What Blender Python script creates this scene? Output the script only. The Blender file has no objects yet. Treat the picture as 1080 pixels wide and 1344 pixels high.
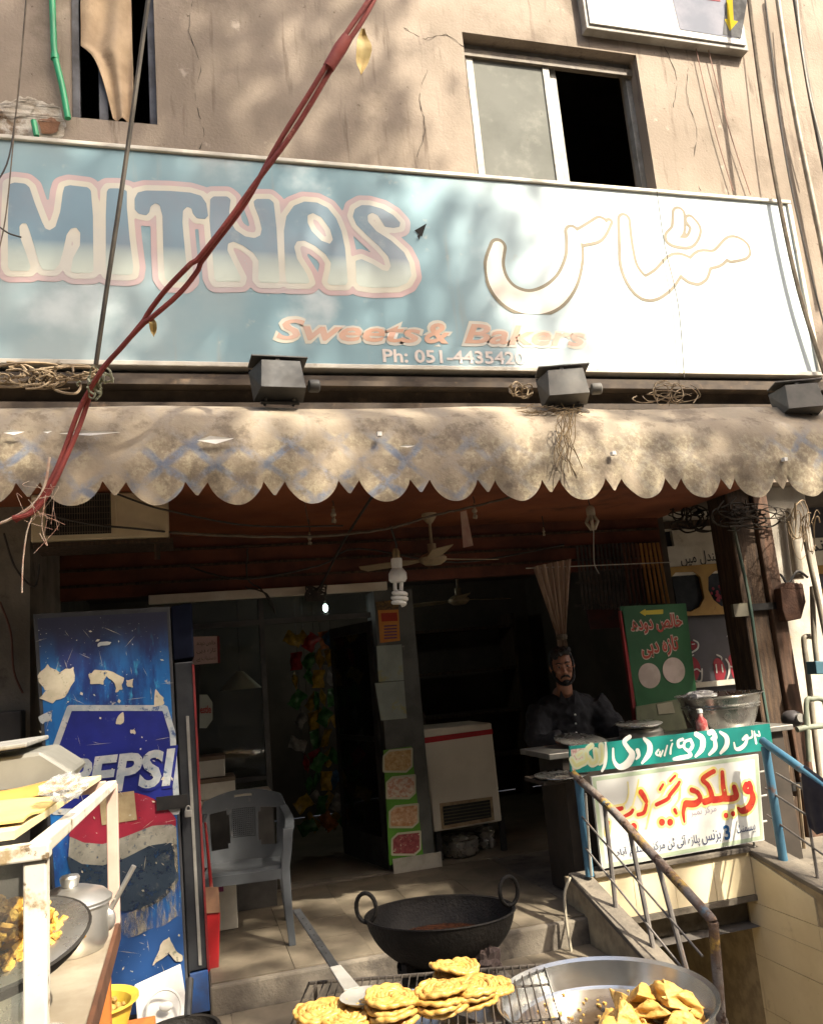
import bpy, bmesh, math, random
import numpy as np
from mathutils import Vector, Matrix
random.seed(7); rng = np.random.default_rng(7)
scene = bpy.context.scene
col = scene.collection
rad = math.radians
# ------------------------------------------------------------------ camera
FPX = 1080.0
YAW, PIT, ROL = rad(16.1), rad(10.71), rad(-5.016)
CAM = Vector((0, 0, 1.7))
fwd = Vector((math.sin(YAW)*math.cos(PIT), math.cos(YAW)*math.cos(PIT), math.sin(PIT)))
r0 = Vector((math.cos(YAW), -math.sin(YAW), 0)); u0 = r0.cross(fwd)
rgt = math.cos(ROL)*r0 + math.sin(ROL)*u0
up = -math.sin(ROL)*r0 + math.cos(ROL)*u0
cd = bpy.data.cameras.new('camera'); cam = bpy.data.objects.new('camera', cd); col.objects.link(cam)
cd.sensor_fit = 'HORIZONTAL'; cd.sensor_width = 36.0; cd.lens = 36.0*FPX/1080.0
cd.clip_start = 0.05; cd.clip_end = 500
m3 = Matrix((rgt, up, -fwd)).transposed()
cam.matrix_world = Matrix.Translation(CAM) @ m3.to_4x4()
scene.camera = cam
# ------------------------------------------------------------------ sky and sun
SUN_EL, SUN_AZ = rad(46), rad(34)          # azimuth: to the right of the facade normal, on the street side
S = Vector((math.cos(SUN_EL)*math.sin(SUN_AZ), -math.cos(SUN_EL)*math.cos(SUN_AZ), math.sin(SUN_EL)))
world = bpy.data.worlds.new('World'); scene.world = world; world.use_nodes = True
wn = world.node_tree; wn.nodes.clear()
wo = wn.nodes.new('ShaderNodeOutputWorld'); wb = wn.nodes.new('ShaderNodeBackground'); ws = wn.nodes.new('ShaderNodeTexSky')
ws.sky_type = 'NISHITA'; ws.sun_disc = False; ws.sun_elevation = SUN_EL; ws.sun_rotation = math.atan2(S.x, S.y)
ws.air_density = 1.0; ws.dust_density = 7.0; ws.ozone_density = .5
wb.inputs['Strength'].default_value = 0.115
wn.links.new(ws.outputs[0], wb.inputs[0]); wn.links.new(wb.outputs[0], wo.inputs[0])
sl = bpy.data.lights.new('sun', 'SUN'); sl.energy = 3.9; sl.angle = rad(0.7); sl.color = (1.0, 0.91, 0.76)
sun = bpy.data.objects.new('sun', sl); col.objects.link(sun); sun.location = (8, -10, 16)
sun.rotation_euler = (-S).to_track_quat('-Z', 'Y').to_euler()
vs = scene.view_settings
vs.view_transform = 'Standard'; vs.look = 'None'; vs.gamma = 1.0; vs.use_curve_mapping = False; vs.exposure = 1.75

# ------------------------------------------------------------------ helpers
def P(x, y, Y=None, Z=None, X=None):
    """photo pixel (1080 x 1344) -> point of the place on a plane of known depth"""
    d = fwd + rgt*((x-540)/FPX) - up*((y-672)/FPX)
    t = Y/d.y if Y is not None else ((Z-CAM.z)/d.z if Z is not None else X/d.x)
    return CAM + d*t

def tag(o, label=None, cat=None, group=None, kind=None):
    if label: o['label'] = label
    if cat: o['category'] = cat
    if group: o['group'] = group
    if kind: o['kind'] = kind
    return o

def thing(name, label, cat, loc=(0, 0, 0), rz=0.0, group=None):
    o = bpy.data.objects.new(name, None); col.objects.link(o); o.empty_display_size = .05
    o.location = loc; o.rotation_euler = (0, 0, rz)
    return tag(o, label, cat, group)

def attach(o, par, world=True):
    o.parent = par
    if world:
        r = par
        M = Matrix.Identity(4); ch = []
        while r: ch.append(r); r = r.parent
        for r in reversed(ch):
            M = M @ r.matrix_parent_inverse @ r.matrix_basis if r.parent else M @ r.matrix_basis
        o.matrix_parent_inverse = M.inverted()

class B:
    def __init__(s): s.v = []; s.f = []
    def add(s, vs, fs):
        n = len(s.v); s.v += [tuple(p) for p in vs]; s.f += [tuple(i+n for i in f) for f in fs]; return s
    def quad(s, *p): return s.add(p, [tuple(range(len(p)))])
    def box(s, c, d, M=None):
        x, y, z = d[0]/2, d[1]/2, d[2]/2; c = Vector(c)
        vs = [Vector(q) for q in ((-x,-y,-z),(x,-y,-z),(x,y,-z),(-x,y,-z),(-x,-y,z),(x,-y,z),(x,y,z),(-x,y,z))]
        vs = [(M @ q if M else q)+c for q in vs]
        return s.add(vs, [(0,3,2,1),(4,5,6,7),(0,1,5,4),(1,2,6,5),(2,3,7,6),(3,0,4,7)])
    def bb(s, x0, x1, y0, y1, z0, z1): return s.box(((x0+x1)/2,(y0+y1)/2,(z0+z1)/2), (x1-x0,y1-y0,z1-z0))
    def prism(s, pts, vec):
        pts = [Vector(p) for p in pts]; vec = Vector(vec); n = len(pts)
        s.add(pts + [p+vec for p in pts], [tuple(range(n)), tuple(reversed(range(n, 2*n)))] + [(i, i+n, (i+1) % n+n, (i+1) % n) for i in range(n)])
        return s
    def tube(s, pts, r, n=8, closed=False):
        pts = [Vector(p) for p in pts]; m = len(pts)
        rs = r if isinstance(r, (list, tuple)) else [r]*m
        nrm = None; vs = []
        for i in range(m):
            a = pts[(i-1) % m] if (closed or i > 0) else pts[i]
            b = pts[(i+1) % m] if (closed or i < m-1) else pts[i]
            t = (b-a)
            if t.length < 1e-9: t = Vector((0, 0, 1))
            t.normalize()
            if nrm is None:
                nrm = t.cross(Vector((0, 0, 1)) if abs(t.z) < .9 else Vector((1, 0, 0))).normalized()
            else:
                nrm = nrm - t*nrm.dot(t)
                nrm = nrm.normalized() if nrm.length > 1e-6 else t.orthogonal().normalized()
            bi = t.cross(nrm)
            vs += [pts[i] + (nrm*math.cos(2*math.pi*k/n) + bi*math.sin(2*math.pi*k/n))*rs[i] for k in range(n)]
        fs = []
        for i in range(m if closed else m-1):
            j = (i+1) % m
            fs += [(i*n+k, i*n+(k+1) % n, j*n+(k+1) % n, j*n+k) for k in range(n)]
        if not closed: fs += [tuple(reversed(range(n))), tuple(range((m-1)*n, m*n))]
        return s.add(vs, fs)
    def lathe(s, prof, c=(0, 0, 0), n=32, M=None, wob=0, sx=1, sy=1):
        c = Vector(c); vs = []; m = len(prof)
        for (r, z) in prof:
            for k in range(n):
                a = 2*math.pi*k/n
                w = 1+wob*math.sin(3*a+z*40)
                q = Vector((r*w*math.cos(a)*sx, r*w*math.sin(a)*sy, z)); vs.append((M @ q if M else q)+c)
        fs = [(i*n+k, i*n+(k+1) % n, (i+1)*n+(k+1) % n, (i+1)*n+k) for i in range(m-1) for k in range(n)]
        if prof[0][0] > 1e-5: fs.append(tuple(reversed(range(n))))
        if prof[-1][0] > 1e-5: fs.append(tuple(range((m-1)*n, m*n)))
        return s.add(vs, fs)
    def ball(s, c, r, n=10, M=None):
        r = r if isinstance(r, (tuple, list)) else (r, r, r)
        pr = [(max(math.sin(math.pi*i/n), 1e-6), -math.cos(math.pi*i/n)) for i in range(n+1)]
        D = Matrix.Diagonal(Vector(r)); return s.lathe(pr, c, n*2, (M @ D) if M else D)
    def sheet(s, fn, nu, nv):
        vs = [fn(i/nu, j/nv) for j in range(nv+1) for i in range(nu+1)]
        return s.add(vs, [(j*(nu+1)+i, j*(nu+1)+i+1, (j+1)*(nu+1)+i+1, (j+1)*(nu+1)+i) for j in range(nv) for i in range(nu)])
    def mesh(s, name, m, smooth=False, angle=40):
        me = bpy.data.meshes.new(name); me.from_pydata(s.v, [], s.f); me.validate()
        bm = bmesh.new(); bm.from_mesh(me); bmesh.ops.recalc_face_normals(bm, faces=bm.faces)
        if smooth:
            for f in bm.faces: f.smooth = True
            for e in bm.edges:
                if len(e.link_faces) == 2 and e.calc_face_angle(0) > rad(angle): e.smooth = False
        bm.to_mesh(me); bm.free()
        if m: me.materials.append(m)
        return me
    def build(s, name, m, parent=None, smooth=False, world=True, bevel=0, solid=0, angle=40, sub=0):
        o = bpy.data.objects.new(name, s.mesh(name, m, smooth, angle)); col.objects.link(o)
        if parent: attach(o, parent, world)
        if solid: md = o.modifiers.new('solid', 'SOLIDIFY'); md.thickness = solid; md.offset = 0
        if solid and smooth: md = o.modifiers.new('split', 'EDGE_SPLIT'); md.split_angle = rad(55); md.use_edge_sharp = False
        if bevel: md = o.modifiers.new('bevel', 'BEVEL'); md.width = bevel; md.segments = 2; md.limit_method = 'ANGLE'
        if sub: md = o.modifiers.new('sub', 'SUBSURF'); md.levels = sub; md.render_levels = sub
        return o

def copy_tree(o, parent=None):
    c = o.copy(); col.objects.link(c)
    if parent: c.parent = parent
    for ch in list(o.children): copy_tree(ch, c)
    return c

def RZ(a): return Matrix.Rotation(a, 3, 'Z')
def RX(a): return Matrix.Rotation(a, 3, 'X')
def RY(a): return Matrix.Rotation(a, 3, 'Y')

def curve(pts, n=6, jit=0.0):
    """Catmull-Rom through points"""
    pts = [Vector(p) for p in pts]; out = []
    for i in range(len(pts)-1):
        a = pts[max(i-1, 0)]; b = pts[i]; c = pts[i+1]; d = pts[min(i+2, len(pts)-1)]
        for k in range(n):
            t = k/n
            q = .5*((2*b)+(c-a)*t+(2*a-5*b+4*c-d)*t*t+(3*b-a-3*c+d)*t**3)
            if jit: q = q + Vector(rng.normal(0, jit, 3))
            out.append(q)
    out.append(pts[-1]); return out

# ------------------------------------------------------------------ materials
MC = {}
def mat(name, c, c2=None, sc=4, rough=.65, metal=0, bump=0.0, bsc=60, stain=None, streak=None, spec=.4, stretch=None, lo=.35, hi=.65):
    if name in MC: return MC[name]
    m = bpy.data.materials.new(name); m.use_nodes = True; MC[name] = m
    N = m.node_tree.nodes; L = m.node_tree.links; b = N['Principled BSDF']
    tc = N.new('ShaderNodeTexCoord')
    def noise(scale, det=6, vec=None, rgh=.6):
        n = N.new('ShaderNodeTexNoise'); n.inputs['Scale'].default_value = scale; n.inputs['Detail'].default_value = det; n.inputs['Roughness'].default_value = rgh
        L.new(vec or tc.outputs['Object'], n.inputs['Vector']); return n.outputs['Fac']
    def ramp(f, a, z):
        r = N.new('ShaderNodeMapRange'); r.interpolation_type = 'SMOOTHSTEP'
        r.inputs['From Min'].default_value = a; r.inputs['From Max'].default_value = z; L.new(f, r.inputs['Value']); return r.outputs['Result']
    def mix(f, a, bcol):
        x = N.new('ShaderNodeMix'); x.data_type = 'RGBA'; L.new(f, x.inputs[0])
        for s_, v in ((x.inputs[6], a), (x.inputs[7], bcol)):
            if isinstance(v, tuple): s_.default_value = (*v, 1)
            else: L.new(v, s_)
        return x.outputs[2]
    vec = None
    if stretch:
        mp = N.new('ShaderNodeMapping'); mp.inputs['Scale'].default_value = stretch; L.new(tc.outputs['Object'], mp.inputs['Vector']); vec = mp.outputs[0]
    cc = mix(ramp(noise(sc, 8, vec), lo, hi), c, c2 or tuple(v*.8 for v in c))
    for st in (stain if isinstance(stain, list) else [stain] if stain else []):
        cc = mix(ramp(noise(st[3], 7, None, .65), st[1], st[2]), cc, st[0])
    if streak:
        mp = N.new('ShaderNodeMapping'); mp.inputs['Scale'].default_value = (9, 9, .9); L.new(tc.outputs['Object'], mp.inputs['Vector'])
        cc = mix(ramp(noise(streak[3] if len(streak) > 3 else 1.5, 5, mp.outputs[0]), streak[1], streak[2]), cc, streak[0])
    L.new(cc, b.inputs['Base Color'])
    rr = N.new('ShaderNodeMapRange'); rr.inputs['To Min'].default_value = max(.02, rough-.12); rr.inputs['To Max'].default_value = min(1, rough+.12)
    L.new(noise(sc*3, 4), rr.inputs['Value']); L.new(rr.outputs['Result'], b.inputs['Roughness'])
    b.inputs['Metallic'].default_value = metal; b.inputs['Specular IOR Level'].default_value = spec
    if bump:
        bp = N.new('ShaderNodeBump'); bp.inputs['Strength'].default_value = bump; bp.inputs['Distance'].default_value = .01
        L.new(noise(bsc, 8), bp.inputs['Height']); L.new(bp.outputs[0], b.inputs['Normal'])
    return m

def glass(name, tint=(.9, .95, .93), rough=.05, haze=.12):
    if name in MC: return MC[name]
    m = bpy.data.materials.new(name); m.use_nodes = True; MC[name] = m
    N = m.node_tree.nodes; L = m.node_tree.links; N.clear()
    o = N.new('ShaderNodeOutputMaterial'); t = N.new('ShaderNodeBsdfTransparent'); g = N.new('ShaderNodeBsdfGlossy'); d = N.new('ShaderNodeBsdfDiffuse')
    t.inputs[0].default_value = (*tint, 1); g.inputs['Roughness'].default_value = rough
    d.inputs[0].default_value = (.45, .43, .38, 1)
    fr = N.new('ShaderNodeFresnel'); fr.inputs[0].default_value = 1.5
    a = N.new('ShaderNodeMixShader'); b = N.new('ShaderNodeMixShader')
    tc = N.new('ShaderNodeTexCoord'); nz = N.new('ShaderNodeTexNoise'); nz.inputs['Scale'].default_value = 5; nz.inputs['Detail'].default_value = 6
    mr = N.new('ShaderNodeMapRange'); mr.inputs['From Min'].default_value = .35; mr.inputs['From Max'].default_value = .75; mr.inputs['To Max'].default_value = haze*2
    L.new(tc.outputs['Object'], nz.inputs['Vector']); L.new(nz.outputs['Fac'], mr.inputs['Value'])
    L.new(mr.outputs[0], b.inputs[0]); L.new(t.outputs[0], b.inputs[1]); L.new(d.outputs[0], b.inputs[2])
    L.new(fr.outputs[0], a.inputs[0]); L.new(b.outputs[0], a.inputs[1]); L.new(g.outputs[0], a.inputs[2]); L.new(a.outputs[0], o.inputs[0])
    return m

# ------------------------------------------------------------------ flat lettering from distance fields
def seg_sdf(GX, GZ, a, b, ra, rb):
    dx, dz = b[0]-a[0], b[1]-a[1]; l2 = dx*dx+dz*dz+1e-12
    t = np.clip(((GX-a[0])*dx+(GZ-a[1])*dz)/l2, 0, 1)
    return np.hypot(GX-a[0]-t*dx, GZ-a[1]-t*dz)-(ra+(rb-ra)*t)

def field(shapes, res, pad):
    """shapes: ('s',[(x,z,r),..]) strokes or ('p',[[(x,z),..],hole,..]) polygons in metres"""
    pts = [q for k, d in shapes for q in (d if k == 's' else d[0])]
    x0 = min(q[0] for q in pts)-pad; x1 = max(q[0] for q in pts)+pad; z0 = min(q[1] for q in pts)-pad; z1 = max(q[1] for q in pts)+pad
    xs = np.arange(x0, x1+res, res); zs = np.arange(z0, z1+res, res); GX, GZ = np.meshgrid(xs, zs)
    D = np.full(GX.shape, 9.0)
    for k, d in shapes:
        if k == 's':
            if len(d) == 1: d = [d[0], (d[0][0]+1e-4, d[0][1], d[0][2])]
            for a, b in zip(d, d[1:]): D = np.minimum(D, seg_sdf(GX, GZ, a, b, a[2], b[2]))
        else:
            dist = np.full(GX.shape, 9.0); ins = np.zeros(GX.shape, bool)
            for ring in d:
                for a, b in zip(ring, ring[1:]+ring[:1]):
                    dist = np.minimum(dist, seg_sdf(GX, GZ, a, b, 0, 0))
                    c = ((a[1] > GZ) != (b[1] > GZ)); 
                    if a[1] != b[1]: ins ^= c & (GX < (b[0]-a[0])*(GZ-a[1])/(b[1]-a[1])+a[0])
            D = np.minimum(D, np.where(ins, -dist, dist))
    return xs, zs, D

def iso(fld, level, to3, inner=None):
    """marching squares of D<level (and D>inner) -> B"""
    xs, zs, D = fld; b = B(); H, W = D.shape
    E = D-level if inner is None else np.maximum(D-level, inner-D)
    ins = E < 0
    vc = {}
    def vid(key, x, z):
        if key not in vc: vc[key] = len(b.v); b.v.append(tuple(to3(x, z)))
        return vc[key]
    for j in range(H-1):
        i = 0
        while i < W-1:
            c = (ins[j, i], ins[j, i+1], ins[j+1, i+1], ins[j+1, i])
            if not any(c): i += 1; continue
            if all(c):
                k = i
                while k < W-1 and ins[j, k] and ins[j, k+1] and ins[j+1, k] and ins[j+1, k+1]: k += 1
                lower = [vid((q, j), xs[q], zs[j]) for q in ((i, k))]; upper = [vid((q, j+1), xs[q], zs[j+1]) for q in ((k, i))]
                b.f.append(tuple(lower+upper)); i = k; continue
            co = [(i, j), (i+1, j), (i+1, j+1), (i, j+1)]; poly = []
            for q in range(4):
                p, n = co[q], co[(q+1) % 4]; dp, dn = E[p[1], p[0]], E[n[1], n[0]]
                if dp < 0: poly.append(vid(p, xs[p[0]], zs[p[1]]))
                if (dp < 0) != (dn < 0):
                    t = dp/(dp-dn); poly.append(vid((min(p, n), max(p, n)), xs[p[0]]+(xs[n[0]]-xs[p[0]])*t, zs[p[1]]+(zs[n[1]]-zs[p[1]])*t))
            if len(poly) >= 3: b.f.append(tuple(poly))
            i += 1
    return b

def parts(b, name, m, parent, **k):
    """one object for each connected piece of b"""
    n = len(b.v); p = list(range(n))
    def fd(i):
        while p[i] != i: p[i] = p[p[i]]; i = p[i]
        return i
    for f in b.f:
        for q in f[1:]: p[fd(q)] = fd(f[0])
    gr = {}
    for f in b.f: gr.setdefault(fd(f[0]), []).append(f)
    for fs in gr.values():
        ids = sorted({i for f in fs for i in f}); mp = {i: j for j, i in enumerate(ids)}
        q = B(); q.v = [b.v[i] for i in ids]; q.f = [tuple(mp[i] for i in f) for f in fs]; q.build(name, m, parent, **k)

def worn(m, sc, lo, hi, stretch=(1, 1, 1)):
    """paint worn away in patches"""
    N = m.node_tree.nodes; L = m.node_tree.links; tc = N.new('ShaderNodeTexCoord'); mp = N.new('ShaderNodeMapping'); mp.inputs['Scale'].default_value = stretch
    n = N.new('ShaderNodeTexNoise'); n.inputs['Scale'].default_value = sc; n.inputs['Detail'].default_value = 9; n.inputs['Roughness'].default_value = .7
    r = N.new('ShaderNodeMapRange'); r.inputs[1].default_value = lo; r.inputs[2].default_value = hi
    L.new(tc.outputs['Object'], mp.inputs[0]); L.new(mp.outputs[0], n.inputs['Vector']); L.new(n.outputs['Fac'], r.inputs[0]); L.new(r.outputs[0], N['Principled BSDF'].inputs['Alpha'])
    return m

def pxs(pts, ox, oy, s, Y, rs=None):
    """crop pixels -> (x,z[,r]) on the plane y=Y"""
    out = []
    for q in pts:
        w = P(ox+q[0]/s, oy+q[1]/s, Y=Y)
        if len(q) > 2: out.append((w.x, w.z, q[2]/s/rs))
        else: out.append((w.x, w.z))
    return out

def smooth3(q, n=5):
    """brush stroke (x, z, r) rounded through its points"""
    if len(q) < 3: return q
    return [tuple(v) for v in curve(q, n)]

AR = {}   # letter -> isolated, final, initial, medial presentation forms
def _ar():
    def put(ch, base, n): AR[ch] = [chr(base+i) for i in range(n)]
    put('ا', 0xFE8D, 2); put('آ', 0xFE81, 2); put('ب', 0xFE8F, 4); put('ت', 0xFE95, 4); put('ج', 0xFE9D, 4); put('خ', 0xFEA5, 4); put('د', 0xFEA9, 2)
    put('ر', 0xFEAD, 2); put('ز', 0xFEAF, 2); put('س', 0xFEB1, 4); put('ش', 0xFEB5, 4); put('ص', 0xFEB9, 4); put('ف', 0xFED1, 4); put('ق', 0xFED5, 4); put('ل', 0xFEDD, 4)
    put('م', 0xFEE1, 4); put('ن', 0xFEE5, 4); put('و', 0xFEED, 2); put('پ', 0xFB56, 4); put('ٹ', 0xFB66, 4); put('ک', 0xFB8E, 4); put('گ', 0xFB92, 4)
    put('ھ', 0xFBAA, 4); put('ہ', 0xFBA6, 4); put('ی', 0xFBFC, 4); put('ے', 0xFBAE, 2); put('ں', 0xFB9E, 2); put('ڈ', 0xFB88, 2); put('ئ', 0xFE89, 4)
_ar()
def urdu(t):
    out = []
    for w in t.split(' '):
        r = []
        for i, ch in enumerate(w):
            if ch not in AR: r.append(ch); continue
            pj = i > 0 and w[i-1] in AR and len(AR[w[i-1]]) == 4
            nj = i < len(w)-1 and w[i+1] in AR and len(AR[ch]) == 4
            r.append(AR[ch][(3 if pj else 2) if nj else (1 if pj else 0)])
        out.append(''.join(reversed(r)) if any(c in AR for c in w) else w)
    return ' '.join(reversed(out))

def text(name, s, m, parent, c, w, h=None, ux=(1, 0, 0), uz=(0, 0, 1), off=0.0, shear=0.0, thick=0.0015, world=True):
    """lettering centred on c, w wide, h high, along ux / uz"""
    cu = bpy.data.curves.new('lettering', 'FONT'); cu.body = s; cu.size = 1; cu.offset = off; cu.shear = shear; cu.extrude = 0; cu.resolution_u = 3
    t = bpy.data.objects.new('lettering', cu); col.objects.link(t)
    dg = bpy.context.evaluated_depsgraph_get(); dg.update()
    me = bpy.data.meshes.new_from_object(t.evaluated_get(dg))
    bpy.data.objects.remove(t); bpy.data.curves.remove(cu)
    A = np.array([v.co[:] for v in me.vertices]); lo, hi = A.min(0), A.max(0)
    sx = w/(hi[0]-lo[0]); sz = h/(hi[1]-lo[1]) if h else sx
    ux, uz, c = Vector(ux).normalized(), Vector(uz).normalized(), Vector(c)
    for v in me.vertices:
        v.co = c + ux*((v.co.x-(lo[0]+hi[0])/2)*sx) + uz*((v.co.y-(lo[1]+hi[1])/2)*sz)
    me.materials.clear(); me.materials.append(m)
    me.name = name
    o = bpy.data.objects.new(name, me); col.objects.link(o)
    if parent: attach(o, parent, world)
    return o

def ptext(name, s, m, parent, a, b, Y, h, **k):
    """lettering on the plane y=Y whose baseline middle runs from photo pixel a to b, h metres high"""
    A, Bp = P(*a, Y=Y), P(*b, Y=Y); return text(name, s, m, parent, (A+Bp)/2, (Bp-A).length, h, ux=(Bp-A), uz=(Bp-A).cross(Vector((0, 1, 0)))*-1 if False else (0, 0, 1), **k)
# ------------------------------------------------------------------ the setting
FL, YS, YW, YF = .28, 5.0, 5.2, 6.1
M_stucco = mat('stucco', (.285, .232, .18), (.22, .178, .135), sc=1.3, rough=.92, bump=.45, bsc=45, stain=[((.165, .13, .096), .52, .68, 1.0), ((.36, .305, .245), .62, .70, 5), ((.12, .09, .065), .64, .69, 15), ((.42, .37, .31), .71, .74, 30)], streak=((.135, .102, .076), .56, .74))
M_street = mat('street_dust', (.13, .115, .098), (.09, .08, .07), sc=2.5, rough=.95, bump=.5, bsc=120, stain=((.08, .07, .06), .6, .75, 1.2))
M_tile = mat('porch_tile', (.17, .14, .10), (.12, .10, .07), sc=5, rough=.55, bump=.1, bsc=40, stain=((.09, .075, .055), .5, .75, 3))
M_conc = mat('old_concrete', (.17, .145, .11), (.11, .095, .075), sc=5, rough=.9, bump=.5, bsc=50, stain=((.06, .05, .04), .5, .7, 6))
M_cream = mat('cream_tile', (.70, .60, .40), (.62, .52, .33), sc=3, rough=.32, stain=((.3, .22, .12), .62, .8, 5), streak=((.33, .25, .14), .62, .9))
M_grout = mat('grout', (.36, .29, .18), (.24, .19, .12), sc=12, rough=.95)
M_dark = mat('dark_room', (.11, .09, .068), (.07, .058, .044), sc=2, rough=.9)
M_ceil = mat('red_brown_soffit', (.29, .092, .036), (.18, .054, .022), sc=1.6, rough=.7, bump=.1, bsc=20, stain=((.035, .016, .008), .56, .76, 1.3))
M_head = mat('brown_header', (.17, .052, .026), (.08, .028, .016), sc=3, rough=.7, stain=((.2, .15, .11), .68, .72, 10))
M_white = mat('old_white_paint', (.68, .63, .52), (.55, .49, .38), sc=4, rough=.7, bump=.2, bsc=70, stain=[((.25, .19, .12), .6, .8, 5), ((.15, .11, .07), .66, .78, 12)])
M_wood = mat('dark_wood', (.085, .052, .03), (.035, .022, .014), sc=5, rough=.85, bump=.5, bsc=30, stretch=(8, 8, .8))
M_alu = mat('dull_aluminium', (.30, .29, .26), (.21, .20, .175), sc=8, rough=.6, metal=.25, spec=.2, stain=((.12, .10, .07), .6, .75, 7))
M_greywall = mat('grey_plaster', (.24, .21, .165), (.16, .14, .11), sc=3, rough=.9, bump=.4, bsc=60, stain=((.07, .055, .04), .56, .75, 4), streak=((.08, .06, .04), .6, .8))
M_black = mat('black_metal', (.018, .018, .018), (.03, .028, .026), sc=15, rough=.5, metal=.3)

def wall_holes(b, x0, x1, z0, z1, y0, y1, holes):
    xs = sorted({x0, x1, *[h[i] for h in holes for i in (0, 1)]}); zs = sorted({z0, z1, *[h[i] for h in holes for i in (2, 3)]})
    ok = lambda x, z: x0 < x < x1 and z0 < z < z1 and not any(h[0] < x < h[1] and h[2] < z < h[3] for h in holes)
    for a, c in zip(xs, xs[1:]):
        for d, e in zip(zs, zs[1:]):
            mx, mz = (a+c)/2, (d+e)/2
            if not ok(mx, mz): continue
            b.quad((a, y0, d), (c, y0, d), (c, y0, e), (a, y0, e)); b.quad((a, y1, e), (c, y1, e), (c, y1, d), (a, y1, d))
    for h in holes:
        a, c, d, e = h
        b.quad((a, y0, d), (a, y1, d), (a, y1, e), (a, y0, e)); b.quad((c, y1, d), (c, y0, d), (c, y0, e), (c, y1, e))
        b.quad((a, y0, e), (a, y1, e), (c, y1, e), (c, y0, e)); b.quad((a, y1, d), (a, y0, d), (c, y0, d), (c, y1, d))

# street with the stairwell cut out
SW = (2.20, 3.28, 2.5, 4.62)      # stairwell x0 x1 y0 y1
b = B()
gx = [-60, -2, SW[0], SW[1], 8, 60]; gy = [-60, -4, SW[2], SW[3], 60]
for a, c in zip(gx, gx[1:]):
    for d, e in zip(gy, gy[1:]):
        if a >= SW[0] and c <= SW[1] and d >= SW[2] and e <= SW[3]: continue
        b.quad((a, d, 0), (c, d, 0), (c, e, 0), (a, e, 0))
tag(b.build('street', M_street), 'dusty grey street ground in front of the shop', kind='structure')

def grid_tiles(parent, x0, x1, y0, y1, z, s, m, name='tile', gap=.0025, th=.008, seed=1):
    r = random.Random(seed); nx = max(1, round((x1-x0)/s)); ny = max(1, round((y1-y0)/s)); dx = (x1-x0)/nx; dy = (y1-y0)/ny
    me = B().bb(-dx/2+gap/2, dx/2-gap/2, -dy/2+gap/2, dy/2-gap/2, 0, th).mesh(name, m)
    for i in range(nx):
        for j in range(ny):
            o = bpy.data.objects.new(name, me); col.objects.link(o); o.location = (x0+dx*(i+.5), y0+dy*(j+.5), z+r.uniform(-.0015, .0015)); o.rotation_euler = (r.uniform(-.003, .003), r.uniform(-.003, .003), 0)
            attach(o, parent)
# porch slab with tiles and one step
b = B(); b.bb(.07, 2.12, 4.47, YF, 0, FL-.008); b.bb(2.12, 4.6, 4.74, YF, 0, FL-.010)
porch = tag(b.build('porch_floor', M_conc, bevel=.012), 'worn brown tiled porch floor in front of the shop', kind='structure')
grid_tiles(porch, .08, 2.11, 4.50, YF-.03, FL-.008, .40, M_tile)
b = B(); b.bb(-2.2, 2.10, 4.10, 4.468, 0, .135); b.bb(-2.2, .068, 4.468, 6.0, 0, .135)
stp = tag(b.build('porch_step', M_conc, bevel=.015), 'low worn concrete step below the porch floor', kind='structure')
grid_tiles(stp, -.6, 2.08, 4.115, 4.46, .135, .40, M_tile, seed=4)
b = B(); b.bb(-1.0, 4.0, YF+.001, 9.0, 0, FL-.006)
tag(b.build('shop_floor', M_tile), 'dim tiled floor inside the shop', kind='structure')

# ------------------------------------------------------------------ the shop building
bld = thing('shop_building', 'tan stucco two storey shop building with sweet shop below', 'building', (1.5, 5.3, 0))
winL = (-.60, -.05, P(150, 158, Y=YW).z, 7.3); winR = (2.25, 3.78, 5.15, 6.53)
b = B(); wall_holes(b, -3.0, 7.0, 2.86, 8.2, YW, YW+.28, [winL, winR])
b.quad((-3, YW, 2.86), (-3, YW+.28, 2.86), (7, YW+.28, 2.86), (7, YW, 2.86))
b.build('facade_wall', M_stucco, bld)
# rooms behind so that openings look into dark space
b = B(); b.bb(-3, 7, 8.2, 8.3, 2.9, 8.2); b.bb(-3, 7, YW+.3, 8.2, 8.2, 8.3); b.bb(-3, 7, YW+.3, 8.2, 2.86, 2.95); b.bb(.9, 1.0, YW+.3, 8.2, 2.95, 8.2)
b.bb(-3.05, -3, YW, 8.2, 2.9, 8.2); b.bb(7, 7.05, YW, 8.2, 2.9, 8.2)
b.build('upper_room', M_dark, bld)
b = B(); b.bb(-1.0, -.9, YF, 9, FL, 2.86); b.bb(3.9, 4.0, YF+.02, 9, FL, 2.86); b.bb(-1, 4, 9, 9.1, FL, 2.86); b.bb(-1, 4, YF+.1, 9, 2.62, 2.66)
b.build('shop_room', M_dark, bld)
b = B(); b.bb(-2.2, 3.95, 4.12, YF+.02, 2.775, 2.80)
b.build('soffit', M_ceil, bld)
b = B(); b.bb(-.9, 3.92, YF-.02, YF+.08, 2.36, 2.774)
hd = b.build('header', M_head, bld)
b = B()
for i, z in enumerate((2.44, 2.55, 2.67)): b.bb(-.9, 3.9, YF-.036-.004*i, YF-.022, z, z+.018)
b.build('header_rib', M_wood, bld)
b = B(); b.bb(-.22, 1.50, YF-.07, YF-.005, 2.295, 2.357)
b.build('white_lintel', M_white, bld, bevel=.004)
b = B(); b.bb(-2.6, -.80, 4.92, 6.1, 0, 2.86)
b.build('side_pier', M_greywall, bld)
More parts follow.
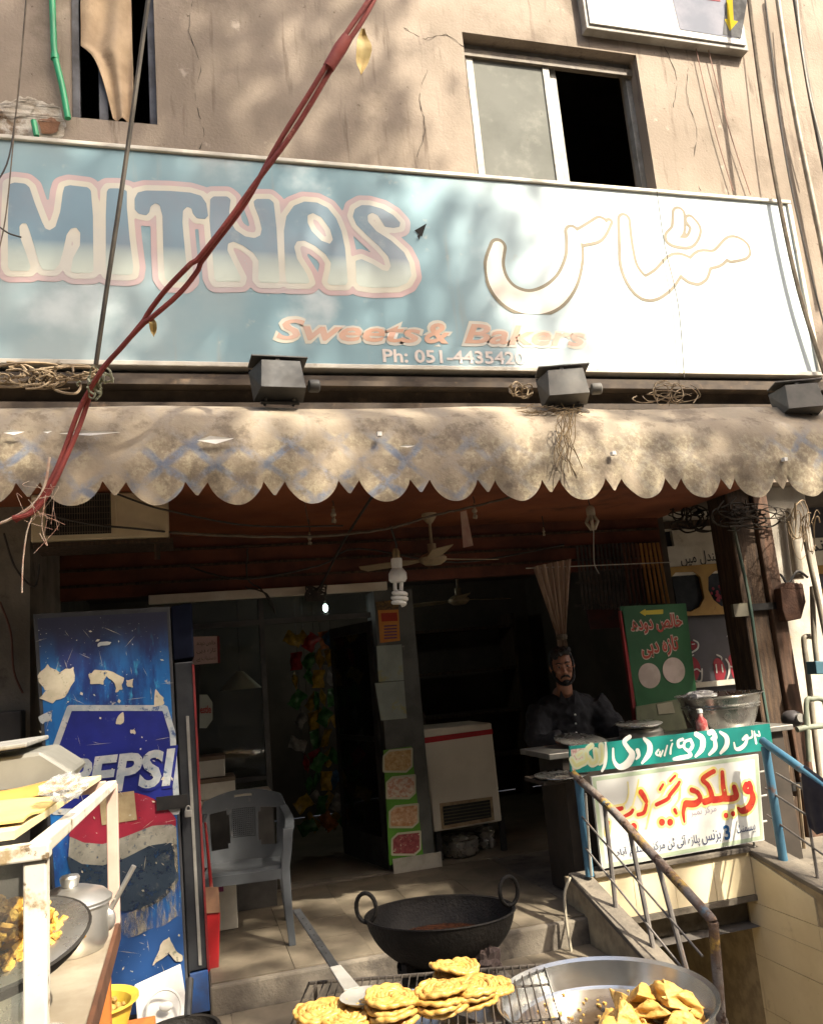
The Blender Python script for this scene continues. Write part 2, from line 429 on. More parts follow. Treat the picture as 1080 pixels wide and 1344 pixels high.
# left window: steel frame
def window(par, h, yf, m, div):
    w = B(); x0, x1, z0, z1 = h; t = .05
    w.bb(x0, x0+t, yf, yf+.06, z0, z1); w.bb(x1-t, x1, yf, yf+.06, z0, z1); w.bb(x0+t, x1-t, yf, yf+.06, z0, z0+t); w.bb(x0+t, x1-t, yf, yf+.06, z1-t, z1)
    for d in div: w.bb(d-.03, d+.03, yf+.003, yf+.057, z0+t, z1-t)
    return w.build('window', m, par, bevel=.004)
wl = window(bld, winL, YW+.10, mat('window_steel', (.10, .105, .12), (.06, .06, .065), sc=9, rough=.6, metal=.2), [-.40])
tag(wl, 'small dark steel window with a torn cloth')
wr = window(bld, winR, YW+.12, M_alu, [])
tag(wr, 'wide aluminium sliding window, right half open')
b = B(); xm = 3.02
b.bb(2.30, 2.36, YW+.105, YW+.135, 5.2, 6.48); b.bb(xm-.06, xm, YW+.105, YW+.135, 5.2, 6.48); b.bb(2.36, xm-.06, YW+.107, YW+.133, 6.42, 6.48); b.bb(2.36, xm-.06, YW+.107, YW+.133, 5.2, 5.25)
b.build('sash_frame', M_alu, wr, bevel=.004)
b = B(); b.bb(xm+.004, xm+.075, YW+.14, YW+.17, 5.2, 6.48); b.build('sash_stile', M_alu, wr, bevel=.004)
b = B(); b.bb(2.36, xm-.06, YW+.117, YW+.123, 5.25, 6.42)
b.build('pane', mat('dusty_frosted_pane', (.15, .152, .135), (.12, .122, .108), sc=2.2, rough=.8, spec=.08, stain=[((.20, .20, .175), .5, .7, 3), ((.09, .085, .07), .62, .72, 6)]), wr)
b = B(); b.bb(2.25, 3.78, YW+.085, YW+.118, 6.40, 6.46); b.build('head_rail', mat('head_rail_dirt', (.16, .13, .09), (.1, .08, .06), sc=10), wr)
b = B(); b.bb(2.20, 3.85, YW-.02, YW+.005, 6.532, 6.56)
# broken plaster at the far left
rr_ = random.Random(3)
def ragged(pts, k, amp):
    out = []
    for (x_, y_), (x2, y2) in zip(pts, pts[1:]+pts[:1]):
        for q in range(k): out.append((x_+(x2-x_)*q/k+rr_.uniform(-amp, amp), y_+(y2-y_)*q/k+rr_.uniform(-amp, amp)))
    return [(P(a, c, Y=YW).x, P(a, c, Y=YW).z) for a, c in out]
M_bp = mat('broken_plaster', (.50, .46, .39), (.34, .29, .22), sc=9, rough=.95, bump=1.0, bsc=28, stain=[((.20, .14, .09), .52, .66, 8), ((.62, .58, .5), .6, .7, 14)])
def lump(pts, k, amp, base, hgt, name, m):
    f = field([('p', [ragged(pts, k, amp)])], .008, .02); xs_, zs_, D_f = f
    def to3(x, z):
        i_ = min(max(int((x-xs_[0])/.008), 0), D_f.shape[1]-1); j_ = min(max(int((z-zs_[0])/.008), 0), D_f.shape[0]-1); d = max(0, -D_f[j_, i_])
        return (x, YW-base-hgt*min(1, d/.03)*(.55+.45*math.sin(x*61+z*23)*math.cos(z*57-x*31)), z)
    iso(f, 0, to3).build(name, m, bld, smooth=True)
lump([(-30, 150), (-5, 136), (25, 128), (55, 130), (78, 142), (86, 160), (80, 182), (40, 184), (-30, 178)], 5, 3, .002, .022, 'broken_plaster', M_bp)
lump([(5, 140), (30, 132), (48, 138), (40, 152), (12, 158), (-8, 152)], 4, 2.5, .012, .03, 'broken_plaster', M_bp)
lump([(50, 160), (68, 156), (80, 163), (74, 176), (56, 178)], 3, 1.5, .015, .02, 'exposed_brick', mat('exposed_brick', (.26, .13, .07), (.18, .09, .05), sc=9, rough=.95, bump=.6))
# hairline cracks in the stucco
M_crk = mat('crack', (.07, .055, .04), (.05, .04, .03))
for pts in ([(255, 0), (250, 40), (262, 85), (256, 130), (266, 170), (262, 200)], [(560, 90), (548, 130), (556, 165), (545, 205)], [(905, 90), (900, 130), (912, 170), (908, 215), (918, 250)], [(610, 60), (585, 45), (560, 50), (530, 36)], [(870, 62), (890, 100), (884, 140)]):
    c_ = curve([P(x_+rr_.uniform(-3, 3), y_, Y=YW-.001) for x_, y_ in pts], 6, .004); B().tube(c_, [.0028*rr_.uniform(.4, 1.2) for _ in c_], 4).build('crack', M_crk, bld)
# steel channel and dark band between sign and awning
b = B(); b.bb(-2.6, 5.6, 4.90, 5.02, 3.50, 3.535); b.bb(-2.6, 5.6, 4.99, 5.02, 3.535, 3.60); b.bb(-2.6, 5.6, 4.94, 5.03, 3.36, 3.40)
b.bb(-2.6, 5.6, 5.03, 5.19, 3.30, 3.62)
b.build('steel_channel', mat('rusty_channel', (.075, .055, .038), (.04, .03, .022), sc=7, rough=.8, stain=((.16, .11, .07), .6, .75, 6)), bld)
for i in range(9):
    x = -1.4+i*.62; B().bb(x, x+.035, 5.02, YW, 3.56, 3.60).build('sign_bracket', M_black, bld)

# ------------------------------------------------------------------ stairwell to the basement
x0, x1, y0, y1 = SW
stw = thing('basement_stairwell', 'cream tiled stairwell going down under the hairdresser sign', 'stairwell', (2.7, 3.6, -1.6))
def zc(y, s): return (.43 if s else .46)-(y1-.02-y)*(.255 if s else .30)     # coping heights along the slope
b = B()
yc = 3.42
b.prism([(x0-.11, yc, -1.7), (x0-.11, y1, -1.7), (x0-.11, y1, zc(y1, 0)-.03), (x0-.11, yc, zc(yc, 0)-.03)], (.10, 0, 0)); b.bb(x0-.11, x0-.01, y0, yc-.002, -1.7, -.004)
b.prism([(x1+.012, y0, -1.7), (x1+.012, y1+.1, -1.7), (x1+.012, y1+.1, zc(y1+.1, 1)-.03), (x1+.012, y0, max(.02, zc(y0, 1)-.03))], (.14, 0, 0))
b.bb(x0-.1, x1+.012, y1+.01, y1+.12, .16, .43); b.bb(x0-.1, x1+.1, y1+1.6, y1+1.7, -1.7, .2); b.bb(x0-.1, x1+.1, y1+.12, y1+1.6, .13, .16)
b.bb(x0-.1, x0-.01, y1, y1+1.6, -1.7, .13); b.bb(x1+.012, x1+.1, y1+.1, y1+1.6, -1.7, .13)
b.bb(x0-.1, x1+.1, y0-.1, y0-.002, -1.7, -.004)
b.build('wall', M_grout, stw)
b = B()
b.prism([(x0-.12, yc, zc(yc, 0)-.03), (x0-.12, y1+.02, zc(y1+.02, 0)-.03), (x0-.12, y1+.02, zc(y1+.02, 0)), (x0-.12, yc, zc(yc, 0))], (.12, 0, 0))
b.build('coping', M_conc, stw, bevel=.006)
b = B()
b.prism([(x1-.005, y0, max(.03, zc(y0, 1)-.03)), (x1-.005, y1+.1, zc(y1+.1, 1)-.03), (x1-.005, y1+.1, zc(y1+.1, 1)), (x1-.005, y0, max(.06, zc(y0, 1)))], (.18, 0, 0))
b.build('coping', M_conc, stw, bevel=.006)
b = B(); b.bb(x0+.022, x1-.007, y1-.03, y1+.11, .43, .46); b.build('coping', M_conc, stw, bevel=.006)
n = 9
for i in range(n):
    b = B(); ya = 2.75+i*.27; b.bb(x0+.002, x1+.008, ya, ya+.4, -1.8, -.05-i*.185); b.build('step', M_conc, stw, bevel=.01)
B().bb(x0-.09, x1+.09, y0, y1+1.6, -1.86, -1.8).build('basement_floor', M_conc, stw)
# tiles: right wall (cut by the slope), lintel
def tile(poly, vec): B().prism(poly, vec).build('tile', M_cream, stw)
ts = .60
for i in range(5):
    ya = y1+.095-(i+1)*ts; yb = ya+ts-.003
    for j in range(7):
        za = -1.7+j*.305; zb = za+.302
        pa = min(zb, zc(ya, 1)-.034); pb = min(zb, zc(yb, 1)-.034)
        if pb-za < .02 or ya < y0: continue
        if pa <= za: continue
        tile([(x1+.0115, ya, za), (x1+.0115, yb, za), (x1+.0115, yb, pb), (x1+.0115, ya, pa)], (-.0095-.0012*random.random(), 0, 0))
for i in range(4):
    xa = x0+.01+i*(x1-x0-.01)/4; B().bb(xa, xa+(x1-x0-.01)/4-.003, y1-.001-.001*random.random(), y1+.009, .185, .428).build('tile', M_cream, stw)
B().bb(x0, x1, y1-.012, y1+.13, .150, .182).build('lintel_soffit', M_conc, stw)

# ------------------------------------------------------------------ shopfront
sf = thing('shopfront', 'dark glazed shopfront with propped open glass door', 'shopfront', (1, YF, FL))
M_frame = mat('shopfront_frame', (.05, .05, .048), (.085, .085, .08), sc=6, rough=.5, metal=.3)
b = B()
for x in (-.10, .02, .555): b.bb(x-.018, x+.018, YF-.01, YF+.04, FL, 2.29)
b.bb(.04, .535, YF-.008, YF+.038, 1.02, 1.05); b.bb(.04, .535, YF-.008, YF+.038, FL, FL+.25); b.bb(.04, 1.37, YF-.008, YF+.038, 2.10, 2.14); b.bb(-.08, 0, YF-.008, YF+.038, FL, FL+.2)
b.build('frame', M_frame, sf)
b = B(); b.bb(.038, .537, YF+.012, YF+.018, 1.05, 2.10); b.bb(.038, 1.36, YF+.012, YF+.018, 2.14, 2.29); b.bb(.038, .537, YF+.012, YF+.018, FL+.25, 1.02)
b.build('pane', glass('shop_glass', (.75, .8, .78), .04, .06), sf)
# door leaf swung inwards at the pillar
b = B(); ang = rad(77); dvec = Vector((-math.cos(ang), math.sin(ang), 0)); hinge = Vector((1.372, YF+.06, 0))
def dl(u, z): q = hinge+dvec*u; return (q.x, q.y, z)
for (u0, u1, z0_, z1_) in ((0, .07, FL+.01, 2.08), (.73, .80, FL+.01, 2.08), (.07, .73, FL+.01, FL+.22), (.07, .73, 2.0, 2.08), (.07, .73, 1.18, 1.22)):
    nn = Vector((dvec.y, -dvec.x, 0))*.02
    b.prism([dl(u0, z0_), dl(u1, z0_), dl(u1, z1_), dl(u0, z1_)], nn)
dr = b.build('door', M_frame, sf)
b = B(); b.prism([dl(.07, FL+.22), dl(.73, FL+.22), dl(.73, 2.0), dl(.07, 2.0)], Vector((dvec.y, -dvec.x, 0))*.006); b.build('pane', glass('shop_glass'), dr)
b = B(); q = hinge+dvec*.70; nn = Vector((dvec.y, -dvec.x, 0)); b.tube([q+nn*.02+Vector((0, 0, 1.1)), q+nn*.05+Vector((0, 0, 1.12)), q+nn*.05+Vector((0, 0, 1.5)), q+nn*.02+Vector((0, 0, 1.52))], .008); b.build('handle', M_alu, dr, smooth=True)
# pillar
b = B(); b.bb(1.40, 1.70, YF-.03, YF+.25, FL, 2.295)
b.build('pillar', mat('pillar_grey', (.10, .105, .095), (.065, .068, .062), sc=5, rough=.6, stain=((.2, .19, .16), .66, .74, 8)), sf)
B().bb(1.385, 1.745, YF-.05, YF-.028, FL+.001, FL+.10).build('pillar_base', mat('pillar_base_tile', (.42, .40, .34), (.3, .28, .23), sc=6), sf)
B().bb(.56, 1.39, YF-.02, YF+.1, FL-.02, FL+.012).build('threshold', M_conc, sf)
# ------------------------------------------------------------------ big signboard
def sign_mat(name, blue, pale, base_sc=.7):
    m = bpy.data.materials.new(name); m.use_nodes = True; N = m.node_tree.nodes; L = m.node_tree.links; b = N['Principled BSDF']
    tc = N.new('ShaderNodeTexCoord'); sx = N.new('ShaderNodeSeparateXYZ'); L.new(tc.outputs['Object'], sx.inputs[0])
    def nz(s, d=5):
        n = N.new('ShaderNodeTexNoise'); n.inputs['Scale'].default_value = s; n.inputs['Detail'].default_value = d; L.new(tc.outputs['Object'], n.inputs['Vector']); return n.outputs['Fac']
    def mr(f, a, c, lo=0, hi=1):
        r = N.new('ShaderNodeMapRange'); r.interpolation_type = 'SMOOTHSTEP'; r.inputs[1].default_value = a; r.inputs[2].default_value = c; r.inputs[3].default_value = lo; r.inputs[4].default_value = hi; L.new(f, r.inputs[0]); return r.outputs[0]
    def mx(f, a, c):
        x = N.new('ShaderNodeMix'); x.data_type = 'RGBA'; L.new(f, x.inputs[0])
        for s_, v in ((x.inputs[6], a), (x.inputs[7], c)):
            if isinstance(v, tuple): s_.default_value = (*v, 1)
            else: L.new(v, s_)
        return x.outputs[2]
    c = mx(mr(nz(base_sc), .40, .62), blue, pale)
    c = mx(mr(sx.outputs['X'], 1.5, 3.3), c, (.53, .595, .60))      # sun glare put into the print colour, paler towards the right end
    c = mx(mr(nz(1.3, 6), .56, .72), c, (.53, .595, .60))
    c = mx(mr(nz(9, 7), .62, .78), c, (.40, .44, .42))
    mp = N.new('ShaderNodeMapping'); mp.inputs['Scale'].default_value = (10, 1, .7); L.new(tc.outputs['Object'], mp.inputs[0])
    n = N.new('ShaderNodeTexNoise'); n.inputs['Scale'].default_value = 1.3; n.inputs['Detail'].default_value = 6; L.new(mp.outputs[0], n.inputs['Vector'])
    c = mx(mr(n.outputs['Fac'], .62, .85, 0, .6), c, (.36, .33, .27))
    L.new(c, b.inputs['Base Color']); b.inputs['Roughness'].default_value = .6; b.inputs['Specular IOR Level'].default_value = .12
    bp = N.new('ShaderNodeBump'); bp.inputs['Strength'].default_value = .25; bp.inputs['Distance'].default_value = .03; L.new(nz(2.2, 3), bp.inputs['Height']); L.new(bp.outputs[0], b.inputs['Normal'])
    return m
sgn = thing('shop_signboard', 'long faded blue signboard reading MITHAS Sweets and Bakers above awning', 'signboard', (1.9, YS, 3.65))
zb, zt = 3.655, 5.145
def sheet_sign(u, v):
    x = -2.4+u*(4.828+2.4); z = zb+.03+v*(zt-zb-.06)
    if v == 1: z += .006*math.sin(u*9)
    return (x, YS+.0004*math.sin(u*23)*math.sin(v*7), z)
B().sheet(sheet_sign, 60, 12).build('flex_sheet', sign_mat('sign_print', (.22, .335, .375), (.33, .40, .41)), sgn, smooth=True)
b = B(); b.bb(-2.4, 4.828, YS+.02, YS+.10, zb+.01, zt-.01); b.build('backing', M_black, sgn)
b = B(); b.bb(-2.43, 4.85, YS-.02, YS+.10, zb-.006, zb+.026); b.bb(-2.43, 4.85, YS-.02, YS+.10, zt-.024, zt+.004); b.bb(4.815, 4.85, YS-.02, YS+.10, zb+.03, zt-.03)
b.build('frame', mat('sign_frame_white', (.60, .57, .49), (.48, .44, .36), sc=5, rough=.5, stain=((.25, .2, .14), .62, .75, 8)), sgn, bevel=.005)
A_, Bc = (0, 200, 3.6), (280, 220, 3.6)
LET = [
 (A_, [[(45,150),(70,142),(120,148),(140,165),(165,240),(200,330),(215,360),(235,368),(262,352),(285,280),(297,190),(305,162),(330,155),(415,165),(430,180),(440,300),(442,560),(430,570),(350,570),(335,562),(345,500),(378,440),(380,380),(360,355),(335,360),(315,390),(300,460),(280,530),(255,558),(205,555),(190,535),(170,470),(140,370),(125,335),(105,335),(92,350),(95,400),(125,480),(145,540),(138,560),(50,560),(38,540),(38,300)]]),
 (A_, [[(505,185),(515,170),(560,170),(600,180),(600,260),(612,400),(630,540),(625,575),(600,580),(510,575),(500,550),(500,300)]]),
 (A_, [[(650,190),(690,180),(800,182),(900,190),(950,205),(975,240),(983,300),(970,315),(930,312),(912,290),(905,265),(885,257),(865,275),(862,330),(870,420),(880,520),(885,600),(870,615),(790,610),(778,590),(772,480),(768,300),(755,250),(735,240),(712,255),(705,285),(690,298),(655,290),(637,270),(636,220)]]),
 (Bc, [[(-15,150),(0,136),(65,136),(82,150),(75,210),(80,255),(105,295),(150,325),(195,333),(222,320),(229,290),(215,235),(195,185),(190,158),(205,148),(265,148),(285,165),(298,280),(312,530),(305,545),(225,543),(212,528),(214,440),(190,405),(140,368),(95,350),(70,358),(66,390),(100,460),(130,520),(125,538),(15,540),(5,520),(-5,400),(-18,250)]]),
 (Bc, [[(345,540),(340,500),(333,300),(345,230),(380,180),(430,160),(490,165),(540,190),(580,240),(605,300),(622,380),(635,540),(625,555),(550,555),(538,540),(550,490),(555,450),(530,410),(480,370),(430,345),(395,348),(382,375),(395,430),(440,500),(455,540),(445,548),(355,548)], [(445,225),(470,215),(510,235),(550,290),(565,340),(550,360),(510,345),(465,300),(445,260)]]),
 (Bc, [[(672,440),(700,432),(750,455),(800,485),(825,490),(838,465),(825,420),(780,370),(720,315),(675,270),(658,230),(668,195),(700,177),(740,178),(800,195),(850,225),(882,260),(880,280),(850,285),(810,280),(795,255),(775,225),(750,213),(728,225),(730,255),(770,300),(840,345),(900,400),(925,450),(935,510),(915,545),(870,565),(750,568),(690,560),(675,540)]])]
shp = [('p', [pxs(r, *c, YS) for r in rings]) for c, rings in LET]
fld = field(shp, .011, .10)
def at(y): return lambda x, z: (x, y, z)
M_lp = mat('letter_pink', (.52, .385, .375), (.44, .38, .38), sc=2, rough=.6, spec=.15)
M_lc = mat('letter_cream', (.58, .55, .45), (.52, .51, .46), sc=2, rough=.6, spec=.15)
def letter_blue():
    m = mat('letter_blue', (.185, .225, .265), (.155, .25, .31), sc=1.2, rough=.45, stain=((.45, .50, .46), .56, .75, 1.4))
    N = m.node_tree.nodes; L = m.node_tree.links; bs = N['Principled BSDF']; old = bs.inputs['Base Color'].links[0].from_socket
    tc = N.new('ShaderNodeTexCoord'); sx = N.new('ShaderNodeSeparateXYZ'); L.new(tc.outputs['Object'], sx.inputs[0])
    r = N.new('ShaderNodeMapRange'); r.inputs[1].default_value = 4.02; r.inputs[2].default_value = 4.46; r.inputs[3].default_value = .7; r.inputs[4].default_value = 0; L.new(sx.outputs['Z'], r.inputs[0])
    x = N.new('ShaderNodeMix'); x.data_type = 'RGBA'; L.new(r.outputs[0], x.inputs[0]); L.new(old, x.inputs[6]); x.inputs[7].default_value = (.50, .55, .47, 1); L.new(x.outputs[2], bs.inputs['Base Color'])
    return m
iso(fld, .074, at(YS-.0022), .030).build('letter_outline', M_lp, sgn)
iso(fld, .038, at(YS-.0032), -.004).build('letter_outline', M_lc, sgn)
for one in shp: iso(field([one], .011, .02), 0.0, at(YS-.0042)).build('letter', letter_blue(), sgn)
# big Urdu word
D_ = (620, 240, 2.4545); PXM = 172.0
UR = [[(82,205,24),(70,262,30),(84,322,36),(125,368,40),(190,388,42),(255,368,42),(302,318,36),(326,250,30),(328,195,27),(320,158,22)], [(328,180,24),(365,160,24),(412,135,28)], [(440,125,10),(405,170,18),(355,190,12)],
      [(488,118,20),(494,200,24),(508,280,32),(555,338,42),(610,315,42),(660,262,38),(715,285,45),(742,250,36),(790,240,28),(835,195,26),(868,215,32),(830,235,22)],
      [(664,98,22),(662,150,24),(640,180,22),(695,190,20),(718,150,20),(700,120,18)]]
us = [('s', smooth3(pxs(q, *D_, YS, PXM))) for q in UR]
fu = field(us, .012, .08)
iso(fu, .010, at(YS-.0022), -.016).build('letter_outline', mat('urdu_outline', (.15, .125, .08), (.22, .19, .13), sc=2), sgn)
iso(fu, -.0145, at(YS-.0026)).build('letter', mat('urdu_fill', (.68, .62, .54), (.68, .65, .60), sc=1.5, spec=.15), sgn)
M_or = mat('sign_orange', (.52, .30, .20), (.50, .34, .27), sc=3, rough=.5)
M_ph = mat('sign_phone', (.62, .55, .50), (.55, .50, .47), sc=3)
def sline(s, a, b_, h, m, out, off, sh=.0):
    A, Bq = P(*a, Y=YS), P(*b_, Y=YS); c = (A+Bq)/2; w = Bq.x-A.x
    if out: text('lettering', s, M_lc, sgn, (c.x, YS-.0024, c.z), w+.05, h+.045, off=off+.035, shear=sh)
    text('lettering', s, m, sgn, (c.x, YS-.0036, c.z), w, h, off=off, shear=sh)
sline('Sweets', (362, 432), (552, 437), .145, M_or, 1, .022, .28)
sline('&', (556, 437), (590, 438), .15, M_or, 1, .022, .25)
sline('Bakers', (608, 438), (768, 442), .145, M_or, 1, .022, .28)
sline('Ph: 051-4435420', (502, 467), (688, 470), .095, M_ph, 0, .022)
b = B(); p = P(549, 303, Y=YS); b.add([(p.x-.03, YS-.006, p.z), (p.x+.055, YS-.03, p.z+.045), (p.x+.02, YS-.006, p.z-.045)], [(0, 1, 2)]); b.add([(p.x-.02, YS-.02, p.z-.05), (p.x+.01, YS-.02, p.z-.02), (p.x, YS-.004, p.z-.07)], [(0, 1, 2)]); b.build('torn_flap', M_black, sgn)

# ------------------------------------------------------------------ light box sign, top right
lb = thing('light_box_sign', 'white box sign with yellow arrow mounted above the window', 'sign', (4.0, 5.15, 6.64))
b = B(); b.bb(3.30, 4.84, 5.115, 5.20, 6.645, 7.6); b.build('box', mat('box_grey', (.33, .31, .27), (.22, .2, .17), sc=5), lb, bevel=.006)
b = B(); b.bb(3.33, 4.81, 5.10, 5.114, 6.685, 7.57); b.build('face', mat('box_face', (.62, .61, .57), (.55, .55, .51), sc=2, rough=.7, spec=.1), lb)
def lbq(pts, y): return [(P(x_, y_, Y=5.10).x, y, P(x_, y_, Y=5.10).z) for x_, y_ in pts]
B().quad(*lbq([(892, 38), (967, 50), (950, -40), (870, -50)], 5.097)).build('print', mat('box_print', (.17, .18, .21), (.24, .24, .27), sc=3, rough=.85, spec=.03), lb)
B().quad(*lbq([(895, -5), (945, 2), (938, -40), (885, -45)], 5.095)).build('print', mat('box_print_red', (.24, .04, .05), (.25, .14, .14), sc=6, rough=.85, spec=.03), lb)
B().quad(*lbq([(948, 45), (972, 50), (985, -30), (955, -30)], 5.0945)).build('print', mat('box_print_dark', (.05, .05, .05), (.12, .12, .12), sc=6, rough=.85, spec=.03), lb)
ar = [('p', [[(P(x_, y_, Y=5.10).x, P(x_, y_, Y=5.10).z) for x_, y_ in [(950, 25), (957, 41), (968, 28), (962, 27), (960, -12), (952, -12), (954, 25)]]])]
iso(field(ar, .006, .02), 0, at(5.0925)).build('arrow', mat('arrow_yellow', (.36, .28, .02), (.32, .24, .02), rough=.85, spec=.03), lb)

# ------------------------------------------------------------------ awning
aw = thing('awning', 'faded beige scalloped fabric awning across the shopfront', 'awning', (1.2, 4.4, 2.55))
def awn_mat():
    m = bpy.data.materials.new('awning_cloth'); m.use_nodes = True; N = m.node_tree.nodes; L = m.node_tree.links; bs = N['Principled BSDF']; bs.inputs['Roughness'].default_value = .85
    tc = N.new('ShaderNodeTexCoord'); sx = N.new('ShaderNodeSeparateXYZ'); L.new(tc.outputs['Object'], sx.inputs[0])
    def math_(op, a, c, clamp=False):
        n = N.new('ShaderNodeMath'); n.operation = op; n.use_clamp = clamp
        for i, v in enumerate((a, c)):
            if isinstance(v, (int, float)): n.inputs[i].default_value = v
            else: L.new(v, n.inputs[i])
        return n.outputs[0]
    def nz(s, d=6, r=.6):
        n = N.new('ShaderNodeTexNoise'); n.inputs['Scale'].default_value = s; n.inputs['Detail'].default_value = d; n.inputs['Roughness'].default_value = r; L.new(tc.outputs['Object'], n.inputs['Vector']); return n.outputs['Fac']
    def mr(f, a, c, lo=0, hi=1):
        r = N.new('ShaderNodeMapRange'); r.interpolation_type = 'SMOOTHSTEP'; r.inputs[1].default_value = a; r.inputs[2].default_value = c; r.inputs[3].default_value = lo; r.inputs[4].default_value = hi; L.new(f, r.inputs[0]); return r.outputs[0]
    def mx(f, a, c):
        x = N.new('ShaderNodeMix'); x.data_type = 'RGBA'; L.new(f, x.inputs[0])
        for s_, v in ((x.inputs[6], a), (x.inputs[7], c)):
            if isinstance(v, tuple): s_.default_value = (*v, 1)
            else: L.new(v, s_)
        return x.outputs[2]
    w = nz(3.5, 3); X = math_('ADD', sx.outputs['X'], math_('MULTIPLY', w, .10)); Z = math_('SUBTRACT', sx.outputs['Z'], math_('MULTIPLY', sx.outputs['Y'], .7))
    def lines(k):
        s_ = math_('MULTIPLY', math_('ADD', X, math_('MULTIPLY', Z, k)), math.pi/.235)
        n = N.new('ShaderNodeMath'); n.operation = 'SINE'; L.new(s_, n.inputs[0]); a = N.new('ShaderNodeMath'); a.operation = 'ABSOLUTE'; L.new(n.outputs[0], a.inputs[0]); return mr(a.outputs[0], .16, .58, 1, 0)
    lat = math_('MAXIMUM', lines(1.25), lines(-1.25))
    vo = N.new('ShaderNodeTexVoronoi'); vo.inputs['Scale'].default_value = 17; L.new(tc.outputs['Object'], vo.inputs['Vector'])
    base = mx(mr(nz(30, 6, .7), .42, .6), (.21, .166, .11), (.315, .268, .178))
    base = mx(mr(nz(11, 6, .7), .53, .64, 0, .75), base, (.15, .12, .085))
    keep = math_('MULTIPLY', mr(nz(1.6, 5, .65), .34, .48), math_('MAXIMUM', mr(sx.outputs['X'], 1.1, 2.0, 1, .15), mr(sx.outputs['X'], 3.2, 3.5)))
    blue = mx(mr(nz(22, 5, .7), .42, .6), (.115, .13, .17), (.17, .185, .205))
    c = mx(math_('MULTIPLY', lat, math_('MULTIPLY', keep, mr(nz(15, 5, .7), .30, .48))), base, blue)
    # dust-bleached where the cloth rolls over the front bar
    top = mr(math_('ADD', sx.outputs['Z'], math_('MULTIPLY', nz(5, 5), .22)), 2.92, 3.02)
    c = mx(math_('MULTIPLY', top, .85), c, (.265, .218, .155))
    c = mx(mr(nz(1.6, 6, .7), .50, .62, 0, .85), c, (.24, .192, .134))
    c = mx(mr(nz(5.3, 8, .75), .50, .62, 0, .8), c, (.125, .095, .065))
    mp = N.new('ShaderNodeMapping'); mp.inputs['Scale'].default_value = (12, 1, 1); L.new(tc.outputs['Object'], mp.inputs[0])
    n = N.new('ShaderNodeTexNoise'); n.inputs['Scale'].default_value = 1.2; n.inputs['Detail'].default_value = 6; L.new(mp.outputs[0], n.inputs['Vector'])
    c = mx(mr(n.outputs['Fac'], .58, .78, 0, .55), c, (.15, .11, .075))
    L.new(c, bs.inputs['Base Color'])
    bp = N.new('ShaderNodeBump'); bp.inputs['Strength'].default_value = .3; bp.inputs['Distance'].default_value = .01; L.new(nz(45, 6), bp.inputs['Height']); L.new(bp.outputs[0], bs.inputs['Normal'])
    return m
AX0, AX1, PER = -2.2, 4.6, .365
LOB = .71
OFFX = P(258.5, 640, Y=3.9).x+PER/2      # centre of one lobe
def scal(x):
    u = ((x-OFFX)/PER+.5) % 1.0 - .5          # -0.5..0.5, lobe centred
    h = LOB/2
    if abs(u) < h: return -.118*(.55*(1-(u/h)**2)+.45*math.sqrt(max(0, 1-(u/h)**2)))
    t = (abs(u)-h)/(.5-h); return -.075*t
def zbase(x): return 2.665 - .016*(x+.7) if x > -.7 else 2.665
prof = [(5.12, 3.36), (4.7, 3.24), (4.3, 3.135), (4.14, 3.095), (4.04, 3.058), (3.97, 3.005), (3.935, 2.93), (3.917, 2.84), (3.912, 2.802), (3.907, 2.794), (3.903, 2.75)]
nx = int((AX1-AX0)/(.365/32))
vs_, fs_ = [], []
for i in range(nx+1):
    x = AX0+(AX1-AX0)*i/nx; z0 = zbase(x)
    dz = z0-2.665
    for k, (yy, zz) in enumerate(prof):
        wv = .007*math.sin(x*4.3+k*.4)+.003*math.sin(x*11.1)
        vs_.append((x, yy+wv*(k > 2), zz+dz*(k > 3)+.010*math.sin(x*3.7+k*.5)*(k > 1)))
    wv = .010*math.sin(x*4.3)+.006*math.sin(x*17)+.004*math.sin(x*41+2*math.sin(x*3))
    vs_.append((x, 3.897+wv, z0+.02)); vs_.append((x, 3.90+wv*1.4, z0+scal(x)))
K = len(prof)+2
for i in range(nx):
    for k in range(K-1): fs_.append((i*K+k, (i+1)*K+k, (i+1)*K+k+1, i*K+k+1))
B().add(vs_, fs_).build('canopy', awn_mat(), aw, smooth=True, solid=.004, angle=80)
b = B(); b.tube([(AX0, 3.99, 2.93), (1.2, 3.99, 2.905), (AX1, 3.99, 2.87)], .022); b.build('front_bar', M_black, aw, smooth=True)
for i in range(5):
    x = -1.7+i*1.45; b = B(); b.tube([(x, 3.99, 2.90), (x, 5.15, 3.28)], .014); b.build('arm', M_black, aw, smooth=True)
# small tears showing white
for (px, py, w_, h_) in ((18, 567, 14, 3), (118, 568, 40, 3), (283, 577, 24, 5), (62, 566, 6, 2), (535, 585, 10, 2)):
    p = P(px, py, Y=3.875); q = P(px+w_, py, Y=3.875); hh = h_/250
    b = B(); b.add([(p.x-(q.x-p.x), 3.884, p.z), (p.x-.3*(q.x-p.x), 3.878, p.z+hh), (q.x, 3.884, p.z+hh*.4), (p.x, 3.878, p.z-hh)], [(0, 3, 2, 1)]); b.build('torn_patch', mat('bare_backing', (.72, .70, .66), (.6, .58, .52), sc=9), aw)
for (px, py) in ((498, 570), (805, 595), (1030, 603)):
    p = P(px, py, Y=3.88); b = B(); b.bb(p.x-.012, p.x+.010, 3.868, 3.895, p.z-.010, p.z+.011); b.build('eyelet_patch', mat('bare_backing', (.6, .6, .6)), aw)

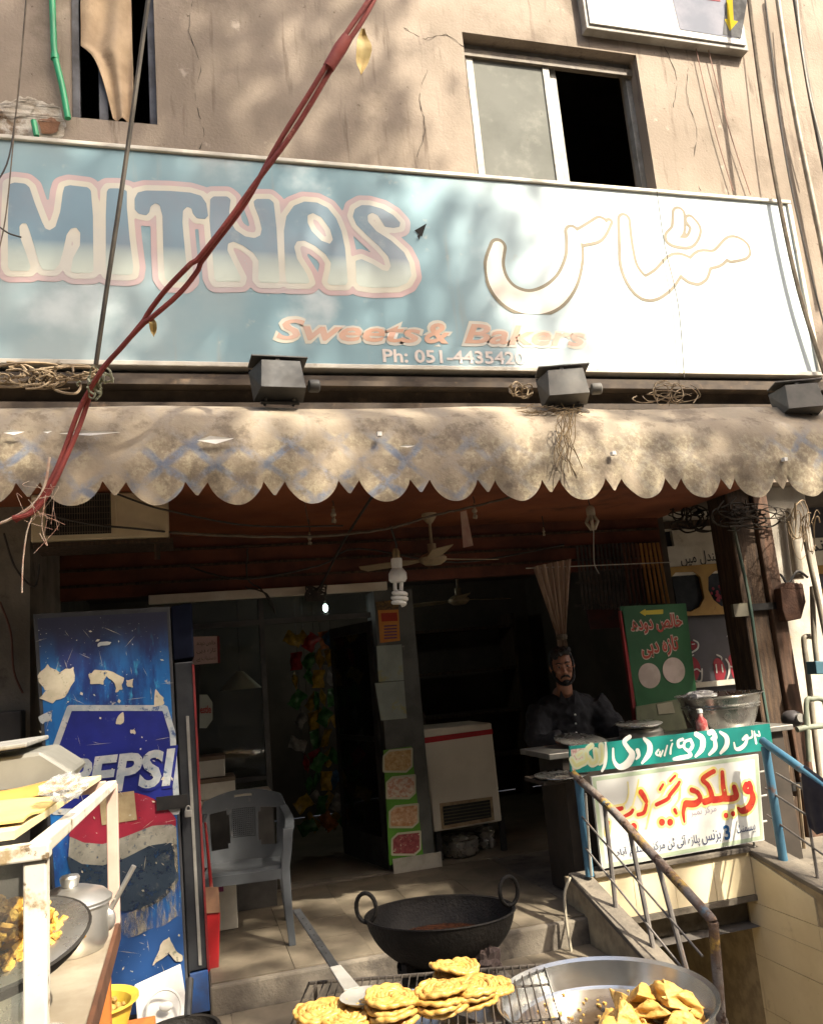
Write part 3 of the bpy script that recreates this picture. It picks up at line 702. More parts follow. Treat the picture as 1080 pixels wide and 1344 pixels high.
# ------------------------------------------------------------------ floodlights on the awning
M_fl = mat('flood_grey', (.085, .083, .075), (.12, .112, .098), sc=10, rough=.55, metal=.2, stain=((.2, .17, .12), .62, .78, 8))
def flood(label, px, py, Yd, rz, tilt, M_fl=M_fl):
    c = P(px, py, Y=Yd); t = thing('floodlight', label, 'floodlight', (c.x, Yd, c.z-.11), rz, 'floodlights on the awning')
    k = .145; M = RX(tilt)
    def q(x, y, z): return M @ Vector((x, y, z)) + Vector((0, 0, .115))
    fr = [q(-k, 0, .10), q(k, 0, .10), q(k, .02, -.10), q(-k, .02, -.10)]
    b = B(); b.add([q(-k, .05, .10), q(k, .05, .10), q(k, .05, .08), q(-k, .05, .08), q(-.10, -.10, .075), q(.10, -.10, .075), q(.115, -.11, -.085), q(-.115, -.11, -.085), q(-k*.9, .05, -.09), q(k*.9, .05, -.09)],
          [(0, 1, 2, 3), (3, 2, 5, 4), (4, 5, 6, 7), (7, 6, 9, 8), (3, 4, 7, 8), (2, 9, 6, 5), (0, 3, 8), (1, 9, 2), (0, 8, 9, 1)])
    b.build('housing', M_fl, t, world=False, bevel=.004)
    B().box(q(0, -.02, .108), (.295, .13, .010), M).build('lid_flange', M_fl, t, world=False, bevel=.003)
    b = B(); b.lathe([(.03, 0), (.034, .005), (.034, .05), (.026, .058), (0, .058)], q(.15, -.03, -.03), 12, RY(rad(90))); b.build('junction_box', M_fl, t, world=False, smooth=True)
    b = B(); b.box(q(-.01, -.03, .105), (.02, .06, .014), M); b.box(q(-.01, -.066, .085), (.02, .008, .05), M); b.build('clip', M_alu, t, world=False)
    for s_ in (-1, 1):
        b = B(); b.tube([q(s_*.07, 0, -.09), (s_*.075, .0, .01), (s_*.075, .03, 0)], .008, 6); b.build('foot', M_black, t, world=False)
    b = B(); b.tube([(-.1, .0, .004), (.1, .0, .004)], .010, 6); b.build('bracket', M_black, t, world=False)
    return t
flood('black square floodlight on the awning below the word Sweets', 366, 503, 4.10, rad(4), rad(-8), mat('flood_black', (.016, .016, .016), (.03, .028, .025), sc=10, rough=.6, stain=((.1, .08, .06), .64, .75, 9)))
flood('grey floodlight on the awning with straw nest and wires under it', 740, 511, 4.10, rad(-14), rad(-6))
flood('grey floodlight at the right end of the awning', 1046, 528, 4.10, rad(-16), rad(-6))
# ------------------------------------------------------------------ under the awning
M_ac = mat('ac_cream', (.62, .52, .34), (.5, .41, .26), sc=4, rough=.6, stain=((.2, .14, .08), .6, .78, 5))
ac = thing('air_conditioner', 'old cream window air conditioner under the awning at left', 'air conditioner', (-.4, 4.9, 2.5))
p0, p1 = P(40, 702, Y=4.6), P(222, 708, Y=4.6)
b = B(); b.bb(p0.x, p1.x, 4.6, 4.915, 2.512, 2.77); b.build('casing', M_ac, ac, bevel=.012)
gx0, gx1 = P(60, 690, Y=4.6).x, P(146, 690, Y=4.6).x
b = B(); b.bb(gx0, gx1, 4.594, 4.599, 2.545, 2.765); b.build('grille_recess', M_black, ac)
b = B()
for i in range(26): x = gx0+(gx1-gx0)*(i+.5)/26; b.bb(x-.0015, x+.0015, 4.588, 4.5935, 2.545, 2.765)
for i in range(7): z = 2.555+i*.034; b.bb(gx0, gx1, 4.585, 4.5878, z-.0015, z+.0015)
b.build('grille', mat('grille_wire', (.14, .11, .075), (.09, .07, .05), sc=9), ac)
b = B(); b.bb(gx1+.02, gx1+.03, 4.588, 4.599, 2.54, 2.765); b.build('panel_seam', M_ac, ac)
b = B(); b.bb(p0.x+.01, p1.x+.02, 4.60, 4.915, 2.485, 2.508); b.bb(p1.x-.08, p1.x-.05, 4.63, 4.66, 2.40, 2.485); b.build('bracket', M_wood, ac)

M_cfl = mat('cfl_white', (.82, .81, .76), (.75, .73, .67), sc=8, rough=.35)
M_cflold = mat('cfl_dusty', (.42, .36, .26), (.3, .25, .17), sc=10, rough=.6)
M_brass = mat('lamp_cap', (.45, .33, .16), (.3, .22, .12), sc=10, rough=.4, metal=.7)
M_wire = mat('dark_wire', (.03, .026, .022), (.05, .042, .034), sc=20, rough=.6)
M_rope = mat('dusty_cable', (.15, .12, .085), (.09, .07, .05), sc=14, rough=.9)
def cfl(label, px, ptop, pbot, Yd, m, wire_to, group='bulbs under the awning', turns=3.2):
    a, c = P(px, ptop, Y=Yd), P(px+1, pbot, Y=Yd); H = a.z-c.z; t = thing('light_bulb', label, 'light bulb', (a.x, Yd, c.z), 0, group)
    R = H*.19
    b = B(); b.lathe([(R*.55, H), (R*.6, H*.96), (R*.55, H*.80), (R*.62, H*.79), (R*.95, H*.70), (R*.98, H*.58), (R*.75, H*.52), (0, H*.515)], (0, 0, 0), 16); b.build('base', m, t, smooth=True, world=False)
    pts = [];
    for i in range(int(turns*14)+1):
        ph = 2*math.pi*i/14; u = i/(turns*14); rr = R*.72*min(1, .35+u*3, .35+(1-u)*4); pts.append((rr*math.cos(ph), rr*math.sin(ph), H*.36-(H*.30)*u))
    pts = [(R*.35, 0, H*.53)] + pts
    b = B(); b.tube(pts, H*.042, 7); b.tube([(-R*.35, 0, H*.53), (-R*.4, 0, H*.38), (-R*.2, 0, H*.33)], H*.04, 7); b.build('spiral_tube', m, t, smooth=True, world=False)
    b = B(); b.lathe([(R*.42, H*1.0), (R*.42, H*1.13), (R*.25, H*1.2), (0, H*1.2)], (0, 0, 0), 12); b.build('lamp_holder', M_brass, t, smooth=True, world=False)
    b = B(); b.tube(curve([(0, 0, H*1.18), (.006, 0, H*1.3), Vector(wire_to)-Vector((a.x, Yd, c.z))], 5), .004 if H < .2 else .006, 6); b.build('flex', M_wire, t, smooth=True, world=False)
    return t
big = P(514, 700, Y=4.45)
cfl('large clean white spiral bulb hanging in front of the shop', 520, 733, 799, 4.45, M_cfl, (P(512, 690, Y=4.45).x, 4.45, P(512, 690, Y=4.45).z))
for px, pt, pb, Yd, lab in ((437, 668, 688, 5.0, 'small dusty spiral bulb below the awning left of the large bulb'), (406, 701, 716, 5.6, 'dim dusty spiral bulb low at the back of the brown ceiling'), (622, 664, 682, 5.0, 'small dusty spiral bulb beside the ceiling paper tag'), (713, 694, 704, 5.8, 'tiny far spiral bulb right of the ceiling fan')):
    a = P(px, pt, Y=Yd); cfl(lab, px, pt, pb, Yd, M_cflold, (a.x, Yd, 2.775))
# caged bulb
a = P(774, 664, Y=4.7); c = P(775, 695, Y=4.7); H = a.z-c.z
t = thing('caged_bulb', 'dusty tulip shaped bulb hanging under the right part of awning', 'light bulb', (a.x, 4.7, c.z))
B().lathe([(.02, H*.55), (.028, H*.62), (.028, H*.9), (.015, H), (0, H)], (a.x, 4.7, c.z), 12).build('lamp_holder', M_cflold, t, smooth=True)
for k in range(6):
    q = k*math.pi/3; B().tube([(a.x+.02*math.cos(q), 4.7+.02*math.sin(q), c.z+H*.55), (a.x+.042*math.cos(q), 4.7+.042*math.sin(q), c.z+H*.32), (a.x+.012*math.cos(q), 4.7+.012*math.sin(q), c.z)], .010, 6).build('tube', M_cflold, t, smooth=True)
B().tube(curve([(a.x, 4.7, c.z+H), (a.x-.01, 4.7, c.z+H+.07), (a.x-.02, 4.7, 2.776)]), .004, 6).build('flex', M_wire, t)
B().tube(curve([(a.x, 4.69, c.z), P(779, 720, Y=4.69), P(780, 740, Y=4.69), P(786, 753, Y=4.69)]), .003, 5).build('dangling_string', mat('string', (.5, .46, .38), (.4, .36, .3)), t)
# ceiling fans
M_fan = mat('fan_cream', (.42, .33, .20), (.30, .23, .14), sc=5, rough=.5, stain=((.15, .1, .06), .58, .75, 7))
def fan(label, px, py, Yd, L, angs, ztop, k=1):
    c = P(px, py, Y=Yd); t = thing('ceiling_fan', label, 'ceiling fan', (c.x, Yd, c.z), 0, 'ceiling fans')
    B().lathe([(0, -.045), (.06, -.04), (.095, -.015), (.10, .01), (.07, .035), (.03, .05), (.03, .11), (0, .11)], (0, 0, 0), 20, Matrix.Scale(k, 3)).build('motor', M_fan, t, smooth=True, world=False)
    B().tube([(0, 0, .1), (0, 0, ztop-c.z)], .011, 8).build('down_rod', M_fan, t, world=False)
    B().lathe([(.055, ztop-c.z), (.05, ztop-c.z-.03), (.02, ztop-c.z-.07), (0, ztop-c.z-.07)], (0, 0, 0), 16).build('canopy_cup', M_fan, t, smooth=True, world=False)
    for a_ in angs:
        M = RZ(rad(a_)); b = B()
        b.add([M @ Vector(q) for q in ((.09*k, -.035, .0), (.22, -.062, -.008), (L, -.07, -.01), (L+.02, 0, 0), (L, .07, .014), (.22, .058, .012), (.09*k, .035, .004))], [tuple(range(7))]); b.build('blade', M_fan, t, world=False, solid=.004)
fan('dusty cream ceiling fan on the porch behind the large bulb', 568, 734, 5.55, .56, (20, 140, 260), 2.775)
fan('far ceiling fan inside the dark shop', 602, 788, 7.2, .55, (15, 135, 255), 2.62)
t = tag(B().add([P(604, 672, Y=5.0), P(612, 670, Y=5.0), P(621, 716, Y=5.0), P(608, 719, Y=5.0)], [(0, 1, 2, 3)]).build('paper_tag', mat('paper_tag', (.5, .36, .27), (.42, .25, .2), sc=12), solid=.002), 'faded paper tag hanging from the ceiling wire beside a bulb', 'paper tag')
# sagging wires under the awning
def wire(label, pts, r, m=None, n=5, jit=0, name='cable', cat='cable', group=None):
    return tag(B().tube(curve(pts, n, jit), r, 6).build(name, m or M_wire, smooth=True), label, cat, group)
wire('dusty cable slung under the awning carrying the large bulb', [P(225, 699, Y=4.5), P(330, 704, Y=4.5), P(430, 703, Y=4.47), P(512, 693, Y=4.45), P(560, 679, Y=4.6), P(620, 665, Y=4.75), P(680, 650, Y=4.85)], .008, M_rope, 8, .0015)
wire('black wire from air conditioner grille to the right', [P(146, 645, Y=4.55), P(185, 660, Y=4.55), P(225, 671, Y=4.55), P(330, 690, Y=4.9), P(450, 690, Y=5.2)], .006)
wire('black wire crossing low in front of the air conditioner', [P(60, 675, Y=4.5), P(120, 688, Y=4.5), P(180, 694, Y=4.5), P(240, 700, Y=4.7), P(300, 702, Y=5)], .006)
wire('dark wire drooping along the brown header', [P(250, 745, Y=6.0), P(320, 760, Y=5.9), P(420, 742, Y=5.9), P(470, 720, Y=5.9), P(600, 738, Y=5.95), P(740, 715, Y=5.9)], .008)
wire('dark diagonal wire hanging from soffit above the white lintel', [P(488, 652, Y=4.9), P(450, 712, Y=5.3), P(420, 770, Y=5.9), P(402, 786, Y=6.0)], .009)
wire('loose wire knot over the shop door', [P(325, 720, Y=5.9), P(326, 760, Y=6.0), P(345, 775, Y=6.0), P(362, 806, Y=6.0), P(350, 780, Y=5.98), P(322, 770, Y=5.98)], .006, n=6, jit=.003)
wire('thin cord dangling from the soffit near the left bulb', [P(400, 656, Y=4.8), P(402, 672, Y=4.8), P(405, 688, Y=4.8)], .003, M_rope)
b = B()
rq = random.Random(5)
for k in range(14):
    q = [P(415+rq.uniform(-14, 14), 778+rq.uniform(-10, 12), Y=5.95) for _ in range(4)]; b.tube(curve(q, 4), .006, 5)
tag(b.build('wire_knot', M_wire, smooth=True), 'dark knot of wires on the white lintel over the door', 'wire knot')
b = B()
for k in range(5): b.ball(P(425+rq.uniform(-8, 8), 792+rq.uniform(-6, 4), Y=6.0), .02, 5)

# ------------------------------------------------------------------ drinks chiller
YC = 4.40
M_fb = mat('chiller_navy', (.006, .007, .014), (.008, .010, .02), sc=5, rough=.85, spec=.04, stain=((.05, .05, .05), .62, .75, 4))
ch = thing('drinks_chiller', 'battered blue PEPSI drinks chiller standing side-on at left', 'drinks chiller', (-.3, 4.7, .135))
def pp(l, y): return [(P(x_, y_, Y=YC).x, y, P(x_, y_, Y=YC).z) for x_, y_ in l]
b = B(); b.prism(pp([(43, 806), (223, 796), (249, 1333), (80, 1345)], YC), (0, .60, 0)); b.build('cabinet', mat('chiller_edge', (.05, .05, .052), (.03, .03, .032), sc=6), ch, bevel=.006)
def chiller_blue():
    m = bpy.data.materials.new('chiller_blue'); m.use_nodes = True; N = m.node_tree.nodes; L = m.node_tree.links; bs = N['Principled BSDF']; bs.inputs['Roughness'].default_value = .45
    tc = N.new('ShaderNodeTexCoord'); sx = N.new('ShaderNodeSeparateXYZ'); L.new(tc.outputs['Object'], sx.inputs[0])
    def nz(s, d=6, sc=None):
        n = N.new('ShaderNodeTexNoise'); n.inputs['Scale'].default_value = s; n.inputs['Detail'].default_value = d; n.inputs['Roughness'].default_value = .65
        if sc:
            mp = N.new('ShaderNodeMapping'); mp.inputs['Scale'].default_value = sc; L.new(tc.outputs['Object'], mp.inputs[0]); L.new(mp.outputs[0], n.inputs['Vector'])
        else: L.new(tc.outputs['Object'], n.inputs['Vector'])
        return n.outputs['Fac']
    def mr(f, a, c, lo=0, hi=1):
        r = N.new('ShaderNodeMapRange'); r.interpolation_type = 'SMOOTHSTEP'; r.inputs[1].default_value = a; r.inputs[2].default_value = c; r.inputs[3].default_value = lo; r.inputs[4].default_value = hi; L.new(f, r.inputs[0]); return r.outputs[0]
    def mx(f, a, c):
        x = N.new('ShaderNodeMix'); x.data_type = 'RGBA'; L.new(f, x.inputs[0])
        for s_, v in ((x.inputs[6], a), (x.inputs[7], c)):
            if isinstance(v, tuple): s_.default_value = (*v, 1)
            else: L.new(v, s_)
        return x.outputs[2]
    c = mx(mr(nz(4, 7, (1.6, 1, .5)), .42, .62), (.010, .028, .15), (.012, .13, .38))
    c = mx(mr(nz(9, 7, (2.5, 1, .8)), .58, .72), c, (.05, .32, .55))
    c = mx(mr(sx.outputs['Z'], 1.74, 2.06), c, (.012, .014, .035))          # colour runs to near black at the top edge
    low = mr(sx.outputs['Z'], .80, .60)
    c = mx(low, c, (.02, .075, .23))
    c = mx(mr(nz(60, 4), .66, .72), c, (.45, .44, .38))
    c = mx(mr(nz(14, 8), .66, .73), c, (.40, .38, .31))
    L.new(c, bs.inputs['Base Color']); return m
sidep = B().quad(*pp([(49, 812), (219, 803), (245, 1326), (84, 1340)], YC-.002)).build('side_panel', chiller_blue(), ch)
def dec(rings, m, lay, lev=0, inner=None, res=.006, name='decal'):
    f = field([('p', [[(P(x_, y_, Y=YC).x, P(x_, y_, Y=YC).z) for x_, y_ in r] for r in rings])], res, .04)
    xs_, zs_, D_f = f; GX, GZ = np.meshgrid(xs_, zs_); a_, c_ = P(219, 803, Y=YC), P(245, 1326, Y=YC)
    xr = a_.x+(c_.x-a_.x)*(GZ-a_.z)/(c_.z-a_.z); sh_ = lev if inner is None else min(lev, 0)
    f = (xs_, zs_, np.maximum(D_f, GX-xr+.006+lev)) if inner is None else f
    return iso(f, lev, at(YC-.003-.0012*lay), inner).build(name, m, sidep)
M_wp = mat('decal_white', (.45, .46, .44), (.30, .34, .36), sc=14, rough=.5, stain=((.05, .09, .2), .58, .68, 22))
M_rb = mat('decal_royal', (.014, .022, .20), (.010, .016, .14), sc=4, rough=.45, stain=((.06, .08, .2), .62, .72, 30))
M_rd = mat('decal_red', (.34, .022, .045), (.25, .02, .04), sc=5, rough=.45, stain=((.4, .3, .3), .64, .72, 25))
M_sw = mat('decal_swirl', (.020, .035, .055), (.035, .055, .08), sc=6, rough=.5, stain=((.12, .13, .12), .58, .75, 14))
M_grime = mat('decal_scuffed_white', (.40, .36, .26), (.28, .25, .18), sc=16, rough=.8, stain=((.1, .12, .14), .55, .7, 25))
M_grime2 = worn(mat('decal_wave', (.36, .34, .27), (.25, .24, .19), sc=14, rough=.7, stain=((.1, .12, .14), .55, .68, 30)), 30, .26, .42); worn(M_grime, 24, .42, .62, (1, 1, .22)); worn(M_wp, 40, .30, .40); worn(M_rd, 40, .28, .36); worn(M_sw, 18, .30, .48)
M_peel = mat('peeled_paint', (.56, .50, .37), (.45, .40, .28), sc=14, rough=.8, stain=((.2, .2, .14), .6, .7, 20))
frame_px = [(92, 930), (216, 930), (226, 962), (232, 1065), (72, 1065), (72, 985)]
dec([frame_px], M_rb, 1, -.010)
dec([frame_px], M_wp, 2, .016, -.012)
import math as _m
def circ(a0, a1, r, cx=166, cy=1118): return [(cx+r*_m.cos(_m.radians(a)), cy+r*_m.sin(_m.radians(a))) for a in np.linspace(a0, a1, 20)]
wave_t = [(92, 1098), (110, 1106), (135, 1108), (165, 1098), (200, 1084), (225, 1082), (243, 1092)]
wave_b = [(245, 1112), (222, 1106), (196, 1110), (165, 1126), (135, 1136), (108, 1134), (90, 1124)]
dec([circ(195, 345, 78)+wave_t[::-1]], M_rd, 3)
dec([wave_t+wave_b], M_grime2, 4)
dec([wave_b[::-1]+circ(5, 175, 78)], M_sw, 4.5)
rp = random.Random(11)
def blob(pts, lay, m, amp=.006):
    out = []
    for (x_, y_), (x2, y2) in zip(pts, pts[1:]+pts[:1]):
        for k in range(3): out.append((x_+(x2-x_)*k/3+rp.uniform(-1.6, 1.6), y_+(y2-y_)*k/3+rp.uniform(-1.6, 1.6)))
    dec([out], m, lay, res=.005, name='peeled_patch')
worn(M_peel, 34, .30, .40)
blob([(62, 900), (65, 875), (80, 882), (97, 874), (99, 895), (85, 915), (68, 922), (52, 918), (60, 905)], 3, M_peel)
blob([(48, 888), (64, 872), (66, 884), (82, 886), (60, 908)], 2, M_peel)
blob([(117, 885), (125, 880), (150, 882), (162, 890), (160, 905), (152, 908), (150, 893), (140, 888), (136, 898), (120, 899)], 3, M_peel)
blob([(165, 893), (176, 890), (175, 902), (168, 900)], 3, M_peel)
blob([(203, 903), (214, 915), (215, 925), (201, 928)], 3, M_peel)
blob([(155, 940), (162, 935), (163, 950), (151, 952)], 5, M_peel)
blob([(172, 958), (178, 955), (177, 963), (171, 964)], 5, M_peel)
blob([(127, 845), (146, 843), (146, 847), (128, 850)], 3, M_wp)
blob([(50, 942), (70, 932), (66, 945), (55, 950)], 3, M_wp)
blob([(160, 1200), (200, 1185), (235, 1150), (243, 1170), (238, 1200), (215, 1215), (190, 1222), (168, 1232), (157, 1222)], 4.8, M_grime)
blob([(212, 1235), (222, 1230), (228, 1245), (245, 1258), (232, 1262), (222, 1252), (208, 1262), (200, 1268), (208, 1252)], 4.8, M_peel)
blob([(226, 1100), (236, 1100), (241, 1145), (234, 1150), (228, 1130)], 5.3, M_grime)
b = B(); rf = random.Random(44)
for k in range(150):
    fx_, fy_ = rf.uniform(52, 236), rf.uniform(825, 1320)
    if fx_ > 216+(fy_-803)*.05: continue
    q = P(fx_, fy_, Y=YC); an = rf.uniform(0, 3.14); ln = rf.choice((.004, .006, .01, .03, .05)) * rf.uniform(.5, 1.3); wd = rf.uniform(.0006, .0012) if ln > .012 else ln*rf.uniform(.3, .8)
    dx_, dz_ = math.cos(an)*ln, math.sin(an)*ln; nx_, nz_ = -math.sin(an)*wd, math.cos(an)*wd; yk = YC-.0118-.00001*k
    b.quad((q.x-dx_, yk, q.z-dz_), (q.x+nx_*rf.uniform(.4, 1.4), yk, q.z+nz_), (q.x+dx_, yk, q.z+dz_), (q.x-nx_, yk, q.z-nz_*rf.uniform(.4, 1.4)))
o = b.build('scratches', M_peel, sidep); o['kind'] = 'stuff'
B().quad(*pp([(130, 1044), (176, 1038), (180, 1076), (134, 1083)], YC-.0105)).build('paper_notice', mat('old_notice', (.40, .31, .17), (.32, .24, .13), sc=25, rough=.8), sidep)
a, c = P(82, 1016, Y=YC), P(231, 1012, Y=YC)
text('lettering', 'PEPSI', M_rb, sidep, ((a.x+c.x)/2, YC-.0095, (a.z+c.z)/2), c.x-a.x+.03, .205, off=.055, shear=.18)
text('lettering', 'PEPSI', M_wp, sidep, ((a.x+c.x)/2, YC-.0112, (a.z+c.z)/2), c.x-a.x, .178, off=.035, shear=.18)
b = B(); b.prism(pp([(224, 796), (252, 791), (255, 863), (228, 867)], YC+.005), (0, .58, 0)); b.build('top_canopy', M_fb, ch, bevel=.008)
M_door = mat('chiller_door', (.022, .024, .028), (.04, .042, .045), sc=5, rough=.4, metal=.2)
b = B(); b.prism(pp([(229, 870), (253, 868), (273, 1272), (247, 1278)], YC+.01), (0, .56, 0)); dr = b.build('door', M_door, ch, bevel=.006)
B().prism(pp([(244, 940), (248, 940), (265, 1268), (261, 1268)], YC+.004), (0, .012, 0)).build('silver_trim', M_alu, dr)
B().prism(pp([(252, 872), (255, 872), (275, 1272), (272, 1272)], YC+.004), (0, .03, 0)).build('red_gasket', mat('gasket_red', (.16, .012, .012), (.1, .012, .012), sc=10), dr)
b = B(); b.prism(pp([(249, 1280), (273, 1274), (276, 1328), (251, 1333)], YC+.005), (0, .55, 0)); b.build('kick_plate', chiller_blue() if False else mat('kick_blue', (.02, .075, .23), (.03, .05, .12), sc=8), ch, bevel=.004)
b = B(); b.prism(pp([(205, 1046), (246, 1042), (247, 1060), (206, 1064)], YC-.020), (0, .006, 0)); b.build('hasp', M_black, ch)
pl = P(247, 1062, Y=YC-.03); b = B(); b.box((pl.x, YC-.03, pl.z-.022), (.034, .016, .034)); k = b.build('padlock', M_alu, ch, bevel=.004)
B().tube([(pl.x+.011*math.cos(q), YC-.03, pl.z-.006+.02*math.sin(q)) for q in [i*math.pi/8 for i in range(9)]], .004, 6).build('shackle', M_alu, k, smooth=True)
# red plastic behind the door
b = B(); rc = thing('red_cooler', 'narrow red cooler edge just behind the blue chiller', 'cooler', (.07, 4.72, .135))
def pq(l, Yd): return [(P(x_, y_, Y=Yd).x, Yd, P(x_, y_, Y=Yd).z) for x_, y_ in l]
b.prism(pq([(268, 1080), (271, 1080), (280, 1168), (289, 1200), (287, 1285), (270, 1288), (271, 1200), (275, 1168)], 4.72), (0, .03, 0)); b.build('casing', mat('cooler_red', (.30, .012, .014), (.2, .015, .015), sc=5, rough=.4, stain=((.2, .1, .07), .6, .75, 8)), rc, bevel=.008)
B().prism(pq([(265, 1165), (287, 1165), (289, 1198), (266, 1200)], 4.712), (0, .006, 0)).build('worn_label', mat('worn_brown', (.22, .12, .07), (.15, .08, .05), sc=15), rc)

# ------------------------------------------------------------------ stock at the glass, chair
t = thing('price_notice', 'pink handwritten notice taped beside the chiller', 'notice', P(268, 872, Y=5.6))
B().prism(pq([(250, 836), (287, 835), (288, 870), (252, 873)], 5.6), (0, .003, 0)).build('sheet', mat('pink_paper', (.50, .36, .32), (.42, .30, .27), sc=4, rough=.8), t)
B().prism(pq([(285, 835), (288, 835), (289, 870), (286, 871)], 5.597), (0, .002, 0)).build('red_border', mat('gasket_red', (.3, .02, .02)), t)
M_ink = mat('black_ink', (.03, .028, .026), (.05, .045, .04))
for k, s_ in enumerate(('خالص دودھ', 'تازہ دہی', 'دستیاب ہے'.replace('ی', 'ی'))): ptext('lettering', urdu(s_), M_ink, t, (258, 845+k*10), (283, 844+k*10), 5.596, .035)
b = B(); b.prism(pq([(255, 835), (262, 835), (262, 1000), (256, 1000)], 5.62), (0, .02, 0)); b.build('stand', M_black, t)
t = thing('round_badge_sign', 'small rounded white and red shop badge behind the chiller', 'badge', P(266, 950, Y=5.7))
B().prism(pq([(256, 912), (272, 912), (279, 922), (279, 945), (271, 956), (256, 956)], 5.7), (0, .01, 0)).build('plate', mat('badge_white', (.42, .44, .38), (.34, .37, .31), sc=6), t)
ptext('lettering', 'Nestle', mat('badge_red', (.4, .03, .03)), t, (257, 932), (277, 931), 5.695, .05, off=.02)
bx = thing('shelf_counter', 'low dark display counter with white ledge behind the chair', 'counter', (.3, 5.9, FL))
B().bb(.06, .53, 5.72, 6.06, FL+.001, .92).build('body', mat('counter_dark', (.06, .055, .05), (.03, .028, .025), sc=5), bx)
B().bb(.05, .54, 5.70, 6.07, .92, .98).build('ledge', M_white, bx, bevel=.004)
M_carton = mat('white_carton', (.62, .58, .48), (.5, .46, .37), sc=5, rough=.7, stain=((.3, .22, .14), .62, .75, 7))
def carton(label, x0_, x1_, y0_, y1_, z0_, z1_, cap=None):
    t = thing('carton', label, 'carton', ((x0_+x1_)/2, (y0_+y1_)/2, z0_), 0, 'cartons behind the chair')
    B().bb(x0_, x1_, y0_, y1_, z0_, z1_).build('box', M_carton, t, bevel=.004)
    B().bb(x0_-.004, x1_+.004, y0_-.004, y1_+.004, z1_-.02, z1_+.006).build('lid', mat('carton_lid', (.2, .14, .09), (.12, .09, .06), sc=5) if cap else M_carton, t, bevel=.003)
    return t
carton('white carton with brown lid on the ledge behind the chair', .07, .30, 5.74, 6.0, .983, 1.10, True)
carton('upper white carton with brown top stacked behind the chair', .065, .24, 5.76, 5.98, 1.112, 1.24, True)
floor_carton = carton('pale carton on the floor seen under the grey chair seat', .10, .26, 5.35, 5.62, FL+.004, .62)
B().bb(.115, .185, 5.343, 5.349, .50, .60).build('printed_panel', mat('carton_pink', (.3, .05, .14), (.2, .03, .1), sc=9), floor_carton)
t = thing('pendant_lamp', 'pale conical pendant lamp hanging behind the left shop glass', 'pendant lamp', P(316, 905, Y=6.5))
sc_ = P(316, 905, Y=6.5); B().lathe([(.16, 0), (.14, .02), (.03, .13), (.0, .14)], sc_, 20).build('shade', mat('shade_straw', (.52, .44, .28), (.4, .33, .2), sc=9, stretch=(20, 20, 2)), t, smooth=True)
B().tube([sc_+Vector((0, 0, .13)), (sc_.x, sc_.y, 2.62)], .005, 6).build('flex', M_wire, t)
# hanging strips of snack packets
pkc = [('packet_yellow', (.55, .36, .03)), ('packet_red', (.38, .02, .02)), ('packet_green', (.05, .22, .05)), ('packet_orange', (.5, .16, .02)), ('packet_blue', (.05, .16, .3)), ('packet_silver', (.4, .4, .38))]
rk = random.Random(21)
def packet_mesh(k):
    b = B(); b.sheet(lambda u, v: ((u-.5)*.11*(1-.1*math.sin(v*math.pi))+.008*math.sin(v*9), -.026*math.sin(u*math.pi)*math.sin(v*math.pi), (v-.5)*.15), 6, 6); b.sheet(lambda u, v: ((u-.5)*.11*(1-.1*math.sin(v*math.pi))+.008*math.sin(v*9), .026*math.sin(u*math.pi)*math.sin(v*math.pi), (v-.5)*.15), 6, 6)
    return b.mesh('packet', mat(pkc[k][0], tuple(v*.45 for v in pkc[k][1]), tuple(min(1, v*.9+.02) for v in pkc[k][1]), sc=25, rough=.3), True)
pms = [packet_mesh(k) for k in range(6)]
places = ['leftmost', 'second', 'third', 'fourth', 'rightmost']
for i in range(5):
    x = .93+i*.075; Yd = 7.05+.12*(i % 2); t = thing('packet_strip', f'{places[i]} strip of shiny snack packets hanging in the dark doorway', 'snack packets', (x, Yd, .5), 0, 'snack strips in the doorway')
    B().tube([(x, Yd+.03, .45), (x, Yd+.03, 2.6)], .003, 5).build('string', M_wire, t)
    for j in range(10):
        o = bpy.data.objects.new('packet', pms[rk.choice((0, 0, 2, 2, 3, 5, 1, 4, 0))]); col.objects.link(o); o.location = (x+rk.uniform(-.05, .05), Yd+rk.uniform(-.04, -.02), .52+j*.165+rk.uniform(-.02, .02)); o.rotation_euler = (rk.uniform(-.5, .5), rk.uniform(-1.2, 1.2), rk.uniform(-1.2, 1.2)); attach(o, t)

# grey plastic armchair
M_pl = mat('grey_plastic', (.068, .074, .080), (.052, .058, .064), sc=4, rough=.4, stain=((.22, .21, .19), .62, .75, 6))
chr_ = thing('plastic_chair', 'grey plastic armchair with perforated back standing on the porch', 'chair', (.298, 5.13, FL), rad(-6)); chr_.scale = (.95, .95, .95)
def cb(): return B()
def seatf(u, v):
    x = (u-.5)*.45*(1-.06*v); y = -.23+v*.43; z = .425-.022*math.sin(v*math.pi)*math.sin(u*math.pi)-.02*v
    if v < .12: z -= .03*(1-v/.12)**2
    return (x, y, z)
B().sheet(seatf, 14, 12).build('seat', M_pl, chr_, smooth=True, world=False, solid=.012, angle=80)
b = B(); b.sheet(lambda u, v: (((u-.5)*.45, -.232-.004*math.sin(u*math.pi), .36+.055*v)), 10, 2); b.build('seat_apron', M_pl, chr_, smooth=True, world=False, solid=.01, angle=80)
NU, NV = 36, 30
def bk(u, v):
    a = (u-.5)*2; wdt = .255+.025*v-.06*max(0, v-.72)**1.2*3; x = a*wdt; y = .185+.10*v-.075*a*a*(1-.2*v); z = .40+.42*v-.045*a*a*max(0, v-.5)*2
    return (x, y, z)
b = B(); vs_ = [bk(i/NU, j/NV) for j in range(NV+1) for i in range(NU+1)]; fs_ = []
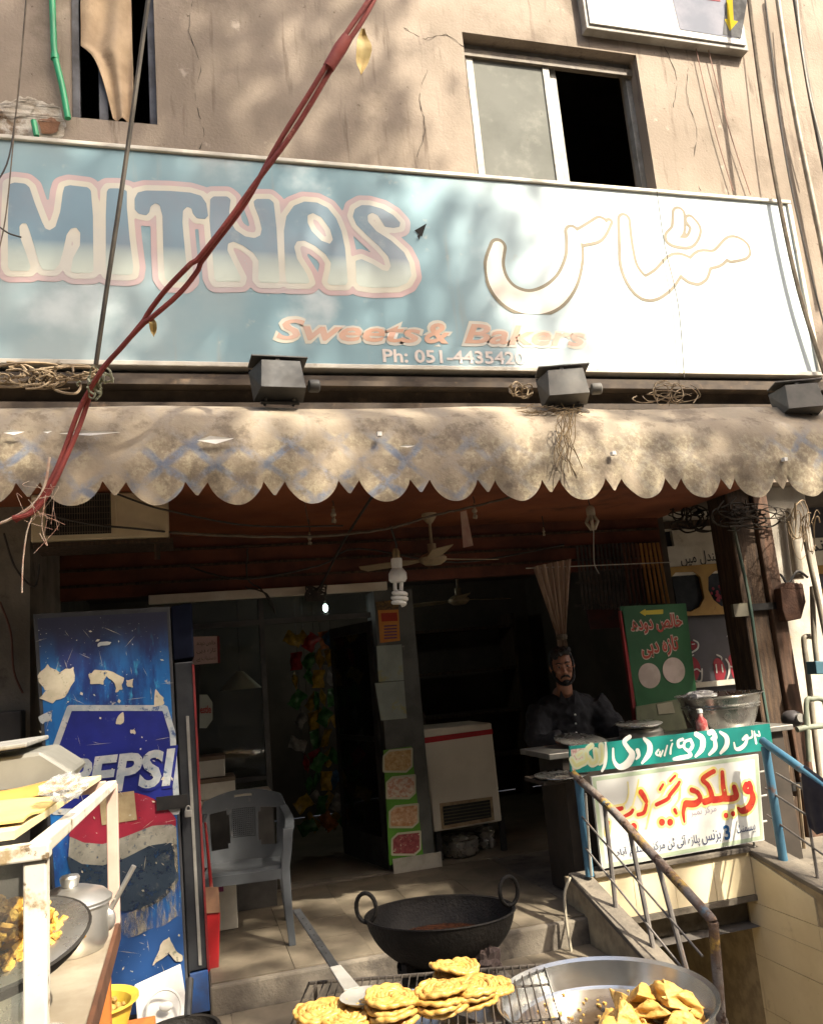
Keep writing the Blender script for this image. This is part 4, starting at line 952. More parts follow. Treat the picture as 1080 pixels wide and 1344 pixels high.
for j in range(NV):
    for i in range(NU):
        u, v = (i+.5)/NU, (j+.5)/NV; a = abs(u-.5)*2
        if a < .22 and .885 < v < .935: continue
        if .36 < a < .80 and .20 < v < .72 and ((a-.58)/.24)**4+((v-.46)/.28)**4 < 1: continue
        if a < .27 and .34 < v < .74: continue
        fs_.append((j*(NU+1)+i, j*(NU+1)+i+1, (j+1)*(NU+1)+i+1, (j+1)*(NU+1)+i))
b.add(vs_, fs_); bo = b.build('backrest', M_pl, chr_, smooth=True, world=False, solid=.012, angle=80)
b = B()
for i in range(13):
    u = .365+.27*i/12; b.tube([Vector(bk(u, .34+.4*k/4)) for k in range(5)], .0042, 4)
for j in range(15):
    v = .345+.39*j/14; b.tube([Vector(bk(.365+.27*k/4, v)) for k in range(5)], .0042, 4)
o = b.build('perforated_panel', M_pl, None); o.parent = bo
for s_ in (-1, 1):
    b = B(); pr = [(s_*.25, .20, .70), (s_*.272, .12, .665), (s_*.282, .0, .655), (s_*.282, -.13, .65), (s_*.278, -.20, .615)]
    cp = curve(pr, 5); sec = [(-.026, .008), (.026, .008), (.030, -.008), (-.02, -.012)]
    vs_ = []
    for q in cp: vs_ += [q+Vector((sx_*1.0, 0, sz_)) for sx_, sz_ in sec]
    b.add(vs_, [(i*4+k, i*4+(k+1) % 4, (i+1)*4+(k+1) % 4, (i+1)*4+k) for i in range(len(cp)-1) for k in range(4)]+[(0, 1, 2, 3)]); b.build('arm', M_pl, chr_, world=False, bevel=.004)
    def leg(pts, w0, w1):
        b = B(); vs_ = []; n_ = len(pts)
        for i, q in enumerate(pts):
            w = w0+(w1-w0)*i/(n_-1); q = Vector(q); vs_ += [q+Vector((-w, -w*.55, 0)), q+Vector((w, -w*.55, 0)), q+Vector((w, w*.55, 0)), q+Vector((-w, w*.55, 0))]
        b.add(vs_, [(i*4+k, i*4+(k+1) % 4, (i+1)*4+(k+1) % 4, (i+1)*4+k) for i in range(n_-1) for k in range(4)]+[(0, 1, 2, 3), tuple(4*(n_-1)+k for k in range(4))]); b.build('leg', M_pl, chr_, world=False, bevel=.004)
    leg([(s_*.272, -.20, .63), (s_*.262, -.215, .52), (s_*.245, -.225, .42), (s_*.25, -.24, .2), (s_*.262, -.258, 0)], .030, .020)
    leg([(s_*.225, .19, .42), (s_*.235, .225, .2), (s_*.248, .265, 0)], .032, .022)

# ------------------------------------------------------------------ pillar posters
def poster(label, l, Yd, m, cat='poster', name='poster', group=None):
    t = thing(name, label, cat, pq(l[-1:], Yd)[0], 0, group); B().prism(pq(l, Yd), (0, .003, 0)).build('sheet', m, t); return t
YP = YF-.035
t = poster('orange printed notice at the top of the dark pillar', [(496, 801), (523, 800), (525, 841), (499, 844)], YP, mat('orange_paper', (.42, .13, .02), (.5, .22, .04), sc=4), 'notice', 'notice')
B().prism(pq([(500, 805), (521, 804), (522, 815), (501, 816)], YP-.002), (0, .001, 0)).build('red_block', mat('red_block', (.35, .03, .01)), t)
for k in range(5): B().prism(pq([(504, 821+k*4), (521, 820+k*4), (521, 822+k*4), (504, 823+k*4)], YP-.002), (0, .001, 0)).build('print_line', mat('print_purple', (.15, .06, .12)), t)
poster('small dark fringed ornament above the orange notice', [(493, 790), (524, 787), (523, 799), (495, 801)], YP-.003, mat('fringe', (.18, .11, .03), (.05, .03, .02), sc=60), 'ornament', 'ornament')
M_gp = mat('grey_sheet', (.28, .32, .28), (.22, .25, .22), sc=5, rough=.35, stain=((.3, .28, .12), .55, .7, 9))
poster('upper glossy grey sheet in plastic on the pillar', [(494, 848), (527, 846), (530, 893), (497, 895)], YP, M_gp, 'notice', 'notice')
poster('lower crinkled grey sheet in plastic on the pillar', [(492, 897), (530, 894), (534, 943), (500, 946)], YP-.002, M_gp, 'notice', 'notice')
mp_ = poster('tall green menu poster with four food pictures on the pillar', [(503, 985), (540, 980), (556, 1128), (511, 1136)], YP, mat('menu_green', (.07, .24, .015), (.10, .30, .03), sc=4, rough=.4), 'poster', 'menu_poster')
foods = [((522, 999), (.40, .24, .08), (.55, .40, .2)), ((526, 1034), (.6, .55, .45), (.45, .2, .12)), ((530, 1072), (.42, .2, .08), (.6, .4, .25)), ((533, 1108), (.2, .03, .04), (.32, .08, .08))]
for k, ((cx, cy), c1, c2) in enumerate(foods):
    w_, h_ = 18, 15; l = [(cx-w_, cy+h_*.9), (cx-w_, cy-h_*.4), (cx-w_*.6, cy-h_*.85), (cx+w_, cy-h_*1.05), (cx+w_, cy+h_*.45), (cx+w_*.6, cy+h_*.9)]
    f = field([('p', [[(P(x_, y_, Y=YP).x, P(x_, y_, Y=YP).z) for x_, y_ in l]])], .006, .03)
    iso(f, .010, at(YP-.0015)).build('picture_border', mat('menu_cream', (.5, .5, .36)), mp_)
    iso(f, -.004, at(YP-.003)).build('food_picture', mat('food_%d' % k, c1, c2, sc=34, rough=.4, stain=((.6, .5, .35), .58, .66, 45)), mp_)

# ------------------------------------------------------------------ white freezer and pots
fz = thing('white_freezer', 'white freezer with red stripe and rusty vent in the doorway', 'freezer', (2.0, 6.35, FL))
YZ = 6.2
M_fz = mat('freezer_white', (.62, .58, .47), (.55, .51, .41), sc=3, rough=.4, stain=((.3, .2, .1), .66, .8, 5))
b = B(); b.prism(pq([(553, 958), (645, 949), (659, 1078), (570, 1093)], YZ), (0, .5, 0)); b.build('body', M_fz, fz, bevel=.012)
B().prism(pq([(553.5, 969), (646, 957), (647, 963.5), (554.5, 976.5)], YZ-.003), (0, .002, 0)).build('red_stripe', mat('stripe_red', (.38, .015, .02)), fz)
vt = B().prism(pq([(577, 1055), (646, 1046), (649, 1077), (580, 1089)], YZ-.006), (0, .005, 0)).build('vent', mat('vent_rust', (.33, .25, .14), (.2, .13, .07), sc=14), fz)
B().prism(pq([(581, 1059), (643, 1050), (645, 1073), (583, 1084)], YZ-.009), (0, .002, 0)).build('vent_opening', M_black, vt)
for k in range(5): B().prism(pq([(582, 1062+k*4.4), (643, 1053+k*4.4), (643, 1054.3+k*4.4), (582, 1063.3+k*4.4)], YZ-.013), (0, .003, 0)).build('slat', mat('vent_slat', (.10, .09, .05), (.05, .05, .03)), vt)
for x in (1.79, 2.30):
    for y in (6.25, 6.62): B().bb(x-.02, x+.02, y-.02, y+.02, FL+.001, .53).build('leg', M_black, fz)
M_steel = mat('steel', (.55, .54, .50), (.42, .41, .38), sc=6, rough=.28, metal=.9, stain=((.25, .2, .14), .6, .8, 8))
def pot(label, x, y, z, r, h, m=None, group=None):
    t = thing('steel_pot', label, 'pot', (x, y, z), 0, group)
    B().lathe([(0, 0), (r*.9, 0), (r, h*.15), (r, h*.9), (r*1.08, h), (r*1.06, h*1.02), (r*.96, h*.9), (r*.94, h*.15), (0, h*.1)], (0, 0, 0), 28).build('bowl', m or M_steel, t, smooth=True, world=False)
    B().lathe([(r*1.05, h*1.03), (r*.9, h*1.12), (r*.4, h*1.2), (r*.3, h*1.22), (0, h*1.22)], (0, 0, 0), 28).build('lid', m or M_steel, t, smooth=True, world=False)
    B().lathe([(r*1.004, h*.45), (r*1.02, h*.47), (r*1.004, h*.49)], (0, 0, 0), 28).build('rim_band', m or M_steel, t, smooth=True, world=False)
pot('large lidded steel pot on the floor under the freezer', 1.98, 6.33, FL+.004, .14, .12)
pot('smaller steel pot on the floor at the right under the freezer', 2.22, 6.42, FL+.004, .075, .13)
fr = thing('grey_drum', 'dim grey drum standing behind the white freezer', 'drum', (1.95, 7.2, FL)); B().lathe([(0, 0), (.2, 0), (.2, 1.0), (.18, 1.03), (0, 1.03)], (1.86, 7.3, FL+.002), 24).build('barrel', mat('drum_grey', (.16, .16, .14), (.12, .12, .11)), fr, smooth=True)
shf = thing('back_shelf', 'dark rack of goods deep inside the shop', 'shelf', (2.6, 8.7, FL))
for k in range(4): B().bb(1.9, 3.5, 8.5, 8.9, .7+k*.45, .73+k*.45).build('shelf_board', M_wood, shf)
for x in (1.9, 3.5): B().bb(x-.02, x+.02, 8.5, 8.9, FL+.001, 2.2).build('upright', M_wood, shf)

lp = thing('lit_bulb', 'small lit bulb glowing inside the shop above the door', 'light bulb', P(427, 798, Y=7.9))
bp0 = P(427, 798, Y=7.9); em = bpy.data.materials.new('bulb_glow'); em.use_nodes = True; em.node_tree.nodes['Principled BSDF'].inputs['Emission Color'].default_value = (.8, 1, .92, 1); em.node_tree.nodes['Principled BSDF'].inputs['Emission Strength'].default_value = 4
B().ball(bp0, (.026, .026, .04), 8).build('glass_bulb', em, lp, smooth=True)
B().tube([bp0+Vector((0, 0, .03)), (bp0.x, bp0.y, 2.62)], .008, 6).build('flex', M_wire, lp)
pl_ = bpy.data.lights.new('bulb_light', 'POINT'); pl_.energy = 1.3; pl_.color = (.95, 1, .9); pl_.shadow_soft_size = .03
po = bpy.data.objects.new('bulb_light', pl_); col.objects.link(po); po.location = bp0+Vector((0, -.06, -.05)); attach(po, lp)
# ------------------------------------------------------------------ sales counter, signs over the stairs
ct = thing('sales_counter', 'dark sales counter behind the stair railing holding steel bowls', 'counter', (2.9, 5.0, FL))
B().bb(2.20, 3.80, 4.80, 5.16, FL+.001, 1.085).build('body', mat('counter_brown', (.05, .038, .028), (.03, .024, .018), sc=4), ct)
B().bb(2.10, 3.86, 4.76, 5.22, 1.086, 1.12).build('top', mat('counter_steel', (.30, .29, .26), (.2, .19, .17), sc=6, rough=.4, metal=.6), ct, bevel=.004)
YG = 4.585
M_teal = mat('teal_board', (.012, .23, .19), (.015, .19, .165), sc=3, rough=.4, stain=((.05, .2, .17), .6, .75, 10))
gs = thing('green_dairy_strip', 'teal strip board with white Urdu lettering on the railing', 'sign', (2.8, YG, 1.0))
b = B(); b.prism(pq([(747, 980), (1010, 950), (1015, 984), (749, 1016)], YG), (0, .012, 0)); b.build('board', M_teal, gs)
G_ = (740, 940, 3.857)
GW = [[(985,78,4),(990,100,4),(970,95,5)], [(962,78,4),(972,138,6)], [(950,75,4),(952,105,5),(925,115,5)], [(905,118,7),(925,100,8),(918,140,9),(890,165,10),(868,165,7),(860,135,4)],
 [(790,82,7),(822,108,13),(822,150,13),(792,188,7)], [(735,85,13),(752,80,12),(765,108,12),(748,115,8)], [(762,120,10),(765,160,12),(735,195,7)], [(668,92,12),(700,115,15),(698,165,14),(665,205,6)],
 [(640,120,8),(650,150,9),(632,175,8),(608,160,7),(612,130,7),(640,120,7)], [(600,118,8),(578,128,8),(580,155,8),(605,150,6)], [(630,180,8),(640,200,9),(590,212,11),(555,218,7)],
 [(548,140,4),(540,165,5),(538,190,6)], [(522,150,4),(508,200,5)], [(500,175,4),(488,205,4)], [(478,170,4),(465,190,5),(480,200,4),(485,180,4)], [(540,125,3),(548,122,3)],
 [(405,115,8),(432,145,14),(430,190,14),(395,238,6)], [(372,175,11),(378,200,9),(365,218,5)], [(332,105,10),(305,130,11),(325,165,12),(345,195,16),(322,240,18),(280,258,13),(252,225,8),(248,165,5)],
 [(210,135,5),(212,200,8),(205,250,8),(192,278,6)]]
def strokes(L, crop, Y, ppm): return [('s', smooth3(pxs(q, *crop, Y, ppm))) for q in L]
fw = field(strokes(GW, G_, YG, 205), .0035, .02)
parts(iso(fw, 0, at(YG-.002)), 'lettering', mat('sign_white', (.74, .74, .68), (.66, .66, .58), sc=5), gs)
GY = [[(188,150,6),(192,215,7),(180,235,5)], [(160,175,6),(165,225,8),(140,240,8),(125,215,6)], [(110,190,7),(112,225,7),(85,240,9),(60,250,8),(40,220,6)], [(140,150,4),(120,165,4)], [(90,185,4),(70,200,5)]]
fy = field(strokes(GY, G_, YG, 205), .0035, .03)
parts(iso(fy, .012, at(YG-.0015)), 'lettering_glow', mat('sign_cream', (.58, .60, .40), (.5, .55, .38)), gs)
parts(iso(fy, 0, at(YG-.003)), 'lettering', mat('sign_lime', (.50, .52, .20), (.55, .55, .3)), gs)
f = field([('p', [[(P(x_, y_, Y=YG).x, P(x_, y_, Y=YG).z) for x_, y_ in [(749, 984), (775, 981), (770, 995), (762, 1008), (751, 1012)]]])], .004, .02)
iso(f, 0, at(YG-.0012)).build('worn_corner', mat('worn_print', (.60, .55, .45), (.4, .2, .2), sc=60), gs)
YWs = 4.59
ws_ = thing('hairdresser_sign', 'white board with red Urdu hairdresser lettering above stairwell', 'sign', (2.8, YWs, .5))
b = B(); b.prism(pq([(776, 1020), (995, 990), (1003, 1103), (790, 1141)], YWs), (0, .02, 0)); b.build('board', mat('sign_board_white', (.66, .66, .61), (.6, .6, .55), sc=3, rough=.35, stain=((.5, .42, .45), .6, .75, 6)), ws_)
f = field([('p', [[(P(x_, y_, Y=YWs).x, P(x_, y_, Y=YWs).z) for x_, y_ in [(777, 1021), (994, 991), (1002, 1102), (791, 1140)]]])], .006, .02)
iso(f, 0, at(YWs-.001), -.022).build('green_border', mat('pale_green_edge', (.42, .50, .34), (.36, .44, .3), sc=4), ws_)
W_ = (770, 990, 4.5)
WR = [[(940,180,14),(930,205,12),(950,222,12),(968,205,12),(958,172,12)], [(972,225,12),(978,265,16),(955,315,17),(915,335,14),(890,318,6)],
 [(868,195,12),(880,245,15),(855,262,14),(800,262,14)], [(798,108,10),(802,180,12),(808,255,14),(745,270,15)], [(748,102,11),(715,120,11),(682,150,11),(715,185,11),(735,240,13),(730,268,14),(695,282,15)],
 [(618,212,12),(650,225,11),(668,262,12),(640,292,15),(585,292,15)], [(580,292,12),(568,345,9),(575,400,5)], [(820,362,12)], [(862,352,12)],
 [(545,165,7),(530,190,9),(490,240,9),(475,265,9),(410,298,9)], [(518,330,9),(528,350,6)], [(520,128,6),(490,160,6)], [(448,180,6),(430,210,6)], [(442,402,15)], [(490,402,15)],
 [(318,225,13),(335,250,12),(350,280,9)], [(350,300,8),(335,345,9),(300,358,8)], [(270,330,7),(255,350,9),(215,370,7)], [(165,330,11),(205,320,9)], [(275,428,16)], [(125,400,6),(120,470,5)]]
fr_ = field(strokes(WR, W_, YWs, 168), .0032, .05)
parts(iso(fr_, .014, at(YWs-.0022)), 'lettering_outline', mat('sign_yellow', (.66, .55, .12), (.70, .64, .32), sc=9), ws_)
parts(iso(fr_, 0, at(YWs-.004)), 'lettering', worn(mat('sign_red', (.36, .012, .010), (.5, .05, .015), sc=14), 30, .28, .40), ws_)
WYl = [[(240,165,4),(245,230,5),(225,290,6),(170,310,6)], [(305,150,4),(290,230,5),(265,320,6)], [(535,120,6),(470,190,6),(430,260,7),(385,300,6),(350,440,5)], [(550,200,7),(545,260,7),(520,300,6)]]
iso(field(strokes(WYl, W_, YWs, 205), .004, .03), 0, at(YWs-.0032)).build('yellow_stroke', MC['sign_yellow'], ws_)
M_nb = mat('navy_ink', (.02, .035, .10), (.03, .05, .12))
ptext('lettering', urdu('بیسمنٹ'), M_nb, ws_, (967, 1090), (991, 1085), YWs-.003, .065, off=.004)
ptext('lettering', '3', mat('blue_ink', (.01, .09, .25)), ws_, (950, 1094), (958, 1092), YWs-.003, .085, off=.03)
ptext('lettering', urdu('بزنس'), M_nb, ws_, (921, 1101), (946, 1097), YWs-.003, .075, off=.004)
ptext('lettering', urdu('پلازہ آئی ٹن مرکز'), M_nb, ws_, (856, 1112), (918, 1102), YWs-.003, .075, off=.004)
ptext('lettering', urdu('اسلام آباد'), M_nb, ws_, (808, 1121), (850, 1114), YWs-.003, .06, off=.004)
ptext('faint_lettering', urdu('مرکز نمبر'), mat('faint_ink', (.36, .3, .36)), ws_, (906, 1068), (940, 1062), YWs-.003, .05)

# ------------------------------------------------------------------ railings
M_blue = mat('rail_blue', (.045, .13, .20), (.07, .17, .24), sc=5, rough=.5, stain=[((.16, .07, .03), .58, .72, 9), ((.3, .3, .28), .68, .74, 20)])
M_rust = mat('rail_rust', (.13, .075, .045), (.20, .18, .16), sc=7, rough=.75, bump=.8, bsc=50, stain=[((.40, .25, .05), .52, .62, 6), ((.05, .025, .015), .55, .62, 16), ((.12, .17, .2), .60, .66, 5)])
rl = thing('stair_railing', 'rusty pipe handrail sloping down beside the stairwell', 'railing', (2.12, 3.9, .1))
XR = 2.14
p_top = P(757, 1022, Y=4.56); XR = p_top.x
def onx(x, y): return P(x, y, X=XR)
rail_pts = [P(750, 1012, X=XR-.01), onx(757, 1021), onx(800, 1060), onx(850, 1115), onx(905, 1175), onx(930, 1203), onx(935, 1211), onx(936.5, 1220), onx(943, 1300), onx(950, 1390)]
B().tube(curve(rail_pts, 5), .0225, 12).build('handrail', M_rust, rl, smooth=True)
a_ = onx(759, 1024); f_ = onx(769, 1152)
B().tube([(XR, a_.y, a_.z), (XR, a_.y, .462)], .024, 12).build('post', M_blue, rl, smooth=True)
M_bal = mat('baluster_grey', (.12, .11, .10), (.2, .18, .16), sc=8, rough=.6, metal=.3, stain=((.2, .11, .06), .58, .72, 8))
for (u0_, v0, u1_, v1) in ((793, 1055, 811, 1218), (826, 1090, 862, 1268), (862, 1130, 904, 1286)):
    q0, q1 = onx(u0_, v0), onx(u1_, v1); B().tube([q0, q1], .013, 8).build('baluster', M_bal, rl, smooth=True)
for (u0_, v0, u1_, v1) in ((763, 1068, 925, 1255), (767, 1108, 930, 1310)):
    B().tube([onx(u0_, v0)+Vector((-.012, 0, 0)), onx(u1_, v1)+Vector((-.012, 0, 0))], .006, 6).build('cross_rod', M_bal, rl, smooth=True)
B().tube([onx(768, 1042), onx(776, 1150)], .008, 6).build('thin_rod', mat('pale_rod', (.35, .34, .30), (.25, .24, .2)), rl)
r2 = thing('far_stair_railing', 'blue pipe railing on the right side of the stairwell', 'railing', (3.4, 4.4, .2))
XQ = 3.36
def onq(x, y): return P(x, y, X=XQ)
B().tube(curve([onq(1000, 972), onq(1009, 979), onq(1040, 1001), onq(1090, 1038), onq(1150, 1085)], 4), .024, 12).build('handrail', M_blue, r2, smooth=True)
a_ = onq(1004, 980); B().tube([a_, (XQ, a_.y, zc(a_.y, 1)-.002)], .026, 12).build('post', M_blue, r2, smooth=True)
for (u0_, v0, u1_, v1) in ((1004, 1035, 1120, 1110), (1006, 1070, 1120, 1150), (1018, 1015, 1120, 1075)): B().tube([onq(u0_, v0), onq(u1_, v1)], .0065, 6).build('cross_rod', M_bal, r2)
for (u0_, v0, u1_, v1) in ((1052, 1020, 1075, 1165), (1092, 1050, 1110, 1195)): B().tube([onq(u0_, v0), onq(u1_, v1)], .009, 6).build('baluster', M_bal, r2)
B().tube([P(975, 998, Y=4.62), P(990, 1112, Y=4.62)], .007, 6).build('thin_rod', MC['pale_rod'], r2)
for v in (1016, 1048, 1082): B().tube([P(985, v, Y=4.63), P(1006, v-4, Y=4.63)], .007, 6).build('tie_rod', MC['pale_rod'], r2)
# dark cloth over the right rail
b = B()
c0, c1 = onq(1055, 1012), onq(1100, 1045)
def clo(u, v):
    p = c0.lerp(c1, u); s_ = (v-.5)*2; side = -1 if s_ < 0 else 1
    d = abs(s_)*.30*(1-.15*u+.06*math.sin(u*9)); wv = .010*math.sin(u*14+v*3)
    return (p.x+side*(.028 if abs(s_) > .08 else .028*abs(s_)/.08)+wv*abs(s_), p.y+.01*math.sin(v*9), p.z+.032*(1-min(1, abs(s_)/.12))-d+.0)
b.sheet(clo, 14, 24)
tag(b.build('draped_cloth', mat('navy_cloth', (.018, .018, .03), (.03, .028, .04), sc=12, rough=.95), smooth=True, solid=.006), 'dark navy cloth draped over the blue right railing', 'cloth')

# ------------------------------------------------------------------ bowls and plates on the counter
def bowl(label, x, y, z, r, h, rb, group='steel bowls on the counter', m=None):
    t = thing('steel_basin', label, 'basin', (x, y, z), 0, group); th = .006
    B().lathe([(0, 0), (rb, 0), (rb+(r-rb)*.4, h*.35), (r*.97, h*.92), (r, h*.97), (r*1.05, h), (r*1.05, h+.004), (r-th, h*.96), (rb+(r-rb)*.4-th, h*.36), (rb-th, .008), (0, .008)], (0, 0, 0), 40).build('bowl', m or M_steel, t, smooth=True, world=False)
    for k in (.62, .70): B().lathe([(rb+(r-rb)*(k+.06), h*(k-.015)), (rb+(r-rb)*(k+.06)+.006, h*k), (rb+(r-rb)*(k+.06), h*(k+.015))], (0, 0, 0), 40).build('rib', m or M_steel, t, smooth=True, world=False)
    return t
M_steeld = mat('steel_dark', (.20, .19, .17), (.13, .12, .11), sc=6, rough=.35, metal=.8)
q = P(942, 908, Y=5.0); bowl('wide ribbed steel basin at the right end of the counter', q.x, 5.0, 1.121, .275, .225, .19, group=None)
def plate(label, px, py, Yd, r, z, tilt=0, rz=0, m=None):
    c = P(px, py, Y=Yd); t = thing('steel_plate', label, 'plate', (c.x, Yd, z), 0, 'steel plates on the counter'); t.rotation_euler = (tilt, 0, rz)
    B().lathe([(0, 0), (r*.8, 0), (r*.95, .012), (r, .016), (r*.99, .020), (r*.94, .016), (r*.79, .004), (0, .004)], (0, 0, 0), 40).build('dish', m or M_steel, t, smooth=True, world=False)
    B().lathe([(r*.985, .016), (r*1.006, .0185), (r*.985, .021)], (0, 0, 0), 40).build('rim', m or M_steel, t, smooth=True, world=False)
plate('wide steel plate at the left end of the counter', 762, 975, 4.98, .17, 1.14, rad(12), rad(20))
plate('flat steel plate in front of the standing man', 838, 950, 4.93, .15, 1.205, rad(3))
plate('steel plate partly hidden under the lower counter edge', 735, 1008, 4.72, .16, .985, rad(2))
t = tag(B().bb(2.0, 2.24, 4.65, 4.95, .96, .984).build('side_ledge', mat('counter_brown', (.05, .04, .03)), bevel=.003), 'dark wooden side ledge below the left counter end', 'ledge')
qx = P(868, 946, Y=4.95)
b = B(); b.lathe([(0, 0), (.13, 0), (.14, .02), (.14, .05), (.12, .07), (0, .08)], (qx.x-.16, 4.95, 1.121), 28); t = tag(b.build('stacked_dish', M_steeld, smooth=True), 'dark covered dish under the flat steel plate', 'dish')
# crumpled plastic bags
def crumple(name, label, cat, c, s_, m, seed, n=5):
    r = random.Random(seed); b = B(); b.ball((0, 0, 0), 1, n*2)
    vs_ = []
    for v in b.v:
        k = .75+.5*r.random(); vs_.append((c[0]+v[0]*s_[0]*k, c[1]+v[1]*s_[1]*k, c[2]+v[2]*s_[2]*k))
    b.v = vs_; return tag(b.build(name, m), label, cat)
M_bag = mat('plastic_bag', (.62, .60, .56), (.5, .5, .5), sc=9, rough=.25)
q = P(912, 900, Y=5.0); crumple('plastic_bag', 'crumpled white plastic bag with yellow print on the steel basin', 'bag', (q.x-.02, 4.93, 1.352), (.10, .07, .032), M_bag, 4)
b = B(); b.tube(curve([P(905, 980, Y=4.78), P(915, 950, Y=4.8), P(918, 930, Y=4.85)], 4), [.05]*4+[.045]*4+[.03], 10); 
q = P(915, 945, Y=4.86); t = thing('red_bottle', 'small red and white bottle before the steel basin', 'bottle', (q.x-.02, 4.79, 1.121))
B().lathe([(0, 0), (.030, 0), (.038, .03), (.036, .085), (.016, .11), (.014, .14), (0, .142)], (0, 0, 0), 16).build('body', mat('bottle_red', (.30, .03, .03), (.45, .35, .3), sc=14, rough=.3), t, smooth=True, world=False)
B().lathe([(.018, .135), (.018, .16), (0, .162)], (0, 0, 0), 12).build('cap', MC['sign_white'], t, smooth=True, world=False)

# ------------------------------------------------------------------ green dairy board behind counter
YB = 5.55
gb = thing('green_dairy_board', 'green board with yellow arrow and red Urdu lettering beside the man', 'sign', P(860, 950, Y=YB))
B().prism(pq([(814, 796), (900, 792), (914, 908), (896, 925), (836, 930)], YB), (0, .012, 0)).build('board', mat('board_green', (.022, .085, .035), (.03, .11, .045), sc=4, rough=.4), gb)
f = field([('p', [[(P(x_, y_, Y=YB).x, P(x_, y_, Y=YB).z) for x_, y_ in [(839, 804), (847, 799), (847, 801.5), (870, 800), (870, 806), (847, 807), (847, 809)]]])], .004, .02)
iso(f, 0, at(YB-.002)).build('arrow', mat('board_yellow', (.5, .42, .04)), gb)
M_gr, M_gw = mat('board_red', (.36, .06, .04)), mat('board_pale', (.5, .4, .33))
for s_, a_, c_, h_ in (('خالص دودھ', (828, 822), (895, 816), .13), ('تازہ دہی', (842, 853), (890, 846), .14)):
    ptext('lettering_outline', urdu(s_), M_gw, gb, (a_[0]-1, a_[1]), (c_[0]+1, c_[1]), YB-.002, h_+.02, off=.07)
    ptext('lettering', urdu(s_), M_gr, gb, a_, c_, YB-.0035, h_, off=.025)
for cx, cy, r in ((852, 887, .092), (884, 880, .095)):
    q = P(cx, cy, Y=YB); B().lathe([(0, 0), (r, 0), (r, .001), (0, .001)], (q.x, YB-.0015-(.0012 if cx > 860 else 0), q.z), 36, RX(rad(90))).build('plate_picture', mat('plate_print', (.46, .38, .34), (.36, .3, .26), sc=8), gb)
B().prism(pq([(834, 928), (890, 918), (905, 965), (838, 970)], YB-.02), (0, .01, 0)).build('lower_panel', mat('lower_panel', (.14, .15, .09), (.1, .11, .07), sc=6), gb)
B().prism(pq([(862, 925), (882, 921), (886, 936), (864, 938)], YB-.025), (0, .004, 0)).build('paper', mat('paper_grey', (.3, .28, .2)), gb)
B().bb(P(838, 950, Y=YB).x-.03, P(838, 950, Y=YB).x-.005, YB, YB+.03, FL, P(838, 800, Y=YB).z).build('red_post', mat('red_post', (.28, .015, .015), (.18, .015, .015)), gb)
# striped cloth blind tied at its middle
sc0 = P(725, 740, Y=5.75)
b = B(); tl, tr, bt = P(699, 744, Y=5.75), P(751, 733, Y=5.75), P(737, 836, Y=5.75)
def cur(u, v):
    if v < .78:
        t_ = (v/.78)**1.25; a_ = tl.lerp(bt+Vector((-.035, 0, 0)), t_); c_ = tr.lerp(bt+Vector((.035, 0, 0)), t_)
    else:
        t_ = (v-.78)/.22; a_ = (bt+Vector((-.035, 0, 0))).lerp(bt+Vector((-.05, 0, -.28)), t_); c_ = (bt+Vector((.035, 0, 0))).lerp(bt+Vector((.06, 0, -.28)), t_)
    p = a_.lerp(c_, u); return (p.x, p.y+.02*math.sin(u*40)*(1-.3*v), p.z)
t = thing('tied_curtain', 'pale striped curtain gathered into a point above the man', 'curtain', (bt.x, 5.75, bt.z))
m_cur = mat('curtain_stripe', (.46, .35, .26), (.27, .19, .14), sc=30, rough=.9, stretch=(3, 1, .02))
B().sheet(cur, 60, 20).build('cloth', m_cur, t, smooth=True)
B().lathe([(.037, -.02), (.042, 0), (.037, .02)], bt, 14).build('tie', M_rope, t)
B().tube([P(690, 746, Y=5.76), P(880, 738, Y=5.76)], .004, 5).build('string', mat('string', (.5, .46, .38)), t)
# dark grille and bamboo poles behind
gr = thing('folded_grille', 'dark folded metal grille behind the tied curtain', 'grille', P(800, 800, Y=6.05))
for i in range(15):
    x0_ = 757+i*5.2; B().tube([P(x0_, 716-i*.3, Y=6.05), P(x0_+9, 800, Y=6.05)], .011, 6).build('bar', mat('grille_bar', (.10, .085, .07), (.05, .04, .035), sc=6), gr)
for v in (735, 765, 795): B().tube([P(755, v, Y=6.06), P(838, v-3, Y=6.06)], .008, 6).build('cross_bar', MC['grille_bar'], gr)
B().prism(pq([(770, 800), (838, 797), (840, 822), (775, 826)], 6.07), (0, .02, 0)).build('rust_panel', mat('rust_red', (.08, .018, .015), (.05, .02, .02), sc=10), gr)
ordi = ['first', 'second', 'third', 'fourth', 'fifth', 'sixth', 'seventh', 'eighth', 'ninth']
for i in range(9):
    x0_ = 818+i*5.6; yel = i >= 4
    tag(B().tube([P(x0_, 714-i*.2, Y=5.95), P(x0_+9+i*.7, 792, Y=5.95)], .0115, 8).build('bamboo_pole', mat('pole_yellow', (.42, .21, .05), (.3, .14, .03), sc=7) if yel else mat('pole_brown', (.13, .06, .035), (.08, .035, .02), sc=7), smooth=True), f'{ordi[i]} thin pole from the left in the upright bundle behind green board', 'pole', 'pole bundle behind the green board')

